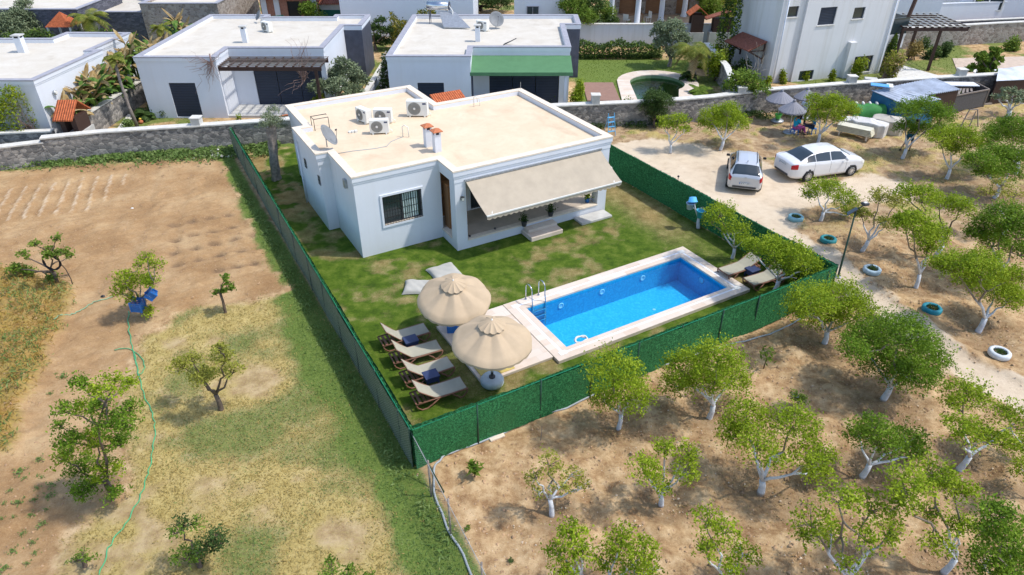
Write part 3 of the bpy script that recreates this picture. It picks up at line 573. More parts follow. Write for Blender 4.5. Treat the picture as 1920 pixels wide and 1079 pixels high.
# colour masks carried by the mesh: where each surface kind lies
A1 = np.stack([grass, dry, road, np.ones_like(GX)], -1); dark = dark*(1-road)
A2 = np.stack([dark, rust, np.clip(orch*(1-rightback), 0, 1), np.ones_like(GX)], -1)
A3 = np.stack([lawn, fieldm, yard, np.ones_like(GX)], -1)
def ground_mat():
    m = NT('mixed_ground')
    a = [m.n('ShaderNodeAttribute', attribute_name=k) for k in ('zone_a', 'zone_b', 'zone_c')]
    S = [m.n('ShaderNodeSeparateColor') for _ in a]
    for x, y in zip(a, S): m.put(y.inputs[0], x.outputs['Color'])
    (g, d, r), (dk, ru, orr), (lw, fl, yd) = [[s.outputs[i] for i in range(3)] for s in S]
    nf = m.noise(9, 8, rough=.95); nm = m.noise(2.2, 6, rough=.65); nc = m.noise(.5, 5, rough=.6); nx = m.noise(26, 4, rough=.9)
    soil = m.ramp(nm, [(.38, (.29, .19, .105)), (.5, (.39, .27, .155)), (.62, (.50, .37, .225))])
    soilo = m.ramp(m.math('ADD', m.math('MULTIPLY', nm, .6), m.math('MULTIPLY', nf, .4)), [(.40, (.27, .155, .075)), (.5, (.455, .30, .155)), (.60, (.63, .455, .265))])
    soil = m.mix(orr, soil, soilo)
    fieldc = m.ramp(m.math('ADD', m.math('MULTIPLY', nc, .5), m.math('MULTIPLY', nf, .5)), [(.38, (.27, .155, .07)), (.5, (.40, .25, .122)), (.60, (.52, .36, .195))])
    soil = m.mix(fl, soil, fieldc)
    soil = m.mix(m.remap(nx, .56, .66, 0, .35), soil, (.62, .48, .33)); soil = m.mix(m.remap(nx, .44, .35, 0, .35), soil, (.24, .14, .08))
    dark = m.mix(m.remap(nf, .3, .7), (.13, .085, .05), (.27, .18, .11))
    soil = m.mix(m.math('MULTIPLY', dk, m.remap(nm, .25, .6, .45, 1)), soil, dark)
    roadc = m.ramp(m.math('ADD', m.math('MULTIPLY', nc, .5), m.math('MULTIPLY', nm, .5)), [(.3, (.50, .38, .265)), (.5, (.64, .52, .38)), (.72, (.72, .61, .47))])
    roadc = m.mix(m.remap(nf, .58, .75, 0, .4), roadc, (.44, .33, .22))
    straw = m.ramp(m.math('ADD', m.math('MULTIPLY', nf, .6), m.math('MULTIPLY', nm, .4)), [(.3, (.26, .20, .06)), (.5, (.46, .36, .135)), (.72, (.62, .51, .25))])
    strawl = m.ramp(nm, [(.3, (.19, .13, .04)), (.7, (.36, .25, .09))])
    straw = m.mix(lw, straw, strawl); straw = m.mix(ru, straw, m.ramp(nm, [(.35, (.20, .22, .03)), (.5, (.36, .27, .05)), (.7, (.42, .22, .05))]))
    grn = m.ramp(m.math('ADD', m.math('MULTIPLY', nf, .45), m.math('MULTIPLY', nm, .55)), [(.38, (.032, .066, .008)), (.5, (.072, .125, .012)), (.62, (.15, .19, .032))])
    grnm = m.ramp(nf, [(.3, (.06, .11, .02)), (.5, (.13, .19, .04)), (.7, (.26, .29, .09))])
    grn = m.mix(m.remap(m.math('ADD', lw, 0), 0, 1), grnm, grn)
    def br(x, lo=.3, hi=.7, k=.9): return m.remap(m.math('ADD', x, m.math('MULTIPLY', m.math('SUBTRACT', nm, .5), k)), lo, hi)
    def br2(x, k=1.3): return m.remap(m.math('ADD', x, m.math('MULTIPLY', m.math('SUBTRACT', nf, .5), k)), .3, .7)
    hn = m.math('ADD', m.math('MULTIPLY', nf, .55), m.math('MULTIPLY', m.noise(20, 5, rough=.8), .45))
    def br3(x): return m.remap(m.math('ADD', x, m.math('MULTIPLY', m.math('SUBTRACT', hn, .5), 2.2)), .15, .85)
    b = m.mix(br(r, .2, .8), soil, roadc); b = m.mix(br3(d), b, straw); b = m.mix(br3(g), b, grn)
    m.set(b, .95, spec=.1)
    m.bump(m.math('ADD', m.math('MULTIPLY', nf, .8), m.math('MULTIPLY', nx, .5)), .75, .045); return m.mat
GM = ground_mat()
nx_, ny_ = GX.shape
cx = (GX[:-1, :-1]+GX[1:, 1:])/2; cy = (GY[:-1, :-1]+GY[1:, 1:])/2
ids = np.arange(nx_*ny_).reshape(nx_, ny_)
quads = np.stack([ids[:-1, :-1], ids[1:, :-1], ids[1:, 1:], ids[:-1, 1:]], -1).reshape(-1, 4)
def cellv(A): return A[:-1, :-1].ravel()
zone = np.zeros(len(quads), int)
zone[cellv(mead) > .5] = 4; zone[cellv(d_field) > 0] = 2; zone[cellv(d_road) > 0] = 3; zone[cellv(d_far) > 0] = 5; zone[cellv(d_lawn) > 0] = 1
VV = np.stack([GX, GY, Z], -1).reshape(-1, 3)
for zi, nm in enumerate(('orchard_soil', 'lawn', 'ploughed_field', 'dirt_road', 'dry_meadow', 'garden_ground')):
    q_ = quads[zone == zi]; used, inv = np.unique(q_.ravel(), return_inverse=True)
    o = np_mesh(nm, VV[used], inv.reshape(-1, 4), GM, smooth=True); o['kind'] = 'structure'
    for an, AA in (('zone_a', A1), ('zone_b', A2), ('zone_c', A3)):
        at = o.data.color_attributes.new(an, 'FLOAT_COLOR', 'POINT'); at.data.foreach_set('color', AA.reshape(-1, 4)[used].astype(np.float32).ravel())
def zat(x, y):
    i = int(np.searchsorted(xs, x)); j = int(np.searchsorted(ys, y)); return float(Z[min(i, nx_-1), min(j, ny_-1)])
def maskat(A, x, y):
    i = np.clip(np.searchsorted(xs, x), 0, nx_-1); j = np.clip(np.searchsorted(ys, y), 0, ny_-1); return A[i, j]

# ------------------------------------------------------------------ FOLIAGE
def leaves(P, size, rg, up=.35, asp=.5, droop=0):
    n = len(P); sz = size*(.65+.7*rg.random(n))
    nrm = rg.normal(size=(n, 3)); nrm[:, 2] = np.abs(nrm[:, 2])+up; nrm /= np.linalg.norm(nrm, axis=1)[:, None]
    a = rg.normal(size=(n, 3)); a[:, 2] -= droop; a -= nrm*(a*nrm).sum(1)[:, None]; a /= np.linalg.norm(a, axis=1)[:, None]
    b = np.cross(nrm, a); hl = sz[:, None]*.5; hw = hl*asp
    V = np.stack([P-a*hl, P+b*hw, P+a*hl, P-b*hw], 1).reshape(-1, 3)
    return V, np.arange(4*n).reshape(-1, 4)
def lobe_points(c, r, rg, dens, flat=.8, spread=.13, per=12, shell=.62):
    nt = max(6, int(dens*r*r*4*PI)); d = rg.normal(size=(nt, 3)); d /= np.linalg.norm(d, axis=1)[:, None]
    low = d[:, 2] < -.35; d[low, 2] *= -.6
    rad = r*(shell+(1.08-shell)*rg.random(nt)**.6)*(1+.18*np.sin(d[:, 0]*5+c[0]*3)*np.sin(d[:, 1]*6+c[1]*2)+.10*rg.normal(size=nt))
    T = d*rad[:, None]; T[:, 2] *= flat
    k = rg.integers(per//2, per*3//2, nt); idx = np.repeat(np.arange(nt), k)
    P = T[idx] + rg.normal(size=(len(idx), 3))*spread*(.6+.5*r)*np.array([1, 1, .8])
    return P+np.array(c), T+np.array(c)
def curve(a, b, n, rnd, wob, sag=0):
    pts = []
    for i in range(n+1):
        t = i/n; p = a.lerp(b, t); k = math.sin(PI*t)*wob*(b-a).length
        pts.append(p+Vector((rnd.uniform(-1, 1)*k, rnd.uniform(-1, 1)*k, rnd.uniform(-.5, 1)*k - sag*math.sin(PI*t))))
    return pts
def make_tree(name, label, foot, lobes, leaf, group, o, seed):
    rnd = random.Random(seed); rg = np.random.default_rng(seed)
    b = G(*foot); b.z = zat(b.x, b.y) if b.y < 44 else 0
    root = thing(name, label, 'shrub' if 'shrub' in name or 'bush' in name else 'tree', b, 0, group)
    dp = depth(b); cs = []
    wpx = max(l[0]+l[2] for l in lobes)-min(l[0]-l[2] for l in lobes); W = wpx/FPX*dp
    for i, (px, py, r) in enumerate(lobes):
        rr = r/FPX*dp; off = rnd.uniform(-.30, .30)*W*(1-.4*abs((px-foot[0])/(wpx+1)))
        p = PY(px, py, max(b.y+off, 1)); 
        if p.z < rr*.5: p.z = rr*.5
        cs.append((p-b, rr))
    dens = o.get('d', 1.0); big = dp > 40
    near_ = dp < 24; lf = (.145 if big else .066 if near_ else .08)*o.get('lf', 1); per = 13
    D = (15 if big else 50 if near_ else 34)*dens
    Vs = []; Fs = []; nv = 0; tips = []; Vs2 = []; n2_ = 0; Fs2 = []
    for i, (c, r) in enumerate(cs):
        P, T = lobe_points(c, r*1.0, rg, D, flat=.82, spread=.075 if dens < .8 else .10, per=per, shell=.35 if dens < .8 else .55)
        tips.append(T); V, F = leaves(P, lf, rg, asp=.55)
        if o.get('mix') and i % 3 == 1: Vs2.append(V); Fs2.append(F+n2_); n2_ += len(V)
        else: Vs.append(V); Fs.append(F+nv); nv += len(V)
    np_mesh('crown', np.concatenate(Vs), np.concatenate(Fs), L[leaf], root)
    if Vs2: np_mesh('light_foliage', np.concatenate(Vs2), np.concatenate(Fs2), L[o['mix']], root)
    brown = o.get('b'); thin = o.get('thin')
    H_ = max(c.z for c, r in cs); base_r = (.045 if thin else min(.085, .035+.016*W)) if not big else min(.22, .06+.03*W)
    fork = Vector((rnd.uniform(-.08, .08), rnd.uniform(-.08, .08), min(.55, .2*H_+.08))) if not thin else Vector((0, 0, H_*.55))
    if o.get('sh'): fork = Vector((0, 0, .08)); base_r = .02
    tb = MB(); tb.tube([Vector((0, 0, -.15)), Vector((0, 0, .02)), fork*.55+Vector((.02, 0, 0)), fork], [base_r*1.45, base_r*1.2, base_r, base_r*.95], 9)
    lb = MB(); tw = MB()
    order = sorted(range(len(cs)), key=lambda i: cs[i][0].z)
    mains = cs if len(cs) <= 4 else [cs[i] for i in sorted(range(len(cs)), key=lambda i: -cs[i][1])[:4]]
    mpts = []
    for c, r in mains:
        end = c-Vector((0, 0, r*.35)); pts = curve(fork, end, 5, rnd, .07); rb = base_r*.78/(1+.10*len(mains))
        lb.tube(pts, [rb*(1-.62*i/5) for i in range(6)], 7); mpts += pts[2:]
    for i, (c, r) in enumerate(cs):
        if (c, r) not in mains:
            st = min(mpts, key=lambda p: (p-c).length); pts = curve(st, c-Vector((0, 0, r*.2)), 4, rnd, .08)
            lb.tube(pts, [base_r*.36*(1-.55*i/4) for i in range(5)], 6)
        T = tips[i]; sel = rg.choice(len(T), min(len(T), 9 if not big else 5), replace=False)
        for k in sel:
            tw.tube(curve(c-Vector((0, 0, r*.3)), Vector(T[k]), 3, rnd, .10), [base_r*.16+.006, base_r*.12+.005, .007, .004], 4, cap=False)
    bm = (M['bark'] if o.get('dk') or leaf in ('dark', 'bright') else M['greybark']) if brown else M['whitebark']
    tb.build('trunk', bm, root, smooth=True); lb.build('limbs', bm, root, smooth=True)
    tw.build('twigs', M['bark'] if brown else M['whitebark'], root, smooth=True)['kind'] = 'stuff'
    return root
for i, t in enumerate(TT): make_tree(*t, seed=100+i)
# ------------------------------------------------------------------ HOUSES
def edge_walls(mb, poly, z0, z1, holes={}, dep=.14, mats={}):
    n = len(poly)
    for i in range(n):
        mb.mi = mats.get(i, 0); mb.wall(poly[i], poly[(i+1) % n], z0, z1, holes.get(i, ()), dep)
    mb.mi = 0
def roof_parts(root, poly, zt, zr, capw, mroof, mcap, mwall, over=.06, cornice=True):
    ins = offset_poly(poly, -capw); out = offset_poly(poly, over)
    b = MB(); b.ring(out, ins, zt, zt); b.ring(out, offset_poly(poly, over), zt-.06, zt); b.ring(offset_poly(poly, .0), out, zt-.06, zt-.06)
    b.ring(ins, offset_poly(poly, -capw), zt-.05, zt); b.build('parapet_cap', mcap, root)
    b = MB(); b.ring(offset_poly(poly, -capw-.001), ins, zr-.02, zt-.05); b.build('parapet', mwall, root)
    b = MB(); b.face([(p[0], p[1], zr) for p in offset_poly(poly, -capw+.02)]); b.build('roof', mroof, root)
    if cornice:
        b = MB(); c1 = offset_poly(poly, .045); c2 = offset_poly(poly, .02)
        b.ring(c1, c1, zt-.24, zt-.06); b.ring(poly, c1, zt-.24, zt-.24); b.ring(c2, c2, zt-.33, zt-.24); b.ring(poly, c2, zt-.33, zt-.33); b.build('cornice', mwall, root)
def framed_window(root, p0, d, s0, s1, z0, z1, dep=.12, bars=(0, 0), frame=.05, mull=1, glass='glass', trim=None, curtains=False, fm=None):
    # p0: wall start (x,y), d: unit direction, outward normal to the right
    d = Vector(d).to_2d().normalized(); n = Vector((d.y, -d.x)); p0 = Vector(p0).to_2d()
    P = lambda a, z, k: Vector((p0.x+d.x*a+n.x*k, p0.y+d.y*a+n.y*k, z)); ang = math.atan2(d.y, d.x)
    f = MB(); fm = fm or M['plasticw']
    for a, b, e, g in ((s0, s1, z0, z0+frame), (s0, s1, z1-frame, z1), (s0, s0+frame, z0+frame, z1-frame), (s1-frame, s1, z0+frame, z1-frame)):
        f.box(P((a+b)/2, (e+g)/2, -dep+.03), (b-a, .05, g-e), ang)
    for k in range(1, mull+1):
        x = s0+(s1-s0)*k/(mull+1); f.box(P(x, (z0+z1)/2, -dep+.028), (frame*.8, .045, z1-z0-2*frame), ang)
    w_ = f.build('window', fm, root)
    g_ = MB(); g_.box(P((s0+s1)/2, (z0+z1)/2, -dep+.01), (s1-s0-.01, .012, z1-z0-.01), ang); g_.build('pane', M[glass], w_)
    if curtains:
        c_ = MB(); m0 = (s0+s1)/2+.05
        c_.sheet(lambda u, v: P(m0+u*.62, z0+.06+v*(z1-z0-.12), -dep+.018+.006*math.sin(u*40)), 30, 1); c_.build('curtain', M['curtain'], w_)
    if bars[0]:
        b_ = MB()
        for k in range(bars[0]+1):
            x = s0+.02+(s1-s0-.04)*k/bars[0]; b_.bar(P(x, z0+.01, .03), P(x, z1-.01, .03), .011)
        for k in range(bars[1]+1):
            z = z0+.03+(z1-z0-.06)*k/bars[1]; b_.bar(P(s0+.005, z, .028), P(s1-.005, z, .028), .014)
        b_.build('window_grille', M['black'], w_)
    if trim:
        t_ = MB(); t = trim
        for a, b, e, g in ((s0-t, s1+t, z0-t, z0), (s0-t, s1+t, z1, z1+t), (s0-t, s0, z0, z1), (s1, s1+t, z0, z1)):
            t_.box(P((a+b)/2, (e+g)/2, .02), (b-a, .045, g-e), ang)
        t_.build('window_surround', M['white'], w_)
        t_ = MB(); t_.box(P((s0+s1)/2, z0+.012, -.03), (s1-s0-.01, .12, .02), ang); t_.build('sill', M['cap'], w_)
    return w_
M['curtain'] = simple('pale_green_curtain', (.50, .62, .60), .8, var=.12, nsc=12)

villa = thing('villa', 'white single-storey villa with cream flat roof and beige awning beside the pool', 'house', HO, HY)
RP = [(0, 0), (3.5, 0), (3.5, -1.4), (10.9, -1.4), (10.9, 6.2), (6.25, 6.2), (6.25, 9.45), (0, 9.45), (0, 6.3), (-.5, 6.3), (-.5, 2.9), (0, 2.9)]
BP = [(0, 0), (3.55, 0), (3.55, .9), (10.86, .9), (10.86, 6.16), (6.2, 6.16), (6.2, 9.4), (.04, 9.4), (.04, 6.26), (-.46, 6.26), (-.46, 2.94), (0, 2.94)]
b = MB(); edge_walls(b, BP, 0, 2.97, {0: [(1.04, 2.68, 1.18, 2.42)], 2: [(.22, 1.12, .44, 2.55), (1.75, 3.95, .46, 2.6), (4.6, 6.4, .46, 2.5)], 9: [(.85, 1.15, 2.0, 2.42), (2.9, 3.2, 2.0, 2.42)]})
b.build('wall', M['white'], villa)
b = MB(); edge_walls(b, RP, 2.97, 3.45); b.face([(p[0], p[1], 2.97) for p in reversed(RP)]); b.build('wall_band', M['white'], villa)
roof_parts(villa, RP, 3.5, 3.27, .26, M['roof'], M['cap'], M['white'])
# cap edges already cream; pillars and porch
for x0, x1 in ((3.52, 4.0), (10.42, 10.88)):
    b = MB(); b.bb(x0, -1.38, .0, x1, -.92, 2.97); b.build('pillar', M['white'], villa)
b = MB(); b.bb(3.52, -.92, .0, 3.72, .0, .36); b.bb(4.0, -1.385, .0, 10.42, -1.2, .36); b.bb(10.70, -.92, .0, 10.88, .9, .36); b.build('porch_base_wall', M['white'], villa)
b = MB(); b.bb(4.0, -1.42, .36, 10.42, -1.15, .425); b.bb(3.49, -.92, .36, 3.78, .0, .425); b.bb(10.65, -.92, .36, 10.91, .9, .425); b.build('porch_edge_stone', M['cap'], villa, bevel=.01)
b = MB(); b.bb(3.60, -1.15, .30, 10.65, .9, .418); b.build('porch_floor', M['porchfloor'], villa)
framed_window(villa, (0, 0), (1, 0), 1.04, 2.68, 1.18, 2.42, bars=(14, 4), mull=1, trim=.085, curtains=True, fm=M['darkgrey'])
framed_window(villa, (3.55, .9), (1, 0), 1.75, 3.95, .46, 2.6, bars=(16, 5), mull=2, fm=M['darkgrey'])
framed_window(villa, (3.55, .9), (1, 0), 4.6, 6.4, .46, 2.5, bars=(14, 5), mull=1, fm=M['darkgrey'])
for s0 in (.85, 2.9): framed_window(villa, (-.46, 6.26), (0, -1), s0, s0+.3, 2.0, 2.42, mull=0, bars=(3, 2), frame=.03, fm=M['darkgrey'])
b = MB(); b.bb(3.77, .93, .44, 4.67, .98, 2.55); dr = b.build('door', M['orangewood'], villa)
b = MB()
for z0, z1 in ((.6, 1.35), (1.5, 2.4)): b.bb(3.90, .90, z0, 4.54, .928, z1)
b.build('door_panel', M['wood'], dr); b = MB(); b.bb(4.58, .86, 1.35, 4.62, .93, 1.5); b.build('door_handle', M['steel'], dr)
# tall wooden cupboard seen through the side opening
cb = thing('wooden_cupboard', 'tall brown wooden cupboard at the open end of the villa porch', 'cupboard', H(4.15, -.02, .42), HY)
b = MB(); b.bb(-.42, -.22, 0, .42, .22, 1.95); b.build('cabinet', M['wood'], cb, bevel=.01)
for x in (-.2, .2):
    for z in (.5, 1.42): b = MB(); b.bb(x-.185, -.245, z-.42, x+.185, -.222, z+.42); b.build('cupboard_door', M['orangewood'], cb, bevel=.006)
b = MB(); b.bb(-.44, -.25, 1.95, .44, .24, 1.99); b.build('cupboard_top', M['orangewood'], cb)
# steps
b = MB(); b.bb(6.5, -2.25, 0, 8.05, -1.42, .18); b.build('porch_step', M['trav'], villa, bevel=.012)
b = MB(); b.bb(6.62, -1.8, .18, 8.05, -1.42, .30); b.build('porch_step', M['trav'], villa, bevel=.012)
st = MB().bb(9.15, -2.1, 0, 10.75, -1.43, .10).build('stone_slab', M['concrete'], None, bevel=.012, loc=HO, rz=HY); tag(st, 'low concrete slab on the lawn against the right end of the porch', 'slab')
# corner lamp, junction box, downpipe
lm = thing('wall_lamp', 'small black lantern on the left porch pillar of the villa', 'lamp', H(3.78, -1.385, 2.3), HY)
b = MB(); b.bb(-.03, -.03, -.08, .03, 0, .08); b.bar((0, -.02, .04), (0, -.12, .10), .02); b.build('bracket', M['black'], lm)
b = MB(); b.lathe([(.0, .14), (.07, .10), (.075, .085), (.03, .085)], 8, (0, -.13, 0)); b.lathe([(.03, -.08), (.05, -.06), (.0, -.09)], 8, (0, -.13, 0)); b.build('lantern_cap', M['black'], lm)
b = MB(); b.lathe([(.045, -.06), (.06, .085)], 8, (0, -.13, 0)); b.build('lantern_glass', M['plasticw'], lm)
b = MB(); b.bb(-.12, .78, 2.72, 0.0, .98, 3.08); b.build('meter_box', M['galv'], villa, bevel=.01)
b = MB(); b.tube([(-.53, 6.1, 0), (-.53, 6.1, 2.9)], .04, 8); b.tube([(-.50, 6.2, 3.25), (-.53, 6.1, 2.9)], .04, 8); b.build('downpipe', M['pale'], villa, smooth=True)
b = MB(); b.tube([(.35, 6.5, 3.27), (.35, 6.5, 3.78), (1.05, 6.5, 3.78), (1.05, 6.5, 3.74)], .018, 6); b.tube([(.35, 6.05, 3.27), (.35, 6.05, 3.78), (1.0, 6.05, 3.78), (1.0, 6.05, 3.27)], .018, 6); b.tube([(.35, 6.05, 3.78), (.35, 6.5, 3.78)], .018, 6)
hr = b.build('roof_handrail', M['black'], None, loc=HO, rz=HY); tag(hr, 'thin black handrail at the left back edge of the cream roof', 'handrail')
# awning
aw = thing('awning', 'beige canvas awning with scalloped valance over the villa porch', 'awning', H(3.98, -1.42, 2.98), HY)
W_ = 6.38; SX = .2
def aws(u, v):
    return (u*W_+v*SX, -v*1.32 - .0, -.97*v - .04*math.sin(PI*v) - .012*math.sin(u*30)*v*(u > .6))
b = MB(); b.sheet(aws, 60, 10); b.sheet(lambda u, v: tuple(Vector(aws(u, v))-Vector((0, 0, .012))), 60, 10); b.build('canvas', M['awning'], aw, smooth=True)
b = MB(); NV = 27
def val(u, v):
    e = aws(u, 1); return (e[0], e[1]-.012, e[2]-v*(.13+.055*abs(math.sin(PI*u*NV))))
b.sheet(val, NV*8, 1); b.sheet(lambda u, v: (val(u, v)[0], val(u, v)[1]+.008, val(u, v)[2]), NV*8, 1); b.build('valance', M['awning'], aw)
b = MB(); b.bar((SX, -1.33, -.975), (W_+SX, -1.33, -.975), .05); b.build('front_bar', M['plasticw'], aw)
b = MB(); b.bar((-.05, .0, .04), (W_+.05, .0, .04), .09, .07); b.build('roller', M['galv'], aw)
for x in (.3, W_-.3):
    b = MB(); b.bar((x, 0, -.25), (x+.5, -.6, -.62), .04); b.bar((x+.5, -.6, -.62), (x+.15, -1.28, -.95), .035); b.build('arm', M['plasticw'], aw)
# roof things
def ac_unit(label, u, v, z, rot, group='air conditioners on the cream roof', fn=H, s=1.0, base=None):
    t = thing('air_conditioner', label, 'air conditioner', fn(u, v, z), rot, group)
    w_, d_, h_ = .82*s, .32*s, .58*s
    MB().bb(-w_/2, -d_/2, .06, w_/2, d_/2, .06+h_).build('casing', M['acw'], t, bevel=.015)
    b = MB(); r = h_*.42; cx_ = -w_*.12; cz = .06+h_/2
    for k in range(6):
        rr = r*(k+1)/6; b.tube([(cx_+rr*math.cos(a), -d_/2-.012, cz+rr*math.sin(a)) for a in [2*PI*i/24 for i in range(25)]], .006, 4, cap=False)
    for k in range(8):
        a = 2*PI*k/8; b.bar((cx_, -d_/2-.014, cz), (cx_+r*math.cos(a), -d_/2-.014, cz+r*math.sin(a)), .008)
    b.build('fan_grille', M['acgrille'], t)
    disc = MB(); vs = [(cx_+r*math.cos(a), -d_/2-.004, cz+r*math.sin(a)) for a in [2*PI*i/24 for i in range(24)]]; disc.face(vs); fo = disc.build('fan_opening', M['acgrille'], t)
    hb = MB(); hb.face([(cx_+.055*math.cos(a), -d_/2-.02, cz+.055*math.sin(a)) for a in [2*PI*i/12 for i in range(12)]]); hb.build('fan_hub', M['acw'], fo)
    MB().bb(w_*.27, -d_/2-.004, cz+h_*.27, w_*.44, -d_/2, cz+h_*.38).build('badge', M['navyplastic'], t)
    for x in (-w_*.35, w_*.35): MB().bb(x-.03, -d_/2-.03, 0, x+.03, d_/2+.03, .06).build('foot', M['acw'], t)
    b = MB(); b.tube([(w_/2, .05, .15), (w_/2+.10, .05, .12), (w_/2+.12, .02, .02)], .018, 6); b.build('pipe', M['plasticw'], t, smooth=True)
    return t
ac_unit('air conditioner on the cream roof turned side-on, leftmost of the four', 2.62, 6.05, 3.27, HY-R_(75))
ac_unit('air conditioner on the cream roof close beside the side-on one, facing forward', 3.35, 5.55, 3.27, HY-R_(33))
ac_unit('air conditioner on the cream roof in front of the close pair', 2.72, 4.35, 3.27, HY-R_(24))
ac_unit('larger air conditioner standing alone near the notch of the cream roof', 5.05, 5.6, 3.27, HY-R_(32), s=1.18)
def chimney(label, u, v, z, w_, h_, group=None, fn=H, rz=HY, capm='terracotta', pyr=True, mw='white'):
    t = thing('chimney', label, 'chimney', fn(u, v, z), rz, group)
    b = MB(); b.bb(-w_/2, -w_/2, -.02, w_/2, w_/2, h_-.12); 
    for x in (-1, 1):
        for y in (-1, 1): b.bb(x*w_/2-x*.07, y*w_/2-y*.07, h_-.12, x*w_/2, y*w_/2, h_)
    b.build('stack', M[mw], t)
    MB().bb(-w_/2+.03, -w_/2+.03, h_-.12, w_/2-.03, w_/2-.03, h_-.02).build('flue', M['black'], t)
    b = MB(); k = w_/2+.07
    if pyr: b.prism([(-k, -k), (k, -k), (k, k), (-k, k)], h_, h_+.03); b.add([(-k, -k, h_+.03), (k, -k, h_+.03), (k, k, h_+.03), (-k, k, h_+.03), (0, 0, h_+.14)], [(0, 1, 4), (1, 2, 4), (2, 3, 4), (3, 0, 4)])
    else: b.bb(-k, -k, h_, k, k, h_+.06)
    b.build('chimney_cap', M[capm], t)
    return t
chimney('white chimney with a red tiled cap, back one of the pair on the cream roof', 3.93, 1.92, 3.27, .28, .86, 'chimneys on the cream roof')
chimney('white chimney with a red tiled cap, front one of the pair on the cream roof', 4.02, 1.22, 3.27, .28, .86, 'chimneys on the cream roof')
def dish(label, loc, rz, r=.42, tilt=48, group=None, h=.45):
    t = thing('satellite_dish', label, 'satellite dish', loc, rz, group)
    Mx = Matrix.Translation((0, -.03, h)) @ Matrix.Rotation(R_(tilt), 4, 'X')
    b = MB(); b.lathe([(0, 0), (r*.4, .02), (r*.75, .07), (r, .13), (r*1.02, .125), (r*.76, .055), (r*.4, .005), (0, -.012)], 28); b.v = [tuple(Mx @ Vector(p)) for p in b.v]; b.build('reflector', M['dishgrey'], t, smooth=True)
    b = MB(); b.tube([(0, 0.03, 0), (0, .03, h-.05)], .022, 8); b.tube([(0, .03, h-.05), tuple(Mx @ Vector((0, 0, -.02)))], .025, 6); b.build('mast', M['galv'], t, smooth=True)
    b = MB(); e = Mx @ Vector((0, 0, r*1.15)); b.tube([tuple(Mx @ Vector((0, -r*.9, .12))), tuple(e)], .01, 5); b.tube([tuple(e), tuple(Mx @ Vector((0, 0, r*.98)))], .03, 8); b.build('receiver_arm', M['darkgrey'], t)
    return t
dish('grey satellite dish at the left edge step of the cream roof', H(.12, 3.35, 3.5), HY+R_(58), .46, 55)
b = MB(); b.tube([H(3.42, 3.45, 3.28), H(3.42, 3.45, 3.72), H(3.50, 3.38, 3.80), H(3.62, 3.3, 3.70), H(3.63, 3.28, 3.28)], .022, 6, cap=True); vp = b.build('vent_pipe', M['plasticw'], None, smooth=True); tag(vp, 'bent white vent pipe where the grey cable ends on the cream roof', 'pipe')
b = MB(); b.tube([H(7.9, 5.5, 3.28), H(7.9, 5.5, 3.7), H(7.97, 5.45, 3.78), H(8.05, 5.4, 3.7), H(8.05, 5.4, 3.5)], .022, 6); b.tube([H(8.2, 5.45, 3.28), H(8.2, 5.45, 3.66)], .02, 6); vp = b.build('vent_pipe', M['plasticw'], None, smooth=True); tag(vp, 'pair of small white pipes by the back edge of the cream roof', 'pipe')
b = MB(); pts = [(.35, 3.0), (1.0, 2.95), (1.9, 2.75), (2.4, 2.75), (2.75, 3.15), (3.2, 3.35), (3.4, 3.42)]
b.tube([H(u, v, 3.283) for u, v in pts], .014, 6); cb_ = b.build('cable', M['greypipe'], None, smooth=True); tag(cb_, 'thin grey cable lying across the cream roof', 'cable')
b = MB(); b.tube([H(10.85, 6.1, 3.5), H(10.85, 6.1, 3.85)], .012, 6); vv = b.build('antenna_rod', M['galv'], None); tag(vv, 'short thin rod at the far corner of the cream roof', 'rod')
b = MB(); 
for k in range(3): b.bb(1.55+.12*k, 5.0-.05*k, 3.272, 1.66+.12*k, 5.15-.05*k, 3.33+.02*k)
rb = b.build('roof_rubble', M['plasticw'], None, loc=HO, rz=HY); tag(rb, 'few scraps of white plaster lying on the cream roof', 'rubble')
# orange canopy behind the notch of the roof
cn = thing('tiled_canopy', 'small orange tiled canopy showing behind the notch of the cream roof', 'canopy', H(7.68, 8.3, 3.25), HY)
b = MB(); b.add([(-.85, -1.5, -.55), (.85, -1.5, -.55), (.85, 0, 0), (-.85, 0, 0), (-.85, -1.5, -.62), (.85, -1.5, -.62), (.85, 0, -.07), (-.85, 0, -.07)], [(0, 1, 2, 3), (4, 7, 6, 5), (0, 4, 5, 1), (1, 5, 6, 2), (2, 6, 7, 3), (3, 7, 4, 0)]); b.build('tile_roof', M['tile'], cn)
for x in (-.7, .7): MB().bb(x-.06, -.2, -3.25, x+.06, -.08, -.14).build('post', M['darkwood'], cn)

# ------------------------------------------------------------------ POOL
pool = thing('swimming_pool', 'rectangular blue mosaic swimming pool with pale stone coping on the lawn', 'swimming pool', H(3.15, -9.45, 0), HY)
OX, OY = 8.4, 3.65; ix0, iy0, ix1, iy1 = .62, .50, 7.78, 3.08; CZ = .12; DP = -.98
def rect(x0, y0, x1, y1): return [(x0, y0), (x1, y0), (x1, y1), (x0, y1)]
o_ = rect(0, 0, OX, OY); i_ = rect(ix0, iy0, ix1, iy1); g0 = rect(.30, .26, OX-.30, OY-.26); g1 = rect(.40, .35, OX-.40, OY-.35)
b = MB(); b.ring(o_, g0, CZ, CZ); b.ring(o_, o_, -.4, CZ); b.ring(g1, i_, CZ, CZ); b.ring(i_, i_, CZ-.06, CZ); b.build('coping', M['trav'], pool)
b = MB(); b.ring(g0, g1, CZ-.004, CZ-.004); b.build('overflow_channel', M['travlight'], pool)
b = MB(); b.ring(i_, i_, DP, CZ-.06); b.build('pool_wall', M['poolwall'], pool)
b = MB(); b.face([(p[0], p[1], DP) for p in i_]); b.build('pool_floor', M['poolfloor'], pool)
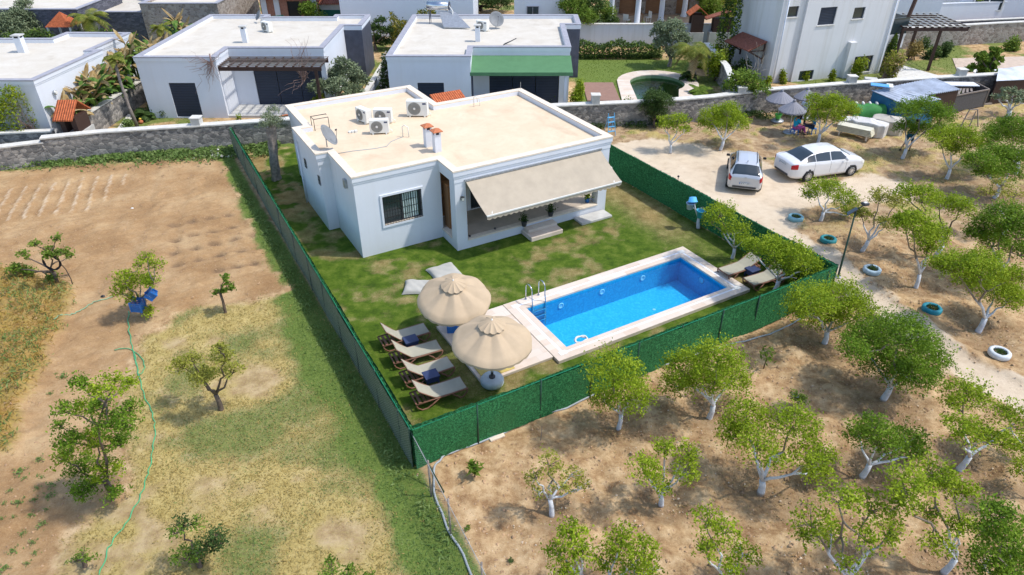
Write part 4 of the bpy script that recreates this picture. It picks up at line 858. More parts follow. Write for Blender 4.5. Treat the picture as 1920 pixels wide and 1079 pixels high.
b = MB(); b.face([(p[0], p[1], -.02) for p in i_]); b.build('water_surface', M['water'], pool)
for x, y in ((.35, .30), (OX-.35, .30), (.35, OY-.30), (OX-.35, OY-.30)): MB().bb(x-.14, y-.1, CZ, x+.14, y+.1, CZ+.008).build('skimmer_lid', M['plasticw'], pool)
def ringlight(px_, axis):
    b = MB(); b.lathe([(.11, 0), (.125, .02), (.085, .03), (.075, .01)], 20); b.lathe([(.0, .012), (.075, .01)], 20)
    if axis == 'y': b.v = [(px_+p[0], iy1-p[2]-.002, -.30+p[1]) for p in b.v]
    else: b.v = [(ix1-p[2]-.002, px_+p[0], -.30+p[1]) for p in b.v]
    b.build('pool_lamp', M['plasticpool'], pool, smooth=True)
M['plasticpool'] = simple('pale_blue_lamp', (.35, .68, .85), .4)
for x in (2.1, 3.95, 5.9): ringlight(x, 'y')
ringlight(1.8, 'x')
for x, y in ((1.6, 1.3), (3.6, 1.6), (5.6, 1.9)): b = MB(); b.lathe([(0, .012), (.06, .01), (.065, 0)], 12, (x, y, DP)); b.build('floor_inlet', M['plasticpool'], pool)
# ladder
ld = thing('pool_ladder', 'polished steel ladder hooked over the left back edge of the pool', 'ladder', H(3.15+1.15, -9.45+3.12, CZ), HY)
for y in (-.27, .27):
    pts = [(y, .42, 0), (y, .42, .35)] + [(y, .21+.21*math.cos(a), .55+.18*math.sin(a)) for a in [i*PI/8 for i in range(9)]] + [(y, 0, .3), (y, -.08, -.1), (y, -.10, -.95)]
    MB().tube(pts, .021, 10).build('rail', M['steel'], ld, smooth=True)
    MB().lathe([(.05, 0), (.05, .02), (.02, .03)], 12, (y, .42, 0)).build('foot_flange', M['steel'], ld)
for z in (-.25, -.48, -.70): MB().bb(-.26, -.13, z-.015, .26, -.06, z+.015).build('rung', M['steel'], ld)
# white hose ring
hs = MB(); rr_ = random.Random(4); pts = []
for i in range(60):
    a = i/60*4*PI; r = .20+.02*math.sin(i*.7); pts.append((r*math.cos(a)*1.1, r*math.sin(a)*.75, .03+.02*math.sin(i*.35)))
pts += [(.1, -.25, .02), (-.25, -.42, .02), (-.4, -.55, .03)]
hs.tube(pts, .028, 7); ho = hs.build('pool_hose', M['plasticw'], None, smooth=True, loc=H(3.15+1.35, -9.45+.72, -.03), rz=HY); tag(ho, 'coiled white hose floating in the near left corner of the pool', 'hose')
# side platform
pf = thing('paved_platform', 'paved stone platform on the lawn left of the pool', 'platform', H(.56, -9.13, 0), HY)
MB().bb(0, 0, 0, 2.585, 3.35, .10).build('paving', M['trav'], pf, bevel=.012)
MB().bb(.12, .10, .10, 1.22, 1.0, .118).build('hatch_cover', simple('ochre_hatch_cover', (.55, .42, .12), .6, var=.12), pf)
b = MB(); b.bb(.95, .86, .118, 1.05, .90, .135); b.build('hatch_handle', M['black'], pf)

# ------------------------------------------------------------------ FENCES
def chain(b, x0, x1, z0, z1, y, pitch=.07, t=.004):
    h = z1-z0; n = int((x1-x0+h)/pitch)
    for k in range(n+1):
        for sgn in (0, 1):
            xa = x0-h+k*pitch; za = z0; xb = xa+h; zb = z1
            if xa < x0: za += x0-xa; xa = x0
            if xb > x1: zb -= xb-x1; xb = x1
            if zb-za < .02: continue
            if sgn: xa, xb = x0+x1-xa, x0+x1-xb
            b.add([(xa-t, y, za), (xa+t, y, za), (xb+t, y, zb), (xb-t, y, zb)], [(0, 1, 2, 3)])
def turf_fence(label, p0, p1, posts, h=1.4, backing=False, wires=False, pm='darkgreen_post', zb=.02):
    a = Vector(p0); L_ = (Vector(p1)-a).length; d = (Vector(p1)-a).normalized()
    t = thing('green_fence', label, 'fence', a, math.atan2(d.y, d.x))
    rg = np.random.default_rng(int(L_*100)); nx, nz = int(L_/.06), 14
    for side, mat, off, nm in ((1, M['turf'], .018, 'hedge_mat'), (-1, M['netback'] if backing else M['turf'], -.018, 'hedge_mat_back')):
        X_, Z_ = np.meshgrid(np.linspace(0, L_, nx+1), np.linspace(zb, h, nz+1), indexing='ij')
        Yj = off + side*(rg.random(X_.shape)*.022 + .07*vnoise(X_, Z_, .9, 5)); Z2 = Z_.copy(); Z2[:, -1] += rg.random(nx+1)*.035-.01+.06*(vnoise(np.linspace(0, L_, nx+1), np.zeros(nx+1), .55, 9)-.5); X2 = X_.copy(); X2[1:-1] += (rg.random((nx-1, nz+1))-.5)*.03
        ids = np.arange((nx+1)*(nz+1)).reshape(nx+1, nz+1)
        F = np.stack([ids[:-1, :-1], ids[1:, :-1], ids[1:, 1:], ids[:-1, 1:]], -1).reshape(-1, 4)
        np_mesh(nm, np.stack([X2, Yj, Z2], -1).reshape(-1, 3), F, mat, t)
    # fuzzy plastic blades along the top edge
    n = int(L_*160); P = np.stack([rg.random(n)*L_, (rg.random(n)-.5)*.07, h-.02+rg.random(n)*.03], -1); V, F = leaves(P, .06, rg, asp=.35)
    np_mesh('top_fringe', V, F, M['turf'], t)
    for x in posts: MB().tube([(x, -.055, -.1), (x, -.055, h+.03)], .024, 8).build('post', M['darkgreen_post'], t, smooth=True)
    b = MB(); b.tube([(0, -.03, h), (L_, -.03, h)], .012, 6); b.build('top_wire', M['greenwire'], t)
    if wires:
        b = MB(); chain(b, .0, L_, .02, h-.01, -.085, .085, .0035); b.build('wire_netting', M['galvwire'], t)
    return t
M['darkgreen_post'] = simple('dark_green_post', (.02, .06, .04), .5)
M['galvwire'] = simple('galvanised_wire', (.36, .37, .36), .6, .3)
FL, FR, BR, BL = H(-2.5, -11.15), H(13.62, -11.2), H(13.6, 3.0), H(-2.15, 13.9)
turf_fence('long green artificial hedge fence in front of the pool', FL, FR, [1.85, 3.85, 5.6, 7.3, 9.0, 10.7, 12.3, 14.0, 15.7, 16.1])
turf_fence('green artificial hedge fence between the lawn and the dirt road', FR, H(13.6, 8.0), [.02, 1.9, 3.8, 5.7, 7.6, 9.5, 11.4, 13.3, 15.2, 17.1], h=1.4)
turf_fence('long green hedge fence with wire netting between the lawn and the field', BL, FL, [1, 3.4, 5.8, 8.2, 10.6, 13.0, 15.2, 17.0, 18.8, 20.6, 22.4, 24.2, 25.0], backing=True, wires=True)
# bare chain link with rail going on towards the bottom edge
CH0, CH1 = H(-2.5, -11.2), H(-2.86, -17.5)
d = (CH1-CH0).normalized(); t = thing('chain_link_fence', 'bare grey chain-link fence running on from the green fence corner to the bottom edge', 'fence', CH0, math.atan2(d.y, d.x)); Lc = (CH1-CH0).length
b = MB(); chain(b, 0, Lc, .02, 1.22, 0, .075, .0035); b.build('wire_netting', M['galvwire'], t)
for x in (1.05, 2.35, 4.2, 6.0): MB().tube([(x, .02, -.1), (x, .02, 1.32)], .026, 8).build('post', M['greybark'], t, smooth=True)
MB().tube([(0, 0, 1.22), (Lc, 0, 1.22)], .008, 5).build('top_wire', M['galvwire'], t)
MB().tube([(-.1, -.03, 1.3), (1.1, .35, .05)], .02, 6).build('brace', M['darkgreen_post'], t, smooth=True)
# grey irrigation pipe along the fence foot
pp = [G(1600, 560), G(1480, 612), G(1400, 642), G(1290, 672), G(1160, 722), G(1060, 765), G(960, 805), G(880, 838), G(835, 855), G(818, 872), G(812, 900), G(820, 950), G(850, 1010), G(885, 1079), G(920, 1150)]
sp = []
for i in range(len(pp)-1):
    for k in range(4): sp.append(pp[i].lerp(pp[i+1], k/4))
sp = [Vector((p.x+.03*math.sin(i*1.3), p.y+.03*math.sin(i*.9), zat(p.x, p.y)+.04)) for i, p in enumerate(sp)]
o = MB().tube(sp, .028, 8).build('water_pipe', M['greypipe'], None, smooth=True); tag(o, 'grey irrigation pipe lying along the foot of the front fence', 'pipe')
b = MB(); 
o = MB().box((0, 0, .03), (.45, .12, .06)).build('timber_block', M['cap'], None, loc=G(932, 822), rz=.5, bevel=.01); tag(o, 'short pale block lying at the foot of the front fence', 'block')
# ------------------------------------------------------------------ STONE WALLS
def stone_wall(label, pts, h, th=.4, cap=.5, name='stone_wall', mat='stone', capm='caplight', caph=.07, piers=()):
    t = thing(name, label, 'wall', (pts[0][0], pts[0][1], 0)); o0 = Vector(pts[0]).to_2d()
    P = [Vector(p[:2])-o0 for p in pts]
    def band(k):
        L_, R2 = [], []
        for i, p in enumerate(P):
            a = P[max(i-1, 0)]; b = P[min(i+1, len(P)-1)]; d = (b-a).normalized(); n = Vector((-d.y, d.x)); L_.append(p+n*k/2); R2.append(p-n*k/2)
        return L_, R2
    for nm, k, z0, z1, m_ in (('masonry', th, -.2, h-caph, mat), ('coping', cap, h-caph, h, capm)):
        A, B = band(k); b = MB(); n = len(P)
        seg = 1
        for i in range(n-1):
            a0, a1, b0, b1 = A[i], A[i+1], B[i], B[i+1]
            b.face([(b0.x, b0.y, z0), (b1.x, b1.y, z0), (b1.x, b1.y, z1), (b0.x, b0.y, z1)])
            b.face([(a1.x, a1.y, z0), (a0.x, a0.y, z0), (a0.x, a0.y, z1), (a1.x, a1.y, z1)])
            b.face([(b0.x, b0.y, z1), (b1.x, b1.y, z1), (a1.x, a1.y, z1), (a0.x, a0.y, z1)])
            if nm == 'coping': b.face([(a0.x, a0.y, z0), (a1.x, a1.y, z0), (b1.x, b1.y, z0), (b0.x, b0.y, z0)])
        for i in (0, n-1): b.face([(B[i].x, B[i].y, z0), (A[i].x, A[i].y, z0), (A[i].x, A[i].y, z1), (B[i].x, B[i].y, z1)])
        b.build(nm, M[m_], t)
    for (x, y, ph) in piers:
        b = MB(); b.bb(x-o0.x-.23, y-o0.y-.23, h-.02, x-o0.x+.23, y-o0.y+.23, h+ph); pr = b.build('pier', M['concrete'], t)
        MB().bb(x-o0.x-.27, y-o0.y-.27, h+ph, x-o0.x+.27, y-o0.y+.27, h+ph+.05).build('pier_cap', M['caplight'], pr)
    return t
FRONTW = [(-23.82, 33.14), (-21.3, 34.0), (-15.4, 35.2), (-11.8, 36.0), (-6, 36.9), (2.5, 38.2), (4.8, 38.5), (8.5, 39.0), (11.7, 39.8), (15.3, 41.1), (20.2, 42.3), (27.2, 43.7), (36, 45.2), (52, 48.5)]
stone_wall('long grey rubble stone wall with pale coping running behind the villa', FRONTW, 1.42, piers=[(-16.6, 35.0, .35), (4.75, 38.5, .45), (13.6, 40.45, .3), (21.0, 42.5, .35), (28.6, 44.0, .35)])
stone_wall('lower rubble stone wall along the field at the far left', [(-44, 30.0), (-34, 31.2), (-25.8, 32.4), (-23.75, 33.2)], 1.2)
stone_wall('narrow stone wall with coping set back behind the lower one at the far left', [(-44, 32.6), (-34, 33.3), (-26.5, 34.0), (-23.9, 34.35)], 1.35, .3, .4)
stone_wall('stone garden wall running back between the two left flat roofed houses', [(-23.6, 35.6), (-23.4, 43.5), (-23.3, 47)], 1.35, .3, .42)
stone_wall('pale low wall in the planted gap between the two grey edged houses', [(-9.3, 42.0), (-9.2, 51)], .6, .25, .35, 'garden_wall', 'pale')
stone_wall('rubble garden wall running back beside the round green pool', [(13.4, 40.7), (14.2, 46), (14.3, 52)], 1.5, .3, .42)
stone_wall('long tan stone wall with pale coping at the top right', [(30.5, 56.2), (40, 58.3), (60, 62)], 1.6, .35, .45, mat='stone_tan')
stone_wall('white rendered upper wall along the top right road', [(28, 61.5), (36, 63), (62, 67)], 2.1, .25, .3, 'rendered_wall', 'white', 'white')
stone_wall('patchy white rendered wall behind the round pool garden', [(4.7, 57.3), (12.0, 57.3), (18.4, 57.3)], 1.7, .3, .36, 'rendered_wall', 'whitewall', 'caplight')
# ------------------------------------------------------------------ NEIGHBOUR HOUSES
def pxr(Y, x0, y0, x1, y1, X0):
    a = PY(x0, y0, Y); b = PY(x1, y1, Y); return (a.x-X0, b.x-X0, b.z, a.z)
def flat_house(label, poly, zt, wallm='white', mats=None, extra=None, holes={}, dep=.12, roofm='roofw', capm='capg'):
    t = thing('flat_roofed_house', label, 'house', (poly[0][0], poly[0][1], 0)); o = poly[0]; P = [(p[0]-o[0], p[1]-o[1]) for p in poly]
    b = MB(); edge_walls(b, P, 0, zt-.05, holes, dep, mats or {})
    b.build('wall', [M[wallm]]+[M[k] for k in (extra or [])], t)
    roof_parts(t, P, zt, zt-.25, .28, M[roofm], M[capm], M['white'], cornice=wallm == 'white')
    return t
H2P = [(-21.6, 40), (-17, 40), (-17, 42.1), (-11.3, 42.1), (-11.3, 48), (-10.1, 48), (-10.1, 51.3), (-12.5, 51.3), (-12.5, 50.6), (-17.2, 50.6), (-17.2, 51.3), (-21.4, 51.3)]
h = pxr(40, 313, 154, 372, 218, -21.6)
h2 = flat_house('white flat-roofed house with navy shutters and a dark timber pergola', H2P, 3.6, mats={4: 1, 5: 1}, extra=['slate'], holes={0: [(1.55, 3.1, .06, 2.1)], 2: [(1.25, 5.4, .06, 2.45)]})
MB().bb(1.56, .06, .07, 3.09, .10, 2.09).build('shutter', M['navy'], h2)
b = MB()
for k in range(3): sh = MB().bb(4.6+1.26+k*1.385, 2.16, .07, 4.6+1.26+(k+1)*1.385-.03, 2.20, 2.44).build('shutter', M['navy'], h2)
MB().bb(4.6, .02, 0, 10.3, 2.1, .14).build('patio', M['concrete'], h2)
def pergola(label, x0, y0, x1, y1, z, posts, n1, n2, group=None, mat='darkwood', latt='greywood'):
    t = thing('pergola', label, 'pergola', (x0, y0, 0))
    W_, D_ = x1-x0, y1-y0
    MB().bb(0, 0, z-.2, W_, .12, z).build('beam', M[mat], t); MB().bb(0, D_-.12, z-.2, W_, D_, z).build('beam', M[mat], t)
    for k in range(n1+1): x = W_*k/n1; MB().bb(max(x-.03, 0), -.08, z+.002, min(x+.03, W_), D_, z+.10).build('rafter', M[mat], t)
    for k in range(n2+1): y = D_*k/n2; MB().bb(-.06, y-.02, z+.102, W_+.06, y+.02, z+.13).build('batten', M[latt], t)
    for px_, py_ in posts: MB().bb(px_-.08, py_-.08, 0, px_+.08, py_+.08, z-.2).build('post', M[mat], t)
    return t
pergola('dark timber pergola with a bare climber on the left white house', -17.45, 40.15, -11.05, 42.03, 2.95, [(.12, .1), (6.05, .1)], 12, 6)
H3P = [(-7.2, 40.2), (-2.4, 40.2), (-2.4, 42.3), (3.5, 42.3), (3.5, 48.3), (4.6, 48.3), (4.6, 51.3), (-7.0, 51.3)]
h3 = flat_house('white flat-roofed house with green awning and solar water heater', H3P, 3.6, mats={4: 1, 5: 1}, extra=['slate'], holes={0: [(1.65, 3.2, .9, 2.05)], 2: [(1.0, 5.3, .06, 2.5)]})
MB().bb(1.66, .06, .91, 3.19, .10, 2.04).build('shutter', M['navy'], h3)
for k in range(3): MB().bb(4.8+1.01+k*1.43, 2.18, .07, 4.8+1.01+(k+1)*1.43-.03, 2.22, 2.49).build('shutter', M['navy'], h3)
MB().bb(4.8, .02, 0, 10.6, 2.1, .14).build('patio', M['concrete'], h3)
M['greenawn'] = fabric('green_awning_canvas', (.10, .22, .11), .2)
ga = thing('green_awning', 'moss green awning over the dark shuttered porch of the middle house', 'awning', (-2.4, 42.2, 0))
b = MB(); b.sheet(lambda u, v: (-.05+u*6.0, -v*2.0, 3.1-.45*v-.05*math.sin(PI*v)), 24, 8); b.sheet(lambda u, v: (-.05+u*6.0, -v*2.0, 3.08-.45*v-.05*math.sin(PI*v)), 24, 8)
b.sheet(lambda u, v: (-.05+u*6.0, -2.0-.005*v, 2.65-.2*v), 24, 1); b.build('canvas', M['greenawn'], ga, smooth=True)
for x in (.04, 5.55): MB().bb(x-.08, -1.9, 0, x+.08, -1.74, 2.55).build('post', M['slate'] if x < 1 else M['white'], ga)
MB().bb(-.05, -2.0, 2.5, 5.95, -1.94, 2.62).build('front_bar', M['slate'], ga)
H1P = [(-24.75, 35.5), (-24.3, 41.6), (-24.9, 41.6), (-24.6, 45.9), (-28.7, 46.0), (-28.8, 44.4), (-46, 44.4), (-46, 35.5)]
h1 = flat_house('white flat-roofed house at the far left behind banana plants', H1P, 3.6, holes={0: [(2.6, 3.8, .2, 2.0)]})
MB().box((.14, 3.2, 1.1), (.05, 1.16, 1.78)).build('shutter', M['navy'], h1)
wl = thing('wall_lamp', 'round bulkhead lamp on the side wall of the far left house', 'lamp', (-24.62, 36.6, 2.6), R_(90))
MB().tube([(0, 0, 0), (0, -.10, .0)], .12, 12).build('lamp_body', M['galv'], wl, smooth=True); MB().tube([(0, -.10, 0), (0, -.14, 0)], .09, 12).build('lamp_glass', M['plasticw'], wl)
# things on their roofs
Nf = lambda x, y, z=0: Vector((x, y, z))
ac_unit('air conditioner on the flat roof of the pergola house', *G(502, 60, 3.35)[:2], 3.35, R_(-38), 'air conditioners on neighbouring roofs', fn=Nf)
ac_unit('air conditioner beside the dish on the roof with the water heater', *G(905, 58, 3.35)[:2], 3.35, R_(-30), 'air conditioners on neighbouring roofs', fn=Nf)
p = G(461, 80, 3.35); chimney('white chimney on the flat roof of the pergola house', p.x, p.y, 3.35, .3, .95, None, Nf, 0, 'concrete', False)
p = G(896, 78, 3.35); chimney('white chimney on the roof with the solar water heater', p.x, p.y, 3.35, .3, .95, None, Nf, 0, 'concrete', False)
p = G(44, 98, 3.35); chimney('white chimney with a flat slab on the far left roof', p.x, p.y, 3.35, .4, .95, None, Nf, 0, 'concrete', False)
p = G(930, 53, 3.35); dish('pale satellite dish on the roof with the solar water heater', p, R_(20), .5, 60, h=.55)
p = G(490, 43, 3.35); dish('small dish at the back left of the pergola house roof', p, R_(-60), .35, 60)
sh = thing('solar_water_heater', 'solar water heater with silver tank and dark panel on a flat roof', 'solar heater', G(822, 48, 3.35), R_(-8))
b = MB(); b.tube([(-.85, .6, 1.15), (.65, .6, 1.15)], .28, 20); b.build('tank', M['steel'], sh, smooth=True)
MB().tube([(.65, .6, 1.15), (.72, .6, 1.15)], .28, 20).build('tank_end', M['slate'], sh)
b = MB(); b.add([(.0, .35, .85), (1.1, .35, .85), (2.4, -.9, .12), (.6, -.95, .12), (.0, .35, .80), (1.1, .35, .80), (2.4, -.9, .07), (.6, -.95, .07)], [(0, 3, 2, 1), (4, 5, 6, 7), (0, 1, 5, 4), (1, 2, 6, 5), (2, 3, 7, 6), (3, 0, 4, 7)]); b.build('solar_panel', M['galv'], sh)
for x in (-.7, .5):
    for y in (.4, .8): MB().bar((x, y, 0), (x, y, .95), .035).build('leg', M['slate'], sh)
b = MB(); b.bar((-.7, .4, .5), (.5, .4, .5), .03); b.bar((-.7, .4, .05), (-.7, .8, .9), .03); b.build('brace', M['slate'], sh)
b = MB(); b.tube([(.7, .45, 1.2), (1.0, .2, .9), (.95, -.1, 0)], .03, 6); b.build('pipe', M['plasticw'], sh, smooth=True)
fr = thing('folding_stand', 'bent grey metal stand lying on the roof near the green awning', 'stand', G(956, 84, 3.36))
b = MB(); b.bar((-.4, -.2, 0.02), (.4, .1, .35), .04); b.bar((-.3, .2, .02), (.3, -.15, .35), .04); b.bar((-.4, -.2, .02), (-.3, .2, .02), .04); b.build('bars', M['darkgrey'], fr)
# ------------------------------------------------------------------ tall white house on the right
TA = Vector((17.5, 46.7)); ty = R_(17.5); tw = thing('tall_white_house', 'tall two-storey white house with rain streaked wall and dark windows', 'house', (TA.x, TA.y, 0), ty)
td = Vector((math.cos(ty), math.sin(ty))); tn = Vector((-td.y, td.x))
def TP(px, py, k=0):   # pixel on the front plane (k metres behind it) -> (s, z)
    d = _ray(px, py); A = TA+tn*k; t = (A.x*tn.x+A.y*tn.y)/(d.x*tn.x+d.y*tn.y); p = Vector((d.x*t, d.y*t)); return ((p-TA).dot(td), CAMH+d.z*t)
def TR(x0, y0, x1, y1): a = TP(x0, y0); b_ = TP(x1, y1); return (a[0], b_[0], b_[1], a[1])
wins = [TR(1483, 14, 1498, 33), TR(1540, 15, 1563, 46), TR(1603, 15, 1618, 35), TR(1604, 107, 1630, 134), TR(1500, 134, 1521, 156)]
wins = [(w_[0], w_[1], max(w_[2], .05), w_[3]) for w_ in wins]
TW, TD, TH_ = 9.15, 5.2, 6.6
s1_ = 1.75
b = MB(); b.wall((0, .18), (s1_, .18), 0, TH_, [w_ for w_ in wins if w_[1] < s1_]); b.wall((s1_, .18), (s1_, 0), 0, TH_)
b.wall((s1_, 0), (TW, 0), 0, TH_, [(w_[0]-s1_, w_[1]-s1_, w_[2], w_[3]) for w_ in wins if w_[0] > s1_]); b.wall((TW, 0), (TW, TD), 0, TH_); b.wall((TW, TD), (0, TD), 0, TH_); b.wall((0, TD), (0, .18), 0, TH_)
b.face([(0, .18, TH_), (TW, 0, TH_), (TW, TD, TH_), (0, TD, TH_)]); b.build('wall', M['white_old'], tw)
for i, w_ in enumerate(wins):
    y0 = (0 if w_[0] > s1_ else .18)
    if i == 1: MB().bb(w_[0], y0+.08, w_[2], w_[1], y0+.12, w_[3]).build('shutter', M['navy'], tw)
    else: framed_window(tw, (0, y0), (1, 0), w_[0], w_[1], w_[2], w_[3], mull=0, frame=.05, fm=M['slate'])
    MB().bb(w_[0]-.06, y0-.05, w_[2]-.06, w_[1]+.06, y0-.001, w_[2]-.002).build('sill', M['caplight'], tw)
a = TP(1446, 157); MB().tube([(.35, .10, 0), (.35, .10, TH_)], .045, 8).build('downpipe', M['pale'], tw, smooth=True)
MB().tube([(TW-.25, -.06, 0), (TW-.25, -.06, TH_)], .04, 8).build('downpipe', M['pale'], tw, smooth=True)
a = TP(1585, 79); c_ = TP(1574, 150); MB().bb(c_[0]-.1, -.35, 0, c_[0]+.42, -.002, a[1]).build('chimney_breast', M['white_old'], tw)
cb = thing('tiled_porch_canopy', 'red tiled canopy on dark brackets on the side of the tall white house', 'canopy', (TA.x-.45, TA.y+.6, 2.2), ty+R_(90))
b = MB(); b.add([(0, 0, .5), (2.9, 0, .5), (2.9, 1.35, 0), (0, 1.35, 0), (0, 0, .42), (2.9, 0, .42), (2.9, 1.35, -.08), (0, 1.35, -.08)], [(0, 1, 2, 3), (4, 7, 6, 5), (0, 4, 5, 1), (1, 5, 6, 2), (2, 6, 7, 3), (3, 7, 4, 0)]); b.build('tile_roof', M['tileold'], cb)
for x in (.15, 2.75): b = MB(); b.bar((x, 1.2, -.1), (x, .05, -.7), .09); b.bar((x, 0.02, .35), (x, .02, -1.0), .09); b.bar((x, 0, -.12), (x, 1.25, -.12), .07); b.build('bracket', M['darkwood'], cb)
# balcony side and pergola of the tall house
bl = thing('balcony', 'balcony with dark glass parapet on the right side of the tall white house', 'balcony', (26.3, 49.7, 0), ty)
MB().bb(0, .2, 2.3, 1.7, 3.6, 2.5).build('slab', M['white_old'], bl); MB().bb(0, .2, 1.55, 1.65, .5, 2.3).build('beam', M['white_old'], bl)
MB().bb(.02, .22, 2.5, 1.68, .26, 3.6).build('glass_panel', M['glass'], bl); MB().bb(1.64, .27, 2.5, 1.68, 3.55, 3.6).build('glass_panel', M['glass'], bl)
MB().bb(.5, .25, 0, 1.2, .9, 1.55).build('pier', M['white_old'], bl)
pergola('dark slatted timber pergola on the right of the tall white house', 27.2, 49.8, 31.8, 54.2, 3.0, [(.15, .2), (2.8, .2), (2.8, 3.3)], 9, 7, latt='caplight')
pt = MB().bar((27.6, 50.5, 2.6), (28.6, 51.2, 7.5), .2).build('timber_post', M['darkwood'], None); tag(pt, 'tall dark slanted timber beam beside the balcony of the tall house', 'beam')
pv = MB().prism([(26.2, 46.6), (30.3, 48.2), (28.8, 51.2), (26.6, 50)], 0.0, .06).build('garden_path', M['caplight'], None); pv['kind'] = 'structure'
pv = MB().prism([(31.5, 48.6), (42, 50.8), (42, 54), (33.5, 53.2)], 0.0, .05).build('pool_terrace', simple('sandstone_paving', (.52, .41, .32), .8, var=.12), None); pv['kind'] = 'structure'
# neighbour pools
def small_pool(label, outer, inner, wm, fl, z=-.15, cop='travlight', dp=-1.2):
    t = thing('garden_pool', label, 'swimming pool', (inner[0][0], inner[0][1], 0)); o = inner[0]
    O = [(p[0]-o[0], p[1]-o[1]) for p in outer]; I = [(p[0]-o[0], p[1]-o[1]) for p in inner]
    b = MB(); b.ring(O, I, .10, .10); b.ring(O, O, -.1, .10); b.ring(I, I, .04, .10); b.build('coping', M[cop], t)
    b = MB(); b.ring(I, I, dp, .04); b.build('pool_wall', fl, t); b = MB(); b.face([(p[0], p[1], dp) for p in I]); b.build('pool_floor', fl, t)
    b = MB(); b.face([(p[0], p[1], z) for p in I]); b.build('water_surface', M[wm], t)
def circ(cx_, cy_, rx, ry, a0, a1, n): return [(cx_+rx*math.cos(R_(a0+(a1-a0)*i/n)), cy_+ry*math.sin(R_(a0+(a1-a0)*i/n))) for i in range(n+1)]
small_pool('round-backed green pool with pale stone surround in the neighbouring garden', [(7.0, 43.0)]+[(11.6, 43.0)]+circ(9.95, 46.9, 2.75, 2.9, -45, 182, 18), [(8.0, 43.0)]+[(10.6, 43.0)]+circ(9.9, 46.8, 1.85, 1.9, -50, 182, 18), 'greenwater', simple('green_algae_lining', (.16, .26, .14), .7, var=.25, nsc=.8), cop='trav')
small_pool('narrow dark pool behind the stone wall of the pergola house', [(-18.9, 36.3), (-11.4, 37.5), (-11.4, 38.9), (-18.2, 38.2)], [(-18.2, 36.7), (-11.7, 37.6), (-11.7, 38.5), (-17.9, 37.95)], 'greenwater', M['slate'])
small_pool('blue pool with pale edge on the terrace at the right', [(32.8, 46.5), (43, 48.4), (43, 51.3), (33.0, 49.9)], [(33.3, 47.0), (42.5, 48.8), (42.5, 50.7), (33.6, 49.4)], 'water', M['poolwall'])
dk = MB().bb(4.8, 43.0, 0, 6.9, 46.9, .09).build('wooden_deck', wood('red_brown_decking', (.22, .12, .085), (.32, .19, .14), 1.0), None); tag(dk, 'red-brown wooden deck left of the round green pool', 'deck')
# little tiled gate roofs
def gate_roof(label, x, y, rz, w_, d_, z0, z1, mat='tile', group=None):
    t = thing('tiled_gate', label, 'gate', (x, y, 0), rz, group)
    b = MB(); k = d_/2
    b.add([(-w_/2, -k, z0), (w_/2, -k, z0), (w_/2, 0, z1), (-w_/2, 0, z1), (w_/2, k, z0), (-w_/2, k, z0), (-w_/2, -k, z0-.07), (w_/2, -k, z0-.07), (w_/2, 0, z1-.07), (-w_/2, 0, z1-.07), (w_/2, k, z0-.07), (-w_/2, k, z0-.07)],
          [(0, 1, 2, 3), (3, 2, 4, 5), (7, 6, 9, 8), (8, 9, 11, 10), (0, 6, 7, 1), (5, 4, 10, 11), (1, 7, 8, 2), (2, 8, 10, 4), (0, 3, 9, 6), (3, 5, 11, 9)]); b.build('tile_roof', M[mat], t)
    for s_ in (-1, 1):
        MB().bb(s_*(w_/2-.2)-.13, -k*.62, 1.2, s_*(w_/2-.2)+.13, k*.62, z0-.02).build('timber_side', M['darkwood'], t)
        MB().bb(s_*(w_/2-.2)-.2, -k*.75, 0, s_*(w_/2-.2)+.2, k*.75, 1.2).build('pier', M['concrete'], t)
    return t
gate_roof('small orange tiled gate roof on dark timber at the far left wall', -22.95, 34.9, R_(0), 1.0, 1.9, 2.0, 2.75)
gate_roof('bright orange tiled gate roof behind the silvery olive tree', 14.6, 57.0, R_(90), 1.3, 1.5, 2.5, 3.1)
gate_roof('brown tiled gable roof on dark posts beside the orange gate roof', 17.0, 56.9, R_(90), .9, 3.6, 2.2, 2.75, 'tileold')
# ------------------------------------------------------------------ far background buildings
def box_house(name, label, x0, y0, x1, y1, h_, wm, cm='capg', rm='roofw', rz=0, parts=()):
    t = thing(name, label, 'house', (x0, y0, 0), rz); P = rect(0, 0, x1-x0, y1-y0)
    b = MB(); edge_walls(b, P, 0, h_-.05); b.build('wall', M[wm], t); roof_parts(t, P, h_, h_-.2, .3, M[rm], M[cm], M[wm], cornice=False)
    return t
t = box_house('stone_house', 'blue-grey stone clad house with pale flat roof at the top left edge', -43.5, 56, -33.6, 63, PY(100, 17, 56).z, 'stone_blue')
t = box_house('stone_house', 'low stone house with long pale flat roof and small dark window at the top left', -34.5, 58.5, -29.9, 68, PY(210, 22, 58.5).z, 'stone_blue')
t = box_house('stone_house', 'tan stone wing with a dark teal window at the top left', -29.8, 58.3, -23.6, 68, PY(330, 6, 58.3).z, 'stone_tan')
framed_window(t, (0, 0), (1, 0), 2.0, 3.0, .9, 2.0, dep=-.06, mull=1, fm=M['slate'])
ob = thing('orange_tiled_pavilion', 'small orange tiled hipped roof in front of the stone houses', 'pavilion', (-34.1, 54.6, 0)); ob.scale = (.6, .6, .95)
b = MB(); b.add([(-1.6, -1.4, 2.3), (1.6, -1.4, 2.3), (1.6, 1.4, 2.3), (-1.6, 1.4, 2.3), (0, 0, 3.3)], [(0, 1, 4), (1, 2, 4), (2, 3, 4), (3, 0, 4), (3, 2, 1, 0)]); b.build('tile_roof', M['tile'], ob)
for x in (-1.4, 1.4):
    for y in (-1.2, 1.2): MB().bb(x-.1, y-.1, 0, x+.1, y+.1, 2.3).build('post', M['white'], ob)
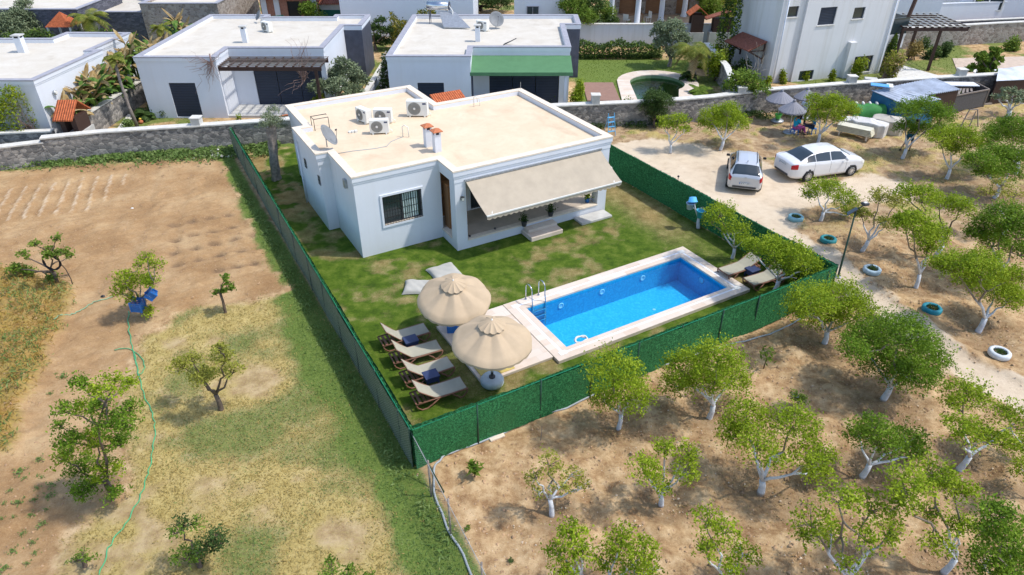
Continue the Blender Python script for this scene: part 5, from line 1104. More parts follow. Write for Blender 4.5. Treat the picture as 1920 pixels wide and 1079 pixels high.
cr = MB(); cr.lathe([(2.8, 0), (2.8, 4.4), (2.5, 4.6), (0, 4.7)], 24); o = cr.build('round_tower', M['slate'], None, smooth=False, loc=(-29.5, 66.0, 0)); tag(o, 'squat dark grey conical tower between the stone roofs at the top left', 'tower')
M['greenscreen'] = simple('dark_green_screen', (.01, .11, .075), .7, var=.15)
gs = thing('green_screen_fence', 'dark green screen fence behind the pergola house at the top', 'fence', (-26.2, 55.5, 0), R_(28)); MB().bb(0, 0, 0, 8.4, .05, 1.9).build('screen', M['greenscreen'], gs)
for x in (.1, 2.8, 5.5, 8.3): MB().bb(x-.03, -.05, 0, x+.03, 0, 1.95).build('post', M['darkgreen_post'], gs)
bh = thing('brick_cottage', 'brown tiled cottage with pink brick walls at the top behind the pergola house', 'house', (-21.6, 62.5, 0))
b = MB(); edge_walls(b, rect(0, 0, 4.9, 5), 0, 3.1, {0: [(2.3, 3.4, .1, 2.4), (3.7, 4.6, .9, 2.2)]}, .2); b.build('wall', simple('pink_brick', (.36, .17, .12), .85, var=.25, nsc=5), bh)
b = MB(); b.add([(-.6, -.8, 2.9), (5.4, -.8, 2.9), (5.4, 5.6, 4.1), (-.6, 5.6, 4.1), (-.6, -.8, 2.8), (5.4, -.8, 2.8), (5.4, 5.6, 4.0), (-.6, 5.6, 4.0)], [(0, 1, 2, 3), (4, 7, 6, 5), (0, 4, 5, 1), (1, 5, 6, 2), (2, 6, 7, 3), (3, 7, 4, 0)]); b.build('roof', M['tileold'], bh)
MB().bb(2.32, .1, .1, 3.38, .14, 2.4).build('door', M['black'], bh); MB().bb(3.72, .1, .9, 4.58, .14, 2.2).build('window', M['glass'], bh)
for x in (.1, 1.2, 4.4): MB().bb(x, -.10, 0, x+.45, -.002, 2.85).build('pilaster', M['white'], bh)
cs_ = thing('brown_roofed_shed', 'small shed with reddish brown roof next to the brick cottage at the top', 'shed', (-17.3, 63, 0))
b = MB(); b.bb(0, 0, 0, 3.6, 2.5, 2.1); b.build('wall', M['concrete'], cs_); b = MB(); b.bb(.4, -.02, .3, 3.2, .0, 1.6); b.build('opening', M['greenscreen'], cs_)
b = MB(); b.add([(-.3, -.4, 2.2), (3.9, -.4, 2.2), (3.9, 2.8, 2.9), (-.3, 2.8, 2.9), (-.3, -.4, 2.1), (3.9, -.4, 2.1), (3.9, 2.8, 2.8), (-.3, 2.8, 2.8)], [(0, 1, 2, 3), (4, 7, 6, 5), (0, 4, 5, 1), (1, 5, 6, 2), (2, 6, 7, 3), (3, 7, 4, 0)]); b.build('roof', M['tileold'], cs_)
box_house('white_house', 'big plain white house wall at the top centre behind the shrubs', -14.2, 60, -3.2, 70, 6.0, 'pale')
t = box_house('white_house', 'white house with a small grey framed window at the top centre right', 0.2, 59.5, 4.4, 60+8, 5.0, 'white')
framed_window(t, (0, 0), (1, 0), 1.0, 2.0, 1.0, 2.6, dep=-.06, mull=1, fm=M['capg'])
# villa with columns
vc = thing('columned_villa', 'stone villa terrace with thick white columns at the top centre', 'house', (9.0, 60.5, 0))
MB().prism([(0, 0), (9.0, 0), (9.4, 1.5), (9.4, 9), (0, 9)], 0, .5).build('terrace', simple('warm_paving', (.50, .38, .27), .8, var=.15), vc)
b = MB(); b.wall((0, 6.0), (9.4, 6.0), .5, 4.6, [(.8, 2.3, .55, 3.2), (3.2, 5.0, .55, 3.2), (6.0, 7.2, .55, 3.0)], .3); b.build('wall', M['stone_tan'], vc)
for a_, c__ in ((.8, 2.3), (3.2, 5.0), (6.0, 7.2)): MB().bb(a_, 6.2, .55, c__, 6.25, 3.2).build('door', M['wood'], vc)
for x, y in ((-.6, .8), (1.6, .6), (4.2, 3.5), (6.6, 5.2)):
    b = MB(); b.lathe([(.30, .5), (.30, .62), (.24, .66), (.21, 3.9), (.28, 4.0), (.28, 4.1)], 18, (x, y, 0)); b.build('column', M['white'], vc, smooth=True)
MB().bb(-.3, .6, 4.1, 9.4, 8.5, 4.5).build('roof', M['white'], vc)
for i, (x, y) in enumerate(((1.0, .6), (2.1, .5), (3.5, .7), (4.4, 1.1))):
    pt_ = thing('flower_pot', ['terracotta pot leftmost on the columned terrace edge', 'second terracotta pot from the left on the columned terrace edge', 'third terracotta pot from the left on the columned terrace edge', 'rightmost terracotta pot on the columned terrace edge'][i], 'flower pot', (9+x, 60.5+y, .5), 0, 'pots on the columned terrace')
    b = MB(); b.lathe([(.10, 0), (.17, .26), (.19, .27), (.19, .33), (.15, .33), (.14, .28)], 14); b.build('pot', M['terracotta'], pt_, smooth=True)
    rg_ = np.random.default_rng(i+5); V, F = leaves(rg_.normal(size=(60, 3))*.10+np.array([0, 0, .42]), .12, rg_); np_mesh('plant', V, F, L['bright'], pt_)
def table(label, loc, w_, d_, h_, rz, mat, n='table'):
    t = thing(n, label, 'table', loc, rz); MB().bb(-w_/2, -d_/2, h_-.04, w_/2, d_/2, h_).build('table_top', mat, t)
    for x in (-1, 1):
        for y in (-1, 1): MB().bb(x*(w_/2-.06)-.025, y*(d_/2-.06)-.025, 0, x*(w_/2-.06)+.025, y*(d_/2-.06)+.025, h_-.04).build('leg', mat, t)
table('brown wooden table on the terrace between the thick white columns', (10.6, 63.2, .5), 1.6, .9, .75, .3, M['wood'])
def chair(label, loc, rz, mat, grp=None):
    t = thing('terrace_chair', label, 'chair', loc, rz, grp); MB().bb(-.24, -.24, .42, .24, .24, .46).build('seat', mat, t); MB().bb(-.24, .20, .46, .24, .24, .92).build('backrest', mat, t)
    for x in (-.21, .21):
        for y in (-.21, .21): MB().bb(x-.02, y-.02, 0, x+.02, y+.02, .42).build('leg', mat, t)
chair('white chair at the front end of the terrace table between the columns', (9.9, 62.3, .5), 2.6, M['plasticw'], 'chairs on the columned terrace'); chair('white chair right of the terrace table between the columns', (11.9, 63.3, .5), -1.2, M['plasticw'], 'chairs on the columned terrace')
# white houses, top right
t = box_house('white_house', 'white house with a bright blue window frame at the top right', 28.6, 60.3, 35.6, 68, 4.4, 'white')
framed_window(t, (0, 0), (1, 0), 1.0, 2.7, 1.3, 3.0, dep=-.07, mull=1, frame=.2, fm=simple('bright_blue_paint', (.03, .13, .45), .5))
t = box_house('white_house', 'white house with a wide pale framed window at the top right corner', 39.2, 64.0, 47.5, 72, 4.2, 'white')
framed_window(t, (0, 0), (1, 0), 1.2, 3.9, 1.3, 2.9, dep=-.07, mull=1, frame=.12, fm=M['plasticw'])
stone_wall('grey stone retaining wall under the white rendered wall at the top right', [(37.0, 60.6), (48, 62.6), (62, 65)], 1.2, .3, .35, mat='stone_blue')
# ------------------------------------------------------------------ POOLSIDE
def parasol(label, foot, base, seed):
    b0 = G(*foot); t = thing('parasol', label, 'parasol', b0, (0, .37, .1)[seed], 'canvas parasols beside the pool')
    rnd = random.Random(seed); R0 = 1.2; HA = 2.36 if base == 'round' else 2.22; HR = HA-.60; nr = 8; tilt = Matrix.Rotation(R_(2 if base == 'round' else 9), 3, 'X')
    def cz(u, v, off=0):
        a = 2*PI*u; k = abs(((u*nr) % 1)-.5)*2   # 1 on a rib, 0 between
        r = v*R0*(1-.028*(1-k)**1.5); z = HA-(HA-HR)*v**1.25 - .075*(1-k)*math.sin(PI*min(v, 1)*.8) - max(0, v-.93)*1.1
        z += .012*math.sin(a*5+seed)*v
        return tuple(tilt @ Vector((r*math.cos(a), r*math.sin(a), z+off)))
    b = MB(); b.sheet(lambda u, v: cz(u, .16+.84*v), 96, 12); b.build('canopy', M['parasol'], t, smooth=True)
    b = MB(); b.sheet(lambda u, v: cz(u, 1.0-.0*v, -.0-.10*v) if v < .5 else tuple(Vector(cz(u, .995))-Vector((0, 0, .07+.035*abs(math.sin(a_(u)))))), 96, 1) if False else None
    b.sheet(lambda u, v: tuple(Vector(cz(u, 1.0))-Vector((0, 0, v*(.05+.035*abs(math.sin(24*PI*u)))))), 192, 1); b.build('scalloped_edge', M['parasol'], t)
    b = MB(); b.sheet(lambda u, v: tuple(tilt @ Vector(((.03+.37*v)*math.cos(2*PI*u), (.03+.37*v)*math.sin(2*PI*u), HA+.10-.20*v**1.2+(.045*max(0, math.sin(2*PI*u*12+1))-.01)*v))), 96, 5); b.build('vent_cap', M['parasol'], t, smooth=True)
    MB().tube([(0, 0, .1), tuple(tilt @ Vector((0, 0, HA+.13)))], .022, 10).build('pole', M['plasticw'], t, smooth=True)
    for k in range(nr):
        u = k/nr+.0; u = (k+.5)/nr if False else k/nr
        MB().tube([tuple(Vector(cz(u, v))-Vector((0, 0, .03))) for v in (.15, .6, .98)], .009, 5).build('rib', M['plasticw'], t)
    if base == 'round':
        b = MB(); b.lathe([(.0, .0), (.33, 0), (.36, .05), (.36, .17), (.31, .24), (.10, .25), (.0, .25)], 32); o = b.build('base', simple('pale_blue_base', (.50, .58, .62), .55), t, smooth=True, bevel=.0)
        MB().lathe([(.10, .25), (.10, .29), (.04, .33), (.04, .46), (.0, .46)], 14).build('base_collar', M['darkgrey'], o)
    else:
        MB().bb(-.3, -.22, 0, .3, .22, .34).build('base', M['blueplastic'], t, bevel=.04)
parasol('sand-coloured parasol nearer to the camera on a pale round base, beside the paved platform', (923, 719), 'round', 1)
parasol('sand-coloured parasol farther back on a blue box base, in front of the bean bags', (855, 622), 'box', 2)
def lounger(label, loc, rz, group, back=38):
    t = thing('sun_lounger', label, 'sun lounger', loc, rz, group); w_ = .33; ba = R_(back)
    bx, bz = -.22, .34
    def prof(s):   # along the sling from foot (+) to head
        if s < .62: return (.95-s/.62*(.95-bx), .335+.015*math.sin(PI*s/.62)*-1)
        k = (s-.62)/.38*.78; return (bx-k*math.cos(ba), bz+k*math.sin(ba)-.03*math.sin(PI*(s-.62)/.38))
    for th_, nm in ((0, 'sling'),):
        b = MB(); b.sheet(lambda u, v: (prof(u)[0], (v-.5)*2*(w_-.03), prof(u)[1]+.012-.02*math.sin(PI*v)), 28, 6)
        b.sheet(lambda u, v: (prof(u)[0], (v-.5)*2*(w_-.03), prof(u)[1]-.006-.02*math.sin(PI*v)), 28, 6); b.build('sling', M['sling'], t, smooth=True)
    for s_ in (-1, 1):
        y = s_*w_; b = MB(); b.tube([(.97, y, .31), (.6, y, .31), (.2, y, .30), (-.25, y, .31), (-.95, y, .29)], .028, 7); b.build('side_rail', M['loungerwood'], t, smooth=True)
        b = MB(); b.tube([(bx, y*.97, bz-.02), (bx-.78*math.cos(ba), y*.97, bz+.78*math.sin(ba)-.02)], .022, 7); b.build('back_rail', M['loungerwood'], t, smooth=True)
        b = MB(); b.tube([(.97, y, .30), (.93, y, .16), (.78, y, .03), (.66, y, .02), (.58, y, .12), (.40, y, .26)], .027, 7); b.build('leg', M['loungerwood'], t, smooth=True)
        b = MB(); b.tube([(-.1, y, .29), (-.35, y, .12), (-.55, y, .02), (-.75, y, .02), (-.9, y, .15), (-.95, y, .28)], .027, 7); b.build('leg', M['loungerwood'], t, smooth=True)
    for x in (-.45, -.6, -.78, -.93): MB().bar((x, -w_, .285), (x, w_, .285), .10 if x != -.93 else .05, .02).build('slat', M['loungerwood'], t)
    MB().bar((.95, -w_, .30), (.95, w_, .30), .04).build('foot_bar', M['loungerwood'], t); MB().bar((bx-.77*math.cos(ba), -w_, bz+.77*math.sin(ba)-.02), (bx-.77*math.cos(ba), w_, bz+.77*math.sin(ba)-.02), .03).build('head_bar', M['loungerwood'], t)
    MB().bar((-.6, -.2, .28), (bx-.45, -.2, bz+.24), .02).build('prop', M['loungerwood'], t)
    return t
av = G(853, 737)-G(788, 758); ya = math.atan2(av.y, av.x)
GL = 'sun loungers in a row beside the left fence'
for i, (px_, py_, lb) in enumerate(((822, 733, 'sun lounger with pale sling nearest to the front green fence, first of the left row'), (800, 694, 'second sun lounger from the front fence in the left row'),
        (779, 660, 'third sun lounger from the front fence, above the second navy table'), (757, 628, 'farthest sun lounger of the left row, behind the far navy table'))):
    lounger(lb, G(px_, py_, .28)*1.0 - Vector((0, 0, .28)), ya+R_((0, 2, -1, 1)[i]), GL, 38+2*i).scale = (.84, .9, .92)
ra = G(1412, 488)-G(1365, 504); rb_ = math.atan2(ra.y, ra.x)+PI
lounger('sun lounger right of the pool, the one farther from the fence corner', G(1386, 500, .3)-Vector((0, 0, .3)), rb_, 'pair of sun loungers right of the pool', 22).scale = (.84, .9, .92)
lounger('sun lounger right of the pool under the bushy citrus tree', G(1435, 519, .3)-Vector((0, 0, .3)), rb_-R_(3), 'pair of sun loungers right of the pool', 34).scale = (.84, .9, .92)
def side_table(label, loc, rz, grp='navy side tables between loungers'):
    t = thing('side_table', label, 'side table', loc, rz, grp)
    MB().bb(-.23, -.2, .30, .23, .2, .36).build('table_top', M['navyplastic'], t, bevel=.012)
    MB().bb(-.20, -.17, .14, .20, .17, .298).build('apron', M['navyplastic'], t)
    for x in (-1, 1):
        for y in (-1, 1): MB().bb(x*.18-.025, y*.15-.025, 0, x*.18+.025, y*.15+.025, .14).build('leg', M['navyplastic'], t)
side_table('navy side table between the two loungers nearest to the front fence', G(808, 704, .3)-Vector((0, 0, .3)), ya)
side_table('navy side table between the two farthest loungers of the left row', G(770, 638, .3)-Vector((0, 0, .3)), ya)
side_table('navy side table between the two loungers right of the pool', G(1411, 506, .3)-Vector((0, 0, .3)), rb_)
def beanbag(label, loc, rz, w_, d_, seed):
    b = MB(); rnd = random.Random(seed)
    def fn(u, v):
        x = (u-.5)*2; y = (v-.5)*2; e = (max(0, 1-abs(x)**3.2)*max(0, 1-abs(y)**3.2))**.5
        pin = 1-.10*(1-abs(y))**1*(abs(x)**4)-.0
        return (x*w_/2*(1-.10*(1-y*y)*abs(x)**3), y*d_/2*(1-.10*(1-x*x)*abs(y)**3), .03+e*(.20-.05*math.sin(x*2.2+seed))+.012*math.sin(x*9+y*7)*e)
    b.sheet(fn, 24, 24); b.sheet(lambda u, v: (fn(u, v)[0], fn(u, v)[1], max(0.0, .03-.03*min(1, 40*(u*(1-u)*v*(1-v))))), 24, 24)
    o = b.build('bean_bag', M['beanbag'], None, smooth=True, loc=loc, rz=rz); tag(o, label, 'bean bag', 'pale bean bags on the lawn')
beanbag('pale grey flat bean bag lying left of the far parasol', G(785, 541), .0, 1.15, .95, 1)
beanbag('pale grey bean bag half hidden behind the far parasol canopy', G(833, 513), .5, 1.15, 1.1, 2)
# plants in pots on the porch
def potplant(label, loc, potm, r=.13, leaf='dark', h=.3, cat='potted plant'):
    t = thing('potted_plant', label, cat, loc, 0, 'pots on the villa porch'); MB().lathe([(0, 0), (r*.7, 0), (r, r*1.5), (r*1.05, r*1.7), (r*.85, r*1.7), (r*.8, r*1.4)], 16).build('pot', potm, t, smooth=True)
    rg = np.random.default_rng(int(loc[0]*10)); P = rg.normal(size=(170, 3))*np.array([.09, .09, .10])+np.array([0, 0, r*1.7+h*.5]); V, F = leaves(P, .10, rg); np_mesh('foliage', V, F, L[leaf], t)
potplant('dark green pot plant at the left end of the porch step', H(6.55, -1.55, .42), M['darkgrey'])
potplant('dark green pot plant at the right end of the porch step', H(8.0, -1.33, .42), M['darkgrey'])
potplant('small plant in a blue pot by the right porch pillar', H(10.15, -1.0, .42), M['blueplastic'], .12, 'citrus')
for i, (u, v) in enumerate(((4.15, -1.25), (5.35, -1.2))):
    o = MB().lathe([(0, .0), (.045, 0), (.05, .06), (0, .08)], 10).build('ashtray', M['darkgrey'], None, smooth=True, loc=H(u, v, .425)); tag(o, ['tiny dark cup on the porch floor against the left pillar', 'tiny dark cup on the edge of the porch floor'][i], 'cup')
# wash post with buckets (dead whitewashed stump)
def bucket(label, loc, m, tiltx=0, rz=0, r=.16, h=.3, grp='buckets hung on the white stump'):
    t = thing('bucket', label, 'bucket', loc, rz, grp); t.rotation_euler = (tiltx, 0, rz)
    MB().lathe([(0, 0), (r*.75, 0), (r, h), (r+.015, h), (r+.015, h-.03), (r-.012, h-.01), (r*.72, .02), (0, .02)], 20).build('pail', m, t, smooth=True)
    MB().tube([(r*math.cos(a), 0, h+r*.7*math.sin(a)) for a in [i*PI/10 for i in range(11)]], .006, 5).build('handle', M['galv'], t)
b0 = G(1309, 428); t = thing('white_stump', 'bare whitewashed tree stump hung with buckets by the right fence', 'tree stump', b0)
def rel(px, py, Y=None): return PY(px, py, b0.y if Y is None else Y)-b0
MB().tube([(0, 0, -.1), (0, 0, .05), rel(1309, 418), rel(1310, 408)], [.10, .085, .075, .05], 9).build('trunk', M['whitebark'], t, smooth=True)
MB().tube([rel(1310, 410), rel(1306, 398), rel(1303, 390), rel(1301, 377)], [.05, .04, .035, .028], 8).build('limb', M['whitebark'], t, smooth=True)
MB().tube([rel(1304, 392), rel(1297, 389)], [.03, .02], 7).build('limb', M['whitebark'], t, smooth=True)
bucket('teal bucket on the right side of the white stump', PY(1313, 408, b0.y-.12), M['cyanplastic'], 0, .4, .19, .34)
bucket('pale blue bucket on the left side of the white stump', PY(1293, 392, b0.y-.05), simple('pale_blue_plastic', (.42, .58, .78), .5), 0, .2, .16, .28)
bucket('upturned sky blue bucket on top of the white stump', PY(1299, 370, b0.y), simple('sky_blue_plastic', (.10, .42, .78), .5), PI*.9, .2, .19, .2)
# tyres planted along the road
TM = {k: simple(k+'_painted_rubber', c, .65, var=.12, nsc=6) for k, c in (('sky', (.22, .42, .48)), ('teal', (.02, .20, .22)), ('ice', (.36, .47, .54)), ('azure', (.015, .22, .29)), ('white', (.60, .64, .67)))}
for i, (px_, py_, mk, lb) in enumerate(((1492, 409, 'sky', 'light turquoise painted tyre planter nearest to the cars'), (1553, 450, 'teal', 'dark teal painted tyre planter left of the lamp post head'), (1635, 507, 'ice', 'pale blue painted tyre planter right of the lamp post'),
        (1747, 580, 'azure', 'petrol blue painted tyre planter beyond the dark citrus tree'), (1874, 663, 'white', 'white painted tyre planter at the bottom right end of the road'))):
    t = thing('tyre_planter', lb, 'tyre planter', G(px_, py_, .1)-Vector((0, 0, .1)), i, 'painted tyres along the dirt road'); r1, r2 = .325, .20; 
    b = MB(); b.lathe([(r2, .02), (r2+.02, 0), (r1-.04, 0), (r1, .04), (r1+.005, .10), (r1, .17), (r1-.04, .205), (r2+.03, .21), (r2, .185), (r2-.01, .15), (r2+.06, .12)], 40); b.build('tyre', TM[mk], t, smooth=True)
    b = MB(); b.lathe([(0, .10), (.27, .09)], 20); b.build('soil', M['bark'], t)
    rg = np.random.default_rng(i); V, F = leaves(np.stack([rg.normal(size=150)*.085, rg.normal(size=150)*.085, .13+rg.random(150)*.10], -1), .07, rg); np_mesh('foliage', V, F, L['dark'], t)
# lamp post
b0 = G(1571, 520); top = PY(1605, 395, b0.y)-b0; t = thing('solar_lamp_post', 'slim dark green lamp post with solar panel head at the fence corner', 'street lamp', b0)
MB().tube([(0, 0, -.05), (0, 0, .02), top], [.045, .04, .028], 10).build('pole', M['darkgreen_post'], t, smooth=True)
MB().lathe([(.0, 0), (.12, 0), (.12, .02), (.05, .04)], 14).build('base_plate', M['galv'], t)
a = PY(1588, 403, b0.y)-b0; c__ = PY(1622, 384, b0.y-.1)-b0
MB().bar(a, c__, .035, .03).build('arm', M['darkgreen_post'], t)
b = MB(); b.bar(a+Vector((.0, -.02, .04)), a.lerp(c__, .55)+Vector((0, -.02, .04)), .22, .03); b.build('solar_panel', M['tintglass'], t)
hd_ = MB(); hd_.box(c__+Vector((0, 0, .03)), (.22, .2, .10), .3); h_ = hd_.build('lamp_head', M['darkgrey'], t, bevel=.02)
MB().box(c__+Vector((0, 0, .085)), (.12, .10, .01), .3).build('sensor', M['plasticw'], h_)
b = MB(); b.tube([PY(1398, 410, G(1400, 455).y+1.0), PY(1398, 398, G(1400, 455).y+1.0)], .012, 6)
p = H(13.55, -5.1, 0); t = thing('garden_light', 'small dark lantern on the top of the right green fence', 'garden light', H(13.6, -2.9, 1.38))
MB().tube([(0, 0, -.1), (0, 0, .22)], .012, 6).build('stem', M['black'], t); MB().lathe([(0, .30), (.05, .27), (.05, .22), (0, .2)], 10).build('lantern', M['black'], t)
# blue folding ladder chair behind the villa corner
b0 = G(1147, 256); t = thing('step_ladder', 'light blue folding step ladder behind the right corner of the villa', 'step ladder', b0, .3)
M['blueenamel'] = simple('light_blue_enamel', (.12, .42, .70), .4)
for x in (-.22, .22):
    MB().tube([(x, 0, 0), (x*.8, .28, 1.25)], .018, 6).build('rail', M['blueenamel'], t); MB().tube([(x, .62, 0), (x*.8, .3, 1.0)], .016, 6).build('rail', M['blueenamel'], t)
for k in range(4): z = .25+.25*k; MB().bb(-.2, .05+z*.22-.05, z-.012, .2, .05+z*.22+.09, z+.012).build('step', M['blueenamel'], t)
# blue crates hanging in the lemon tree
for i, (px_, py_, s_, tl, lb) in enumerate(((258, 572, .34, .1, 'blue plastic crate tied low on the left of the lemon tree'), (283, 552, .26, -.7, 'smaller blue-green crate tilted on the right of the lemon tree'))):
    p = PY(px_, py_, G(268, 592).y-.25); t = thing('plastic_crate', lb, 'crate', p, .2+i, 'crates hung in the lemon tree'); t.rotation_euler = (0.1, tl, .3*i); h_ = s_*1.15
    for k in range(5): z = h_*(k+.1)/5; b = MB(); b.ring(rect(-s_/2, -s_/2, s_/2, s_/2), rect(-s_/2, -s_/2, s_/2, s_/2), z-h_/2, z-h_/2+h_/5*.8); b.build('slat_band', M['blueplastic'], t)
    for x in (-1, 1):
        for y in (-1, 1): MB().bb(x*s_/2-.02, y*s_/2-.02, -h_/2, x*s_/2+.02, y*s_/2+.02, h_/2).build('corner', M['blueplastic'], t)
    MB().bb(-s_/2, -s_/2, -h_/2, s_/2, s_/2, -h_/2+.015).build('bottom', M['blueplastic'], t)
# coil of black hose in the fig tree
c0 = PY(96, 492, G(108, 535).y-.15); rnd = random.Random(3); pts = []
for i in range(110):
    a = i/22*2*PI; r = .30+.025*math.sin(i*1.1); pts.append(c0+Vector((r*math.cos(a), .05*math.sin(i*.6), r*math.sin(a)*1.02)))
pts += [c0+Vector((.42, 0, -.3)), c0+Vector((.5, -.05, -.7)), c0+Vector((.5, -.08, -.9))]
o = MB().tube(pts, .016, 6).build('hose_coil', M['rubber'], None, smooth=True); tag(o, 'coil of black hose hung in the young fig tree', 'hose')
def ground_hose(label, pts, r, mat, wob=.05):
    P = [G(*p) for p in pts]; sp = []
    for i in range(len(P)-1):
        a = P[max(i-1, 0)]; b_ = P[i]; c = P[i+1]; d = P[min(i+2, len(P)-1)]
        for k in range(8):
            t = k/8; q = .5*((2*b_)+(-a+c)*t+(2*a-5*b_+4*c-d)*t*t+(-a+3*b_-3*c+d)*t**3); sp.append(Vector((q.x+wob*math.sin(i*5+k*1.1)*.5, q.y, zat(q.x, q.y)+.035)))
    sp.append(P[-1]+Vector((0, 0, zat(P[-1].x, P[-1].y)+.03))); o = MB().tube(sp, r, 6).build('garden_hose', mat, None, smooth=True); tag(o, label, 'hose')
M['hosegreen'] = simple('mint_green_hose', (.08, .38, .17), .5, var=.1)
ground_hose('mint green garden hose winding through the dry grass to the bottom edge', [(241, 585), (242, 620), (250, 655), (258, 690), (268, 735), (283, 770), (291, 800), (287, 850), (278, 890), (262, 935), (235, 985), (205, 1030), (185, 1090)], .016, M['hosegreen'])
ground_hose('second loop of mint green hose beside the first near the lemon tree', [(215, 658), (240, 656), (262, 668), (272, 690), (262, 705), (258, 690), (250, 660)], .014, M['hosegreen'], .03)
ground_hose('thin faded green hose running left of the lemon tree', [(212, 556), (195, 562), (170, 570), (150, 583), (132, 590), (110, 597), (104, 606)], .016, simple('faded_green_hose', (.22, .42, .26), .6), .05)
ground_hose('thin green hose lying between the fence corner and the rail', [(1600, 590), (1560, 598), (1520, 606), (1480, 606)], .014, M['yellow'], .03)
# seedlings
seedproto = None
rg = np.random.default_rng(3)
spx = [(38, 884), (46, 897), (77, 893), (98, 913), (70, 917), (7, 945), (20, 922), (34, 943), (64, 937), (94, 932), (57, 964), (86, 955), (25, 970), (3, 973), (80, 985), (40, 998), (61, 1018), (24, 1032), (66, 1036), (50, 1056), (8, 1068), (105, 703), (118, 706), (95, 740), (75, 862), (118, 708), (68, 890)]
for i, (x, y) in enumerate(spx):
    p = G(x, y); p.z = zat(p.x, p.y)
    if i == 0:
        n = 46; P = np.stack([rg.normal(size=n)*.08, rg.normal(size=n)*.08, .03+rg.random(n)*.10], -1); V, F = leaves(P, .085, rg, asp=.45, up=.8)
        seedproto = np_mesh('seedling', V, F, L['weed'], None, loc=p); tag(seedproto, 'low green vegetable seedling in the bare strip at the bottom left', 'seedling', 'vegetable seedlings in the bare strip')
    else: o = seedproto.copy(); col.objects.link(o); o.location = p; s_ = .35+.5*rg.random(); o.scale = (s_, s_, s_); o.rotation_euler = (0, 0, rg.random()*6)
def small_plant(name, label, px_, py_, r, h_, leaf, n, sz, asp=.3, cat='plant', stem=True):
    p = G(px_, py_); p.z = zat(p.x, p.y); t = thing(name, label, cat, p)
    rg = np.random.default_rng(int(px_)); P = np.stack([rg.normal(size=n)*r*.5, rg.normal(size=n)*r*.5, h_*(.45+.5*rg.random(n))], -1); V, F = leaves(P, sz, rg, asp=asp, droop=1.2); np_mesh('foliage', V, F, L[leaf], t)
    if stem: MB().tube([(0, 0, -.05), (.01, 0, h_*.5), (0, .01, h_*.85)], [.02, .015, .008], 6).build('stem', M['bark'], t, smooth=True)
small_plant('papaya_seedling', 'small papaya seedling with drooping leaves near the inside of the rail corner', 890, 894, .2, .55, 'bright', 34, .30, .32)
small_plant('papaya_seedling', 'thin seedling on a stake below the fence corner citrus tree', 1432, 690, .28, .85, 'bright', 60, .18, .35)
small_plant('weed_tuft', 'tiny green weed left of the bottom citrus trees', 877, 998, .08, .14, 'bright', 40, .09)
small_plant('weed_tuft', 'tiny dark weed on the bare soil near the chain-link fence', 957, 1054, .06, .12, 'dark', 30, .08)
o = MB().tube([G(1014, 826), G(1014, 826)+Vector((0.02, 0, .55))], [.012, .008], 6).build('stake', M['greybark'], None); tag(o, 'thin bare stake standing near the foot of the front fence', 'stake')
# sun-bleached scraps
for i, (px_, py_, lb, m_, s_) in enumerate(((247, 388, 'small white stone on the tilled soil', 'plasticw', .10), (193, 556, 'small dark stone on the soil near the faded hose', 'black', .12))):
    b = MB(); b.lathe([(0, 0), (.5, 0), (.55, .2), (.3, .45), (0, .5)], 7); b.v = [(x*s_*1.3, y*s_, z*s_) for x, y, z in b.v]; o = b.build('stone', M[m_], None, loc=G(px_, py_)+Vector((0, 0, zat(G(px_, py_).x, G(px_, py_).y)))); tag(o, lb, 'stone')
# pile of pale rubble at the top of the left fence
t = thing('rubble_pile', 'little heap of pale rubble where the left fence meets the stone wall', 'rubble', G(405, 292)); rnd = random.Random(8)
b = MB()
for i in range(46):
    x, y = rnd.gauss(0, .55), rnd.gauss(0, .28); s_ = rnd.uniform(.05, .14); z = max(0, .22-.3*abs(x))*rnd.random()
    n0 = len(b.v); b.lathe([(0, 0), (.6, .1), (.7, .5), (.3, .9), (0, 1)], 6); 
    b.v[n0:] = [(x+vx*s_, y+vy*s_, z+vz*s_) for vx, vy, vz in b.v[n0:]]
o = b.build('stones', M['caplight'], t); o['kind'] = 'stuff'
# ------------------------------------------------------------------ BACK RIGHT YARD
M['straw'] = slat('grey_reed_thatch', (.27, .27, .31), 14, 'Z', .55)
def reed_umbrella(label, foot, apex, rpx, tilt=0):
    b0 = G(*foot); A = PY(*apex, b0.y)-b0; r = rpx/FPX*depth(b0); t = thing('reed_umbrella', label, 'parasol', b0, 0, 'grey reed umbrellas by the back wall')
    b = MB(); rg = random.Random(apex[0])
    def fn(u, v, o=0): a = 2*PI*u; k = 1-.03*(1+math.sin(a*8))/2; return (A.x*1.0+v*r*k*math.cos(a), v*r*k*math.sin(a)+tilt*v*math.sin(a)*0, A.z-.02-.52*v**1.12-o+.01*math.sin(a*23)*v)
    b.sheet(fn, 72, 10); b.sheet(lambda u, v: fn(u, v, .05), 72, 4); b.sheet(lambda u, v: tuple(Vector(fn(u, 1))-Vector((0, 0, v*.06+.015*math.sin(u*2*PI*40)))), 160, 1); b.build('thatch', M['straw'], t, smooth=False)
    MB().lathe([(0, .07), (.07, .05), (.10, -.02)], 10, (A.x, 0, A.z)).build('finial', M['straw'], t)
    MB().tube([(0, 0, 0), (A.x, 0, A.z-.05)], .028, 8).build('pole', M['cap'], t, smooth=True)
    MB().lathe([(0, 0), (.36, 0), (.38, .06), (.3, .13), (.05, .15)], 20).build('base', M['galv'], t, smooth=True)
reed_umbrella('grey reed umbrella at the left with a lime bucket on its pole', (1457, 228), (1467, 170), 26)
reed_umbrella('grey reed umbrella in front over the seated people', (1480, 250), (1490, 189), 25)
reed_umbrella('grey reed umbrella at the back against the rubble wall', (1510, 222), (1515, 166), 21)
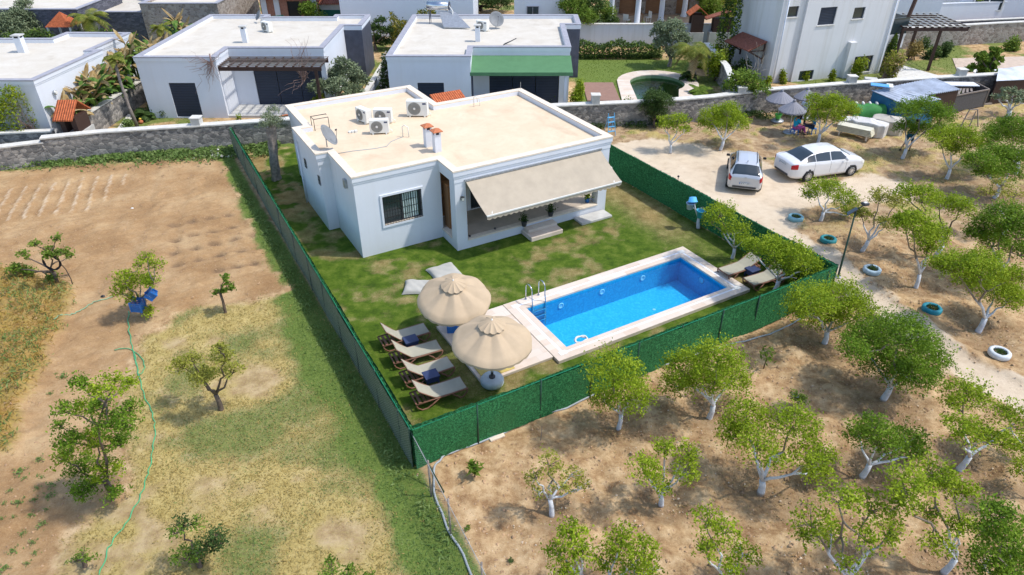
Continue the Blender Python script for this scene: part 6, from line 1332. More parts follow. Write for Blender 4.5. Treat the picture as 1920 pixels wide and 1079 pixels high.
bucket('lime green bucket on the base of the left reed umbrella', G(1457, 228)+Vector((0, 0, .2)), M['limeplastic'], 0, 0, .2, .25, None)
def slabstack(label, px_, py_, rz, n, m):
    t = thing('stacked_loungers', label, 'stack', G(px_, py_), rz)
    for k in range(n):
        z = .26+.075*k; MB().bb(-.95+.02*(k % 2), -.34, z, .95-.03*k, .34, z+.055).build('lounger_frame', m, t, bevel=.012)
    for x in (-.75, .7):
        for y in (-.28, .28): MB().bb(x-.04, y-.035, 0, x+.04, y+.035, .26).build('leg', M['cap'], t)
slabstack('stack of ivory plastic sun loungers in front of the covered ones', 1601, 257, R_(-38), 5, simple('ivory_plastic', (.62, .59, .47), .5))
def covered(label, px_, py_, rz, L__, W__, H__, seed, m):
    t = thing('covered_stack', label, 'stack', G(px_, py_), rz, 'covered stacks by the shed')
    b = MB()
    def fn(u, v):
        a = 2*PI*u; sx = math.copysign(abs(math.cos(a))**.4, math.cos(a)); sy = math.copysign(abs(math.sin(a))**.4, math.sin(a))
        if v < .5: k = 1; z = v*2*H__
        else: k = (1-(v-.5)*2)**.6; z = H__+.12*(1-k)*1.2
        f = 1+.035*math.sin(a*9+seed)*(v < .5)
        return (sx*L__/2*k*f, sy*W__/2*k*f, z+.03*math.sin(sx*5+seed)*(v >= .5))
    b.sheet(fn, 64, 16); b.build('cover', m, t, smooth=True)
    b = MB()
    for x in (-.3*L__, .3*L__): b.bb(x-.02, -W__/2-.03, .2, x+.02, -W__/2-.005, H__*.9)
    b.build('straps', M['plasticw'], t)
    for x in (-1, 1): MB().bb(x*L__*.33-.08, -W__*.35, 0, x*L__*.33+.08, W__*.35, .05).build('skid', M['darkwood'], t)
covered('white plastic covered stack with a yellow cloth, between the ivory loungers and the grey one', 1625, 250, R_(-35), 1.9, 1.0, .72, 1, simple('white_tarpaulin', (.62, .60, .58), .6, var=.12))
covered('grey-beige covered stack nearest to the citrus tree', 1660, 248, R_(-30), 1.7, 1.1, .8, 4, simple('beige_tarpaulin', (.46, .42, .36), .7, var=.15))
covered('low white covered heap partly hidden behind the tree by the ivory loungers', 1592, 238, R_(-30), 1.2, .7, .45, 7, M['plasticw'])
t = thing('yellow_cloth', 'yellow cloth hanging on the front of the white covered stack', 'cloth', G(1630, 258)+Vector((0, -.05, .05))); b = MB(); b.sheet(lambda u, v: ((u-.5)*.4*(1-.4*v), .03*math.sin(u*14), v*.42), 16, 4); b.build('cloth', M['yellow'], t, smooth=True)
M['greentarp'] = simple('bright_green_turf_roll', (.035, .20, .045), .75, var=.2, nsc=3, bump=.5)
p0, p1 = G(1592, 209, .5), G(1634, 208, .5); o = thing('turf_rolls', 'bright green artificial turf draped over stored rolls beside the blue shed', 'turf roll', (p0.x, p0.y, 0))
b = MB(); LL = (p1-p0).length+.6
b.sheet(lambda u, v: (u*LL, .55*math.cos(PI*v)*(1+.03*math.sin(u*9)), .10+.85*math.sin(PI*v)**.7*(1+.05*math.sin(u*13)+.04*math.sin(v*9))), 24, 20); b.build('draped_turf', M['greentarp'], o, smooth=True)
for k in range(4): MB().tube([(.35+k*.4, .0, .93), (.45+k*.4, .35, .93)], .07, 10).build('roll_end', M['plasticw'], o, smooth=True)
M['shedblue'] = simple('blue_painted_panel', (.015, .12, .24), .6, var=.2, nsc=2)
M['corr'] = simple('weathered_corrugated_metal', (.46, .50, .57), .55, .1, var=.25, nsc=1.3)
def bil(q, u, v): return q[0].lerp(q[1], u).lerp(q[3].lerp(q[2], u), v)
def corrugated(name, label, q, zlow, nrib, along='u', roofm='corr', wallm='shedblue', group=None, walls=True):
    o = q[0].copy(); o.z = 0; Q = [p-o for p in q]; t = thing(name, label, 'shed', o, 0, group)
    def fn(u, v, k=0):
        p = bil(Q, u, v); c = u if along == 'u' else v; return (p.x, p.y, p.z+.028*math.sin(c*nrib*2*PI)-k)
    N_ = nrib*8; b = MB()
    for k in (0, .02): b.sheet((lambda u, v, k=k: fn(u, v, k)), N_ if along == 'u' else 6, 6 if along == 'u' else N_)
    b.build('corrugated_roof', M[roofm], t, smooth=True)
    if walls:
        cc = sum(Q, Vector())/4; I = [cc+(p-cc)*.95 for p in Q]; b = MB()
        for i in range(4): a, c = I[i], I[(i+1) % 4]; b.face([(a.x, a.y, 0), (c.x, c.y, 0), (c.x, c.y, c.z-.06), (a.x, a.y, a.z-.06)])
        b.build('wall', M[wallm], t)
    return t
def ql(*pts): return [G(x, y, z) for x, y, z in pts]
corrugated('shed', 'blue-walled shed with a sloping grey metal roof in the back yard', ql((1634, 170, 1.45), (1705, 200, 1.3), (1765, 186, 1.5), (1680, 163, 1.6)), 0, 7, 'v')
corrugated('shed', 'long low shed with ribbed silver corrugated roof against the rubble wall', ql((1655, 166, 1.5), (1722, 181, 1.5), (1802, 168, 1.6), (1752, 146, 1.75)), 0, 20, 'v', wallm='darkwood')
cp = thing('pallet_board', 'blue and white board lying on the left end of the corrugated roof', 'board', G(1650, 160, 1.75)); MB().box((0, 0, 0), (1.0, .6, .04), -.4).build('board', simple('sky_blue_board', (.10, .35, .72), .5), cp); MB().box((.55, -.1, .0), (.35, .75, .035), -.4).build('white_board', M['plasticw'], cp)
t = thing('meter_box_post', 'grey meter box on a post in front of the blue shed', 'meter box', G(1657, 213)); MB().bb(-.2, -.1, .75, .2, .1, 1.35).build('box', M['concrete'], t, bevel=.02); MB().tube([(0, 0, 0), (0, 0, .75)], .03, 6).build('post', M['darkgrey'], t)
t = thing('metal_cabinet', 'pale grey slanted panel standing at the left end of the blue shed', 'panel', G(1622, 188)); MB().box((0, 0, .7), (.75, .5, 1.4), -.3).build('panel', M['concrete'], t, bevel=.02)
t = thing('roofing_sheet', 'white flat sheet lying on the timber frame right of the corrugated roof', 'panel', G(1800, 158, 1.3), -.05); MB().box((0, 0, 0), (2.0, .8, .05)).build('sheet', M['white'], t)
q = ql((1770, 184, 1.1), (1855, 168, 1.1), (1830, 156, 1.1), (1790, 160, 1.1)); t = thing('timber_cage', 'weathered timber and mesh animal pen beside the stacked pallets', 'pen', (q[0].x, q[0].y, 0)); Q = [p-Vector((q[0].x, q[0].y, 0)) for p in q]
for i in range(4):
    a, c = Q[i], Q[(i+1) % 4]; MB().bar(a, c, .07).build('rail', M['greywood'], t); MB().bar((a.x, a.y, 0), a, .08).build('post', M['greywood'], t)
    b = MB(); b.face([(a.x, a.y, .05), (c.x, c.y, .05), (c.x, c.y, 1.05), (a.x, a.y, 1.05)]); b.build('mesh_panel', simple('dark_mesh_panel', (.09, .085, .085), .8, var=.3, nsc=20), t)
b = MB()
for k in range(7): u = k/6; b.bar(bil(Q, u*.6, .05)+Vector((0, 0, .05)), bil(Q, u*.6+.1, .95)+Vector((0, 0, .05)), .12, .02)
b.build('roof_planks', M['greywood'], t)
o = G(1885, 172); t = thing('pallet_stack', 'stack of weathered wooden pallets at the right edge by the wall', 'pallets', (o.x, o.y, 0), .15)
for k in range(8):
    b = MB(); z = .02+k*.15
    for y in (-.5, -.02, .46): b.bb(-.62, y, z, .62, y+.08, z+.09)
    for j in range(6): b.bb(-.6+j*.21, -.52, z+.092, -.6+j*.21+.14, .56, z+.112)
    b.build('pallet', M['greywood'], t)
for k in range(7):
    t2 = MB().bar((o.x-.9+.25*k, o.y-.2+.1*(k % 3), 1.28+.06*k), (o.x+.9+.1*k, o.y+.5-.14*k, 1.34+.05*k), .09, .03).build('loose_plank', M['greywood'], None); tag(t2, 'weathered loose plank lying on top of the pallet stack', 'plank', 'loose planks on the pallets')
corrugated('shed', 'ribbed grey metal roof running out of the right edge', ql((1868, 152, 1.5), (1960, 148, 1.5), (1960, 118, 1.7), (1872, 130, 1.7)), 0, 9, 'v', wallm='darkwood')
t = thing('broken_chair', 'bleached broken wooden frame lying between the citrus crowns at the far right', 'frame', G(1800, 240)); b = MB()
for a_, c_ in (((0, 0, 0), (.3, .2, 1.0)), ((.5, 0, 0), (.7, .2, .9)), ((.3, .2, 1.0), (.9, .4, .95)), ((.1, .1, .5), (.6, .1, .45)), ((.9, .4, .95), (1.1, .1, 0))): b.bar(a_, c_, .05)
b.build('frame_bars', M['greywood'], t)
o = MB().bar(G(1795, 207)+Vector((0, 0, .06)), G(1858, 196)+Vector((0, 0, .06)), .12, .1).build('timber_beam', M['greywood'], None); tag(o, 'long timber lying on the ground in front of the animal pen', 'timber')
# ------------------------------------------------------------------ CARS
def make_car(name, label, loc, rz, paint, P, plate_text):
    t = thing(name, label, 'car', loc, rz, None); X = P['x']; f = lambda k: (lambda x: float(np.interp(x, X, P[k])))
    zb, zs, zr, wm, wr = f('zb'), f('zs'), f('zr'), f('wm'), f('wr')
    def S(x, v, side=1):
        w0, s, r, b_ = wm(x), zs(x), zr(x), zb(x); k = wr(x)
        pts = [(0, b_), (w0*.9, b_), (w0*.985, b_+.10), (w0, b_+.5*(s-b_)), (w0*.985, s-.10), (w0*.94, s), (k, max(s+.001, r-.05)), (k*.82, max(s+.01, r-.008)), (0, max(s+.02, r+.012))]
        q = v*(len(pts)-1); i = min(int(q), len(pts)-2); u = q-i
        return Vector((x, side*(pts[i][0]*(1-u)+pts[i+1][0]*u), pts[i][1]*(1-u)+pts[i+1][1]*u))
    Lx = X[0], X[-1]; nx = 110; nv = 32
    xs_ = [Lx[0]+(Lx[1]-Lx[0])*i/nx for i in range(nx+1)]
    b = MB(); wx = P['wheels']; Rw = .335; vs = []; fs = []
    for side in (1, -1):
        n0 = len(vs)
        for x in xs_:
            for j in range(nv+1): vs.append(S(x, j/nv, side))
        for i in range(nx):
            for j in range(nv):
                c = (vs[n0+i*(nv+1)+j]+vs[n0+(i+1)*(nv+1)+j+1])/2
                if any(math.hypot(c.x-w_, c.z-.31) < Rw for w_ in wx) and abs(c.y) > .45: continue
                q = (n0+i*(nv+1)+j, n0+(i+1)*(nv+1)+j, n0+(i+1)*(nv+1)+j+1, n0+i*(nv+1)+j+1); fs.append(q if side == 1 else q[::-1])
    b.add(vs, fs)
    for x in (xs_[0], xs_[-1]):
        pl = [S(x, j/nv, 1) for j in range(nv+1)]+[S(x, j/nv, -1) for j in range(nv-1, 0, -1)]; b.face(pl)
    body = b.build('body', paint, t, smooth=True)
    b = MB()
    for w_ in wx: b.tube([(w_, -.84, .31), (w_, .84, .31)], .33, 20) if False else b.bb(w_-.32, -.70, .12, w_+.32, .70, .62)
    b.build('wheel_well', M['black'], t)
    def patch(nm, mat, x0, x1, v0, v1, side, off=.006, par=None, n=(14, 6), clip=None):
        b = MB()
        def fn(u, v):
            x = x0+(x1-x0)*u; a0 = v0(u) if callable(v0) else v0; a1 = v1(u) if callable(v1) else v1; vv = a0+(a1-a0)*v
            p = S(x, vv, side); e = .01; n_ = (S(x+e, vv, side)-S(x-e, vv, side)).cross(S(x, min(vv+e, 1), side)-S(x, max(vv-e, 0), side))
            n_ = n_.normalized() if n_.length > 1e-9 else Vector((0, 0, 1)); n_ = n_ if n_.dot(p-Vector((x*.6, 0, .6))) > 0 else -n_
            return tuple(p+n_*off)
        b.sheet(fn, *n); return b.build(nm, mat, par or t, smooth=True)
    vS, vR, vT = 5/8, 6/8, 7/8
    for s_ in (1, -1):
        for (x0, x1, c0, c1) in P['side']:
            def top(u, c0=c0, c1=c1): return vS+.012+(vR-vS-.022)*min(1, (c0+(1-c0)*min(1, u*3.2)) if c0 < 1 else 1, (c1+(1-c1)*min(1, (1-u)*3.2)) if c1 < 1 else 1)
            patch('side_window', M['tintglass'], x0, x1, vS+.012, top, s_)
        for x in P['doors']: patch('door_seam', M['black'], x-.006, x+.006, .30, vS-.005, s_, .004, n=(1, 8))
        for x in P['handles']: patch('door_handle', paint, x-.07, x+.07, .565, .585, s_, .02, n=(3, 2))
    def across(nm, mat, x0, x1, vlo, off=.006, par=None, cut=.0):
        b = MB()
        def fn(u, v):
            x = x0+(x1-x0)*u; q = (v-.5)*2; vv = 1-(1-vlo)*abs(q)**1; s_ = 1 if q >= 0 else -1; p = S(x, vv, s_)
            e = .01; n_ = Vector((-(zr(x+e)-zr(x-e))/(2*e), 0, 1)).normalized(); return tuple(p+n_*off)
        b.sheet(fn, 12, 20); return b.build(nm, mat, par or t, smooth=True)
    across('windscreen', M['tintglass'], *P['ws'], vR+.01); across('rear_window', M['tintglass'], *P['rw'], vR+.01)
    for w_ in wx:
        for s_ in (1, -1):
            wl = thing('wheel', None, None, (0, 0, 0)); wl.parent = t; wl.location = (w_, s_*(P['track']), .31); wl.rotation_euler = (R_(90)*-s_, 0, 0)
            MB().lathe([(.19, -.10), (.27, -.105), (.305, -.08), (.312, 0), (.305, .08), (.27, .10), (.205, .095), (.20, .06)], 36).build('tyre', M['rubber'], wl, smooth=True)
            b = MB(); b.lathe([(.205, .085), (.19, .09), (.185, .05), (.185, .02)], 28)
            for k in range(10):
                a = 2*PI*k/10; b.bar((.03*math.cos(a), .03*math.sin(a), .07), (.19*math.cos(a), .19*math.sin(a), .078), .035, .02)
            b.lathe([(0, .09), (.045, .085), (.05, .06)], 12); b.build('rim', M['rim'], wl, smooth=False)
            MB().lathe([(0, .03), (.19, .03)], 20).build('brake_disc', M['darkgrey'], wl)
    for s_ in (1, -1):
        mx = P['mirror']; m_ = MB(); m_.box((mx, s_*(wm(mx)+.09), zs(mx)+.10), (.10, .18, .13)); m_.build('wing_mirror', paint if name == 'saloon_car' else M['black'], t, bevel=.03)
        patch('tail_light', M['red'], *P['tail'], s_, .012); patch('headlight', M['plasticw'], *P['head'], s_, .008)
    # rear face details
    xr = X[0]; zp = P['platez']; pl = thing('number_plate', None, None); pl.parent = t; pl.location = (xr-P.get('px', .012), 0, zp); pl.rotation_euler = (R_(90), 0, R_(-90))
    pb = MB().bb(-.26, -.055, 0, .26, .055, .008).build('plate', M['plate'], pl)
    MB().bb(-.26, -.055, .0085, -.225, .055, .010).build('blue_band', M['blueplastic'], pl)
    cu = bpy.data.curves.new('characters', 'FONT'); cu.body = plate_text; cu.size = .105; cu.align_x = 'CENTER'; cu.align_y = 'CENTER'; cu.extrude = .001; cu.materials.append(M['black'])
    to0 = bpy.data.objects.new('tmp', cu); col.objects.link(to0); bpy.context.view_layer.update(); tm_ = bpy.data.meshes.new_from_object(to0.evaluated_get(bpy.context.evaluated_depsgraph_get())); bpy.data.objects.remove(to0); to = bpy.data.objects.new('characters', tm_); col.objects.link(to); to.parent = pl; to.location = (.015, 0, .010); to.data.materials.append(M['black']) if not len(to.data.materials) else None
    b = MB(); b.sheet(lambda u, v: (xr-.012, (v-.5)*wm(xr)*1.7, P['zb'][0]-.02+u*.10), 2, 8); b.build('rear_skirt', M['darkgrey'], t)
    for nm, pt_ in P.get('extra', {}).items(): MB().bb(*pt_).build(nm, M['black'] if 'aerial' in nm or 'rail' in nm else M['galv'], t)
    return t
SAL = dict(x=[-2.33, -2.25, -2.05, -1.85, -1.55, -1.2, -.75, -.3, .2, .6, 1.05, 1.35, 1.8, 2.1, 2.25, 2.33],
  zb=[.34, .26, .22, .19, .18, .18, .18, .18, .18, .18, .18, .18, .19, .21, .24, .30], zs=[.93, 1.0, 1.03, 1.03, 1.02, 1.01, .99, .97, .96, .95, .94, .92, .86, .78, .70, .62],
  zr=[.95, 1.03, 1.08, 1.10, 1.22, 1.36, 1.45, 1.475, 1.47, 1.42, 1.22, 1.04, .93, .83, .74, .64], wm=[.66, .80, .87, .90, .905, .905, .905, .905, .905, .905, .905, .90, .87, .80, .70, .55],
  wr=[.60, .72, .74, .70, .62, .58, .57, .57, .57, .57, .60, .68, .70, .66, .58, .46], wheels=(-1.30, 1.36), track=.855,
  side=[(-1.55, -.98, .15, 1), (-.94, -.08, 1, 1), (-.02, .98, 1, .3)], doors=(-1.02, -.05, .92), handles=(-.82, .12), ws=(.66, 1.25), rw=(-1.80, -1.02), mirror=.78,
  tail=(-2.31, -2.02, .42, .575), head=(1.95, 2.26, .45, .60), platez=.82, extra={})
HAT = dict(x=[-1.98, -1.93, -1.80, -1.6, -1.35, -1.0, -.5, 0, .45, .85, 1.15, 1.5, 1.8, 1.93, 1.99],
  zb=[.36, .28, .24, .2, .19, .19, .19, .19, .19, .19, .19, .20, .23, .27, .34], zs=[.88, .97, 1.02, 1.03, 1.02, 1.0, .98, .96, .95, .94, .92, .86, .76, .68, .58],
  zr=[.90, 1.02, 1.13, 1.25, 1.38, 1.46, 1.48, 1.48, 1.45, 1.30, 1.10, .97, .84, .74, .60], wm=[.70, .81, .855, .865, .87, .87, .87, .87, .87, .87, .87, .85, .78, .68, .52],
  wr=[.62, .70, .70, .66, .60, .57, .55, .55, .55, .57, .62, .66, .62, .54, .44], wheels=(-1.22, 1.29), track=.81,
  side=[(-1.45, -.95, .3, 1), (-.90, .0, 1, 1), (.05, 1.02, 1, .3)], doors=(-.92, .02, .95), handles=(-.75, .15), ws=(.58, 1.12), rw=(-1.90, -1.34), mirror=.72,
  tail=(-1.97, -1.74, .42, .61), head=(1.55, 1.88, .45, .60), platez=.60, px=.02,
  extra={'roof_rail_a': (-1.2, -.50, 1.48, .4, -.475, 1.50), 'roof_rail_b': (-1.2, .475, 1.48, .4, .50, 1.50), 'aerial': (-1.22, -.012, 1.47, -1.16, .012, 1.56), 'badge': (-1.995, -.05, .90, -1.98, .05, .94)})
def car_place(rw_px, fw_px, wb, off_side, track):
    a, c = G(*rw_px), G(*fw_px); d = (c-a).normalized(); n = Vector((-d.y, d.x, 0)); return a, d, n
a, d, n = car_place((1511, 341), (1596, 329.5), 2.66, 1, .8); mid = (a+G(1596, 329.5))/2 + n*.86 - d*.03; mid.z = -.02
make_car('saloon_car', 'white four-door saloon car parked side-on on the dirt road', mid, math.atan2(d.y, d.x), M['carwhite'], SAL, '35 KA 8170').scale = (.93, .95, .95)
e = (G(1425, 360)-G(1368, 355)).normalized(); hd = Vector((-e.y, e.x, 0)); mid = (G(1425, 360)+G(1368, 355))/2 + hd*1.36; mid.z = -.02
make_car('hatchback_car', 'silver hatchback car seen from behind, parked left of the white saloon', mid, math.atan2(hd.y, hd.x)-R_(4), M['carsilver'], HAT, '48 KY 320').scale = (.88, .90, .90)
# ------------------------------------------------------------------ PEOPLE
def skin_mesh(name, joints, edges, mat, parent, sub=1, root=0):
    me = bpy.data.meshes.new(name); me.from_pydata([j[:3] for j in joints], edges, []); me.materials.append(mat)
    o = bpy.data.objects.new(name, me); col.objects.link(o); o.parent = parent
    o.modifiers.new('skin', 'SKIN'); o.modifiers['skin'].use_smooth_shade = True
    if not me.skin_vertices: pass
    return o, me
def person(label, loc, rz, pose, shirt, pants, hairlen=.0, shoes='black', shorts=False):
    # pose: dict of joints in metres; +y forward (faces +y)
    t = thing('person', label, 'person', loc, rz); J = dict(pose); names = list(J)
    def sk(nm, chain_edges, rad, mat, par=t, s=1):
        ids = []; 
        for a_, b_ in chain_edges:
            for k in (a_, b_):
                if k not in ids: ids.append(k)
        me = bpy.data.meshes.new(nm); me.from_pydata([J[k] for k in ids], [(ids.index(a_), ids.index(b_)) for a_, b_ in chain_edges], []); me.materials.append(mat)
        o = bpy.data.objects.new(nm, me); col.objects.link(o); o.parent = par
        bpy_sk = o.modifiers.new('skin', 'SKIN'); bpy_sk.use_smooth_shade = True
        if len(me.skin_vertices) == 0: me.attributes.new('skin', 'FLOAT', 'POINT') if False else None
        if len(me.skin_vertices):
            for i, k in enumerate(ids): me.skin_vertices[0].data[i].radius = rad[k] if isinstance(rad[k], tuple) else (rad[k], rad[k])
            me.skin_vertices[0].data[0].use_root = True
        su = o.modifiers.new('sub', 'SUBSURF'); su.levels = 1; su.render_levels = 2; return o
    E = [('pelvis', 'waist'), ('waist', 'chest'), ('chest', 'neck'), ('neck', 'head'), ('head', 'crown')]
    for s_ in 'lr':
        E += [('chest', 'sh'+s_), ('sh'+s_, 'el'+s_), ('el'+s_, 'wr'+s_), ('wr'+s_, 'pa'+s_), ('pelvis', 'hip'+s_), ('hip'+s_, 'kn'+s_), ('kn'+s_, 'an'+s_), ('an'+s_, 'to'+s_)]
        w_, p_ = Vector(J['wr'+s_]), Vector(J['pa'+s_]); d = (p_-w_).normalized(); sd = d.cross(Vector((0, 0, 1))); sd = sd.normalized() if sd.length > .1 else Vector((1, 0, 0)); up = sd.cross(d)
        for k in range(4):
            J[f'f{s_}{k}a'] = tuple(p_+d*.035+sd*(k-1.5)*.019); J[f'f{s_}{k}b'] = tuple(p_+d*(.075-.006*abs(k-1.3))+sd*(k-1.5)*.020-up*.02); E += [('pa'+s_, f'f{s_}{k}a'), (f'f{s_}{k}a', f'f{s_}{k}b')]
        J[f't{s_}a'] = tuple(w_+d*.04+sd*.045); J[f't{s_}b'] = tuple(w_+d*.085+sd*.06); E += [('wr'+s_, f't{s_}a'), (f't{s_}a', f't{s_}b')]
    rad = {'pelvis': .12, 'waist': (.13, .10), 'chest': (.15, .11), 'neck': .055, 'head': (.075, .09), 'crown': (.07, .085)}
    for s_ in 'lr':
        rad.update({'sh'+s_: .055, 'el'+s_: .04, 'wr'+s_: .026, 'pa'+s_: (.036, .018), 'hip'+s_: .085, 'kn'+s_: .055, 'an'+s_: .036, 'to'+s_: .03, f't{s_}a': .011, f't{s_}b': .008})
        for k in range(4): rad[f'f{s_}{k}a'] = .009; rad[f'f{s_}{k}b'] = .007
    sk('body', E, rad, M['skin'])
    r2 = {k: (v if not isinstance(v, tuple) else v) for k, v in rad.items()}
    grow = lambda v, g: tuple(x+g for x in v) if isinstance(v, tuple) else v+g
    J['elL2'] = None; J.pop('elL2')
    for s_ in 'lr': J['sl'+s_] = tuple(Vector(J['sh'+s_]).lerp(Vector(J['el'+s_]), .7)); J['cu'+s_] = tuple(Vector(J['kn'+s_]).lerp(Vector(J['an'+s_]), .85)); J['md'+s_] = tuple(Vector(J['hip'+s_]).lerp(Vector(J['kn'+s_]), .85)); r2['sl'+s_] = .05; r2['cu'+s_] = .045; r2['md'+s_] = .07
    J['nk'] = tuple(Vector(J['chest']).lerp(Vector(J['neck']), .55)); r2['nk'] = .075
    top = [('pelvis', 'waist'), ('waist', 'chest'), ('chest', 'nk')]+[(a_, b_) for s_ in 'lr' for a_, b_ in (('chest', 'sh'+s_), ('sh'+s_, 'sl'+s_))]
    sk('shirt', top, {k: grow(r2[k], .018) for k in r2}, shirt)
    bt = [(a_, b_) for s_ in 'lr' for a_, b_ in ((('pelvis', 'hip'+s_), ('hip'+s_, 'md'+s_)) if shorts else (('pelvis', 'hip'+s_), ('hip'+s_, 'kn'+s_), ('kn'+s_, 'cu'+s_)))]
    sk('shorts' if shorts else 'trousers', bt, {k: grow(r2[k], .014) for k in r2}, pants)
    hc = Vector(J['head']).lerp(Vector(J['crown']), .6); n_ = (Vector(J['crown'])-Vector(J['neck'])).normalized()
    b = MB(); b.sheet(lambda u, v: tuple(hc+Vector((0, -.018, .01))+Vector((.098*math.cos(2*PI*u)*math.sin(v*1.75), .108*math.sin(2*PI*u)*math.sin(v*1.75)-.01, .118*math.cos(v*1.75)+(0 if math.sin(2*PI*u) > .2 else -hairlen*v**2)))), 20, 10); b.build('hair', M['hair'], t, smooth=True)
    fc = Vector(J['head']); f = MB(); f.lathe([(0, .012), (.011, 0), (0, -.01)], 6, tuple(fc+Vector((-.032, .088, .03)))); f.lathe([(0, .012), (.011, 0), (0, -.01)], 6, tuple(fc+Vector((.032, .088, .03)))); f.build('eyes', M['black'], t)
    MB().bar(fc+Vector((0, .085, .03)), fc+Vector((0, .115, -.005)), .022, .02).build('nose', M['skin'], t); MB().bb(fc.x-.025, fc.y+.082, fc.z-.045, fc.x+.025, fc.y+.094, fc.z-.035).build('mouth', M['red'], t)
    for s_ in 'lr': a_, c_ = Vector(J['an'+s_]), Vector(J['to'+s_]); b = MB(); b.tube([a_+Vector((0, -.05, -.05)), a_+Vector((0, .02, -.045)), c_+Vector((0, .02, -.01))], [.045, .05, .035], 8); b.build('shoe', M[shoes], t, smooth=True)
    return t
STAND = dict(pelvis=(0, 0, .95), waist=(0, 0, 1.12), chest=(0, 0, 1.36), neck=(0, .01, 1.52), head=(0, .02, 1.62), crown=(0, .01, 1.70),
  shl=(-.19, 0, 1.42), ell=(-.24, .02, 1.14), wrl=(-.23, .12, .90), pal=(-.22, .16, .83), shr=(.19, 0, 1.42), elr=(.25, .0, 1.14), wrr=(.22, .16, .98), par=(.18, .22, .95),
  hipl=(-.10, 0, .90), knl=(-.11, .04, .50), anl=(-.12, 0, .09), tol=(-.13, .15, .04), hipr=(.10, 0, .90), knr=(.13, .10, .50), anr=(.15, .06, .09), tor=(.17, .21, .04))
SIT = dict(pelvis=(0, 0, .48), waist=(0, -.02, .64), chest=(0, .02, .86), neck=(0, .06, 1.02), head=(0, .09, 1.12), crown=(0, .09, 1.20),
  shl=(-.18, .03, .92), ell=(-.23, .10, .68), wrl=(-.15, .32, .62), pal=(-.12, .39, .60), shr=(.18, .03, .92), elr=(.23, .12, .68), wrr=(.15, .34, .64), par=(.11, .41, .62),
  hipl=(-.10, .04, .46), knl=(-.15, .46, .50), anl=(-.14, .50, .09), tol=(-.15, .65, .04), hipr=(.10, .04, .46), knr=(.15, .46, .50), anr=(.17, .58, .09), tor=(.18, .73, .04))
M['cyancloth'] = fabric('cyan_shirt_cloth', (.02, .38, .62), .1); M['bluecloth'] = fabric('blue_shirt_cloth', (.04, .22, .55), .1); M['pinkcloth'] = fabric('pink_trouser_cloth', (.50, .12, .33), .1)
M['navycloth'] = fabric('navy_cloth', (.012, .016, .03), .1); M['denim'] = fabric('dark_denim', (.03, .05, .10), .1); M['whitecloth'] = fabric('pale_shirt_cloth', (.55, .60, .68), .1); M['blackcloth'] = fabric('black_cloth', (.012, .012, .014), .1); M['shortblue'] = fabric('teal_shorts_cloth', (.02, .09, .16), .1)
person('standing person in dark trousers and pale shirt under the reed umbrellas', G(1502, 238), R_(160), STAND, M['whitecloth'], M['navycloth'])
person('seated person in a bright cyan shirt and pink trousers beside the umbrella pole', G(1488, 254), R_(-75), SIT, M['cyancloth'], M['pinkcloth'], .12)
person('seated person in a blue shirt and dark jeans next to the citrus trunk', G(1521, 252), R_(70), SIT, M['bluecloth'], M['denim'])
st4 = dict(STAND); st4.update(knl=(-.11, -.05, .50), anl=(-.14, -.28, .12), tol=(-.16, -.16, .04), chest=(0, .10, 1.33), neck=(0, .17, 1.47), head=(0, .22, 1.56), crown=(0, .22, 1.64), shl=(-.19, .10, 1.39), shr=(.19, .10, 1.39), wrl=(-.2, .4, 1.1), pal=(-.19, .47, 1.08), ell=(-.24, .2, 1.14))
person('person in black top and dark shorts stepping behind the slanting citrus trunk', G(1698, 283), R_(-60), st4, M['blackcloth'], M['shortblue'], shorts=True)
for lb, px_, py_ in (('low plastic stool under the person in the cyan shirt', 1488, 254), ('low plastic stool under the person in the blue shirt', 1521, 252)):
    t = thing('stool', lb, 'stool', G(px_, py_), .4); MB().bb(-.17, -.17, .33, .17, .17, .37).build('seat', M['blueplastic'], t, bevel=.01)
    for x in (-1, 1):
        for y in (-1, 1): MB().bar((x*.16, y*.16, 0), (x*.13, y*.13, .33), .035).build('leg', M['blueplastic'], t)
# ------------------------------------------------------------------ PLANTING
def leafbox(name, label, p0, p1, w_, h_, leaf, n, sz, cat='hedge', group=None, z0=0.0, seed=1, mix=None, mixn=0, top=.12, stems=True):
    a, c = Vector(p0), Vector(p1); d = c-a; Lh = d.length; t = thing(name, label, cat, a, math.atan2(d.y, d.x), group); rg = np.random.default_rng(seed)
    def pts(n):
        x = rg.random(n)*(Lh+.2)-.1; q = rg.normal(size=(n, 2)); q /= np.linalg.norm(q, axis=1)[:, None]+1e-9; r = .6+.45*rg.random(n)**.5
        hh = h_*(1+.22*(vnoise(x*1.0, x*0, 1.3, seed)-.5)*2); bw = 1+.25*(vnoise(x, x*0+5, 1.1, seed+3)-.5)*2
        y = q[:, 0]*w_/2*r*bw*1.1; z = hh*(.5+.5*q[:, 1]*r*1.02)+rg.normal(size=n)*top*.4; z = np.maximum(z, .03)
        return np.stack([x, y, z+z0], -1)
    V, F = leaves(pts(n), sz, rg); np_mesh('foliage', V, F, L[leaf], t)
    if mix: V, F = leaves(pts(mixn)*np.array([1, 1.05, 1.05]), sz*1.05, rg); np_mesh('blossom' if mix in ('blossom',) else 'light_foliage', V, F, L[mix], t)
    if stems:
        b = MB(); rnd = random.Random(seed)
        b.tube([(Lh/2, 0, -.05), (Lh/2, .02, h_*.6)], [.05, .02], 6); b.build('stem', M['bark'], t, smooth=True)
    return t
L['blossom'] = leafmat('pale_blossom', (.40, .33, .28), (.62, .55, .50), (.75, .70, .66), .2)
L['goldgreen'] = leafmat('golden_green_foliage', (.12, .12, .02), (.24, .22, .035), (.38, .32, .06))
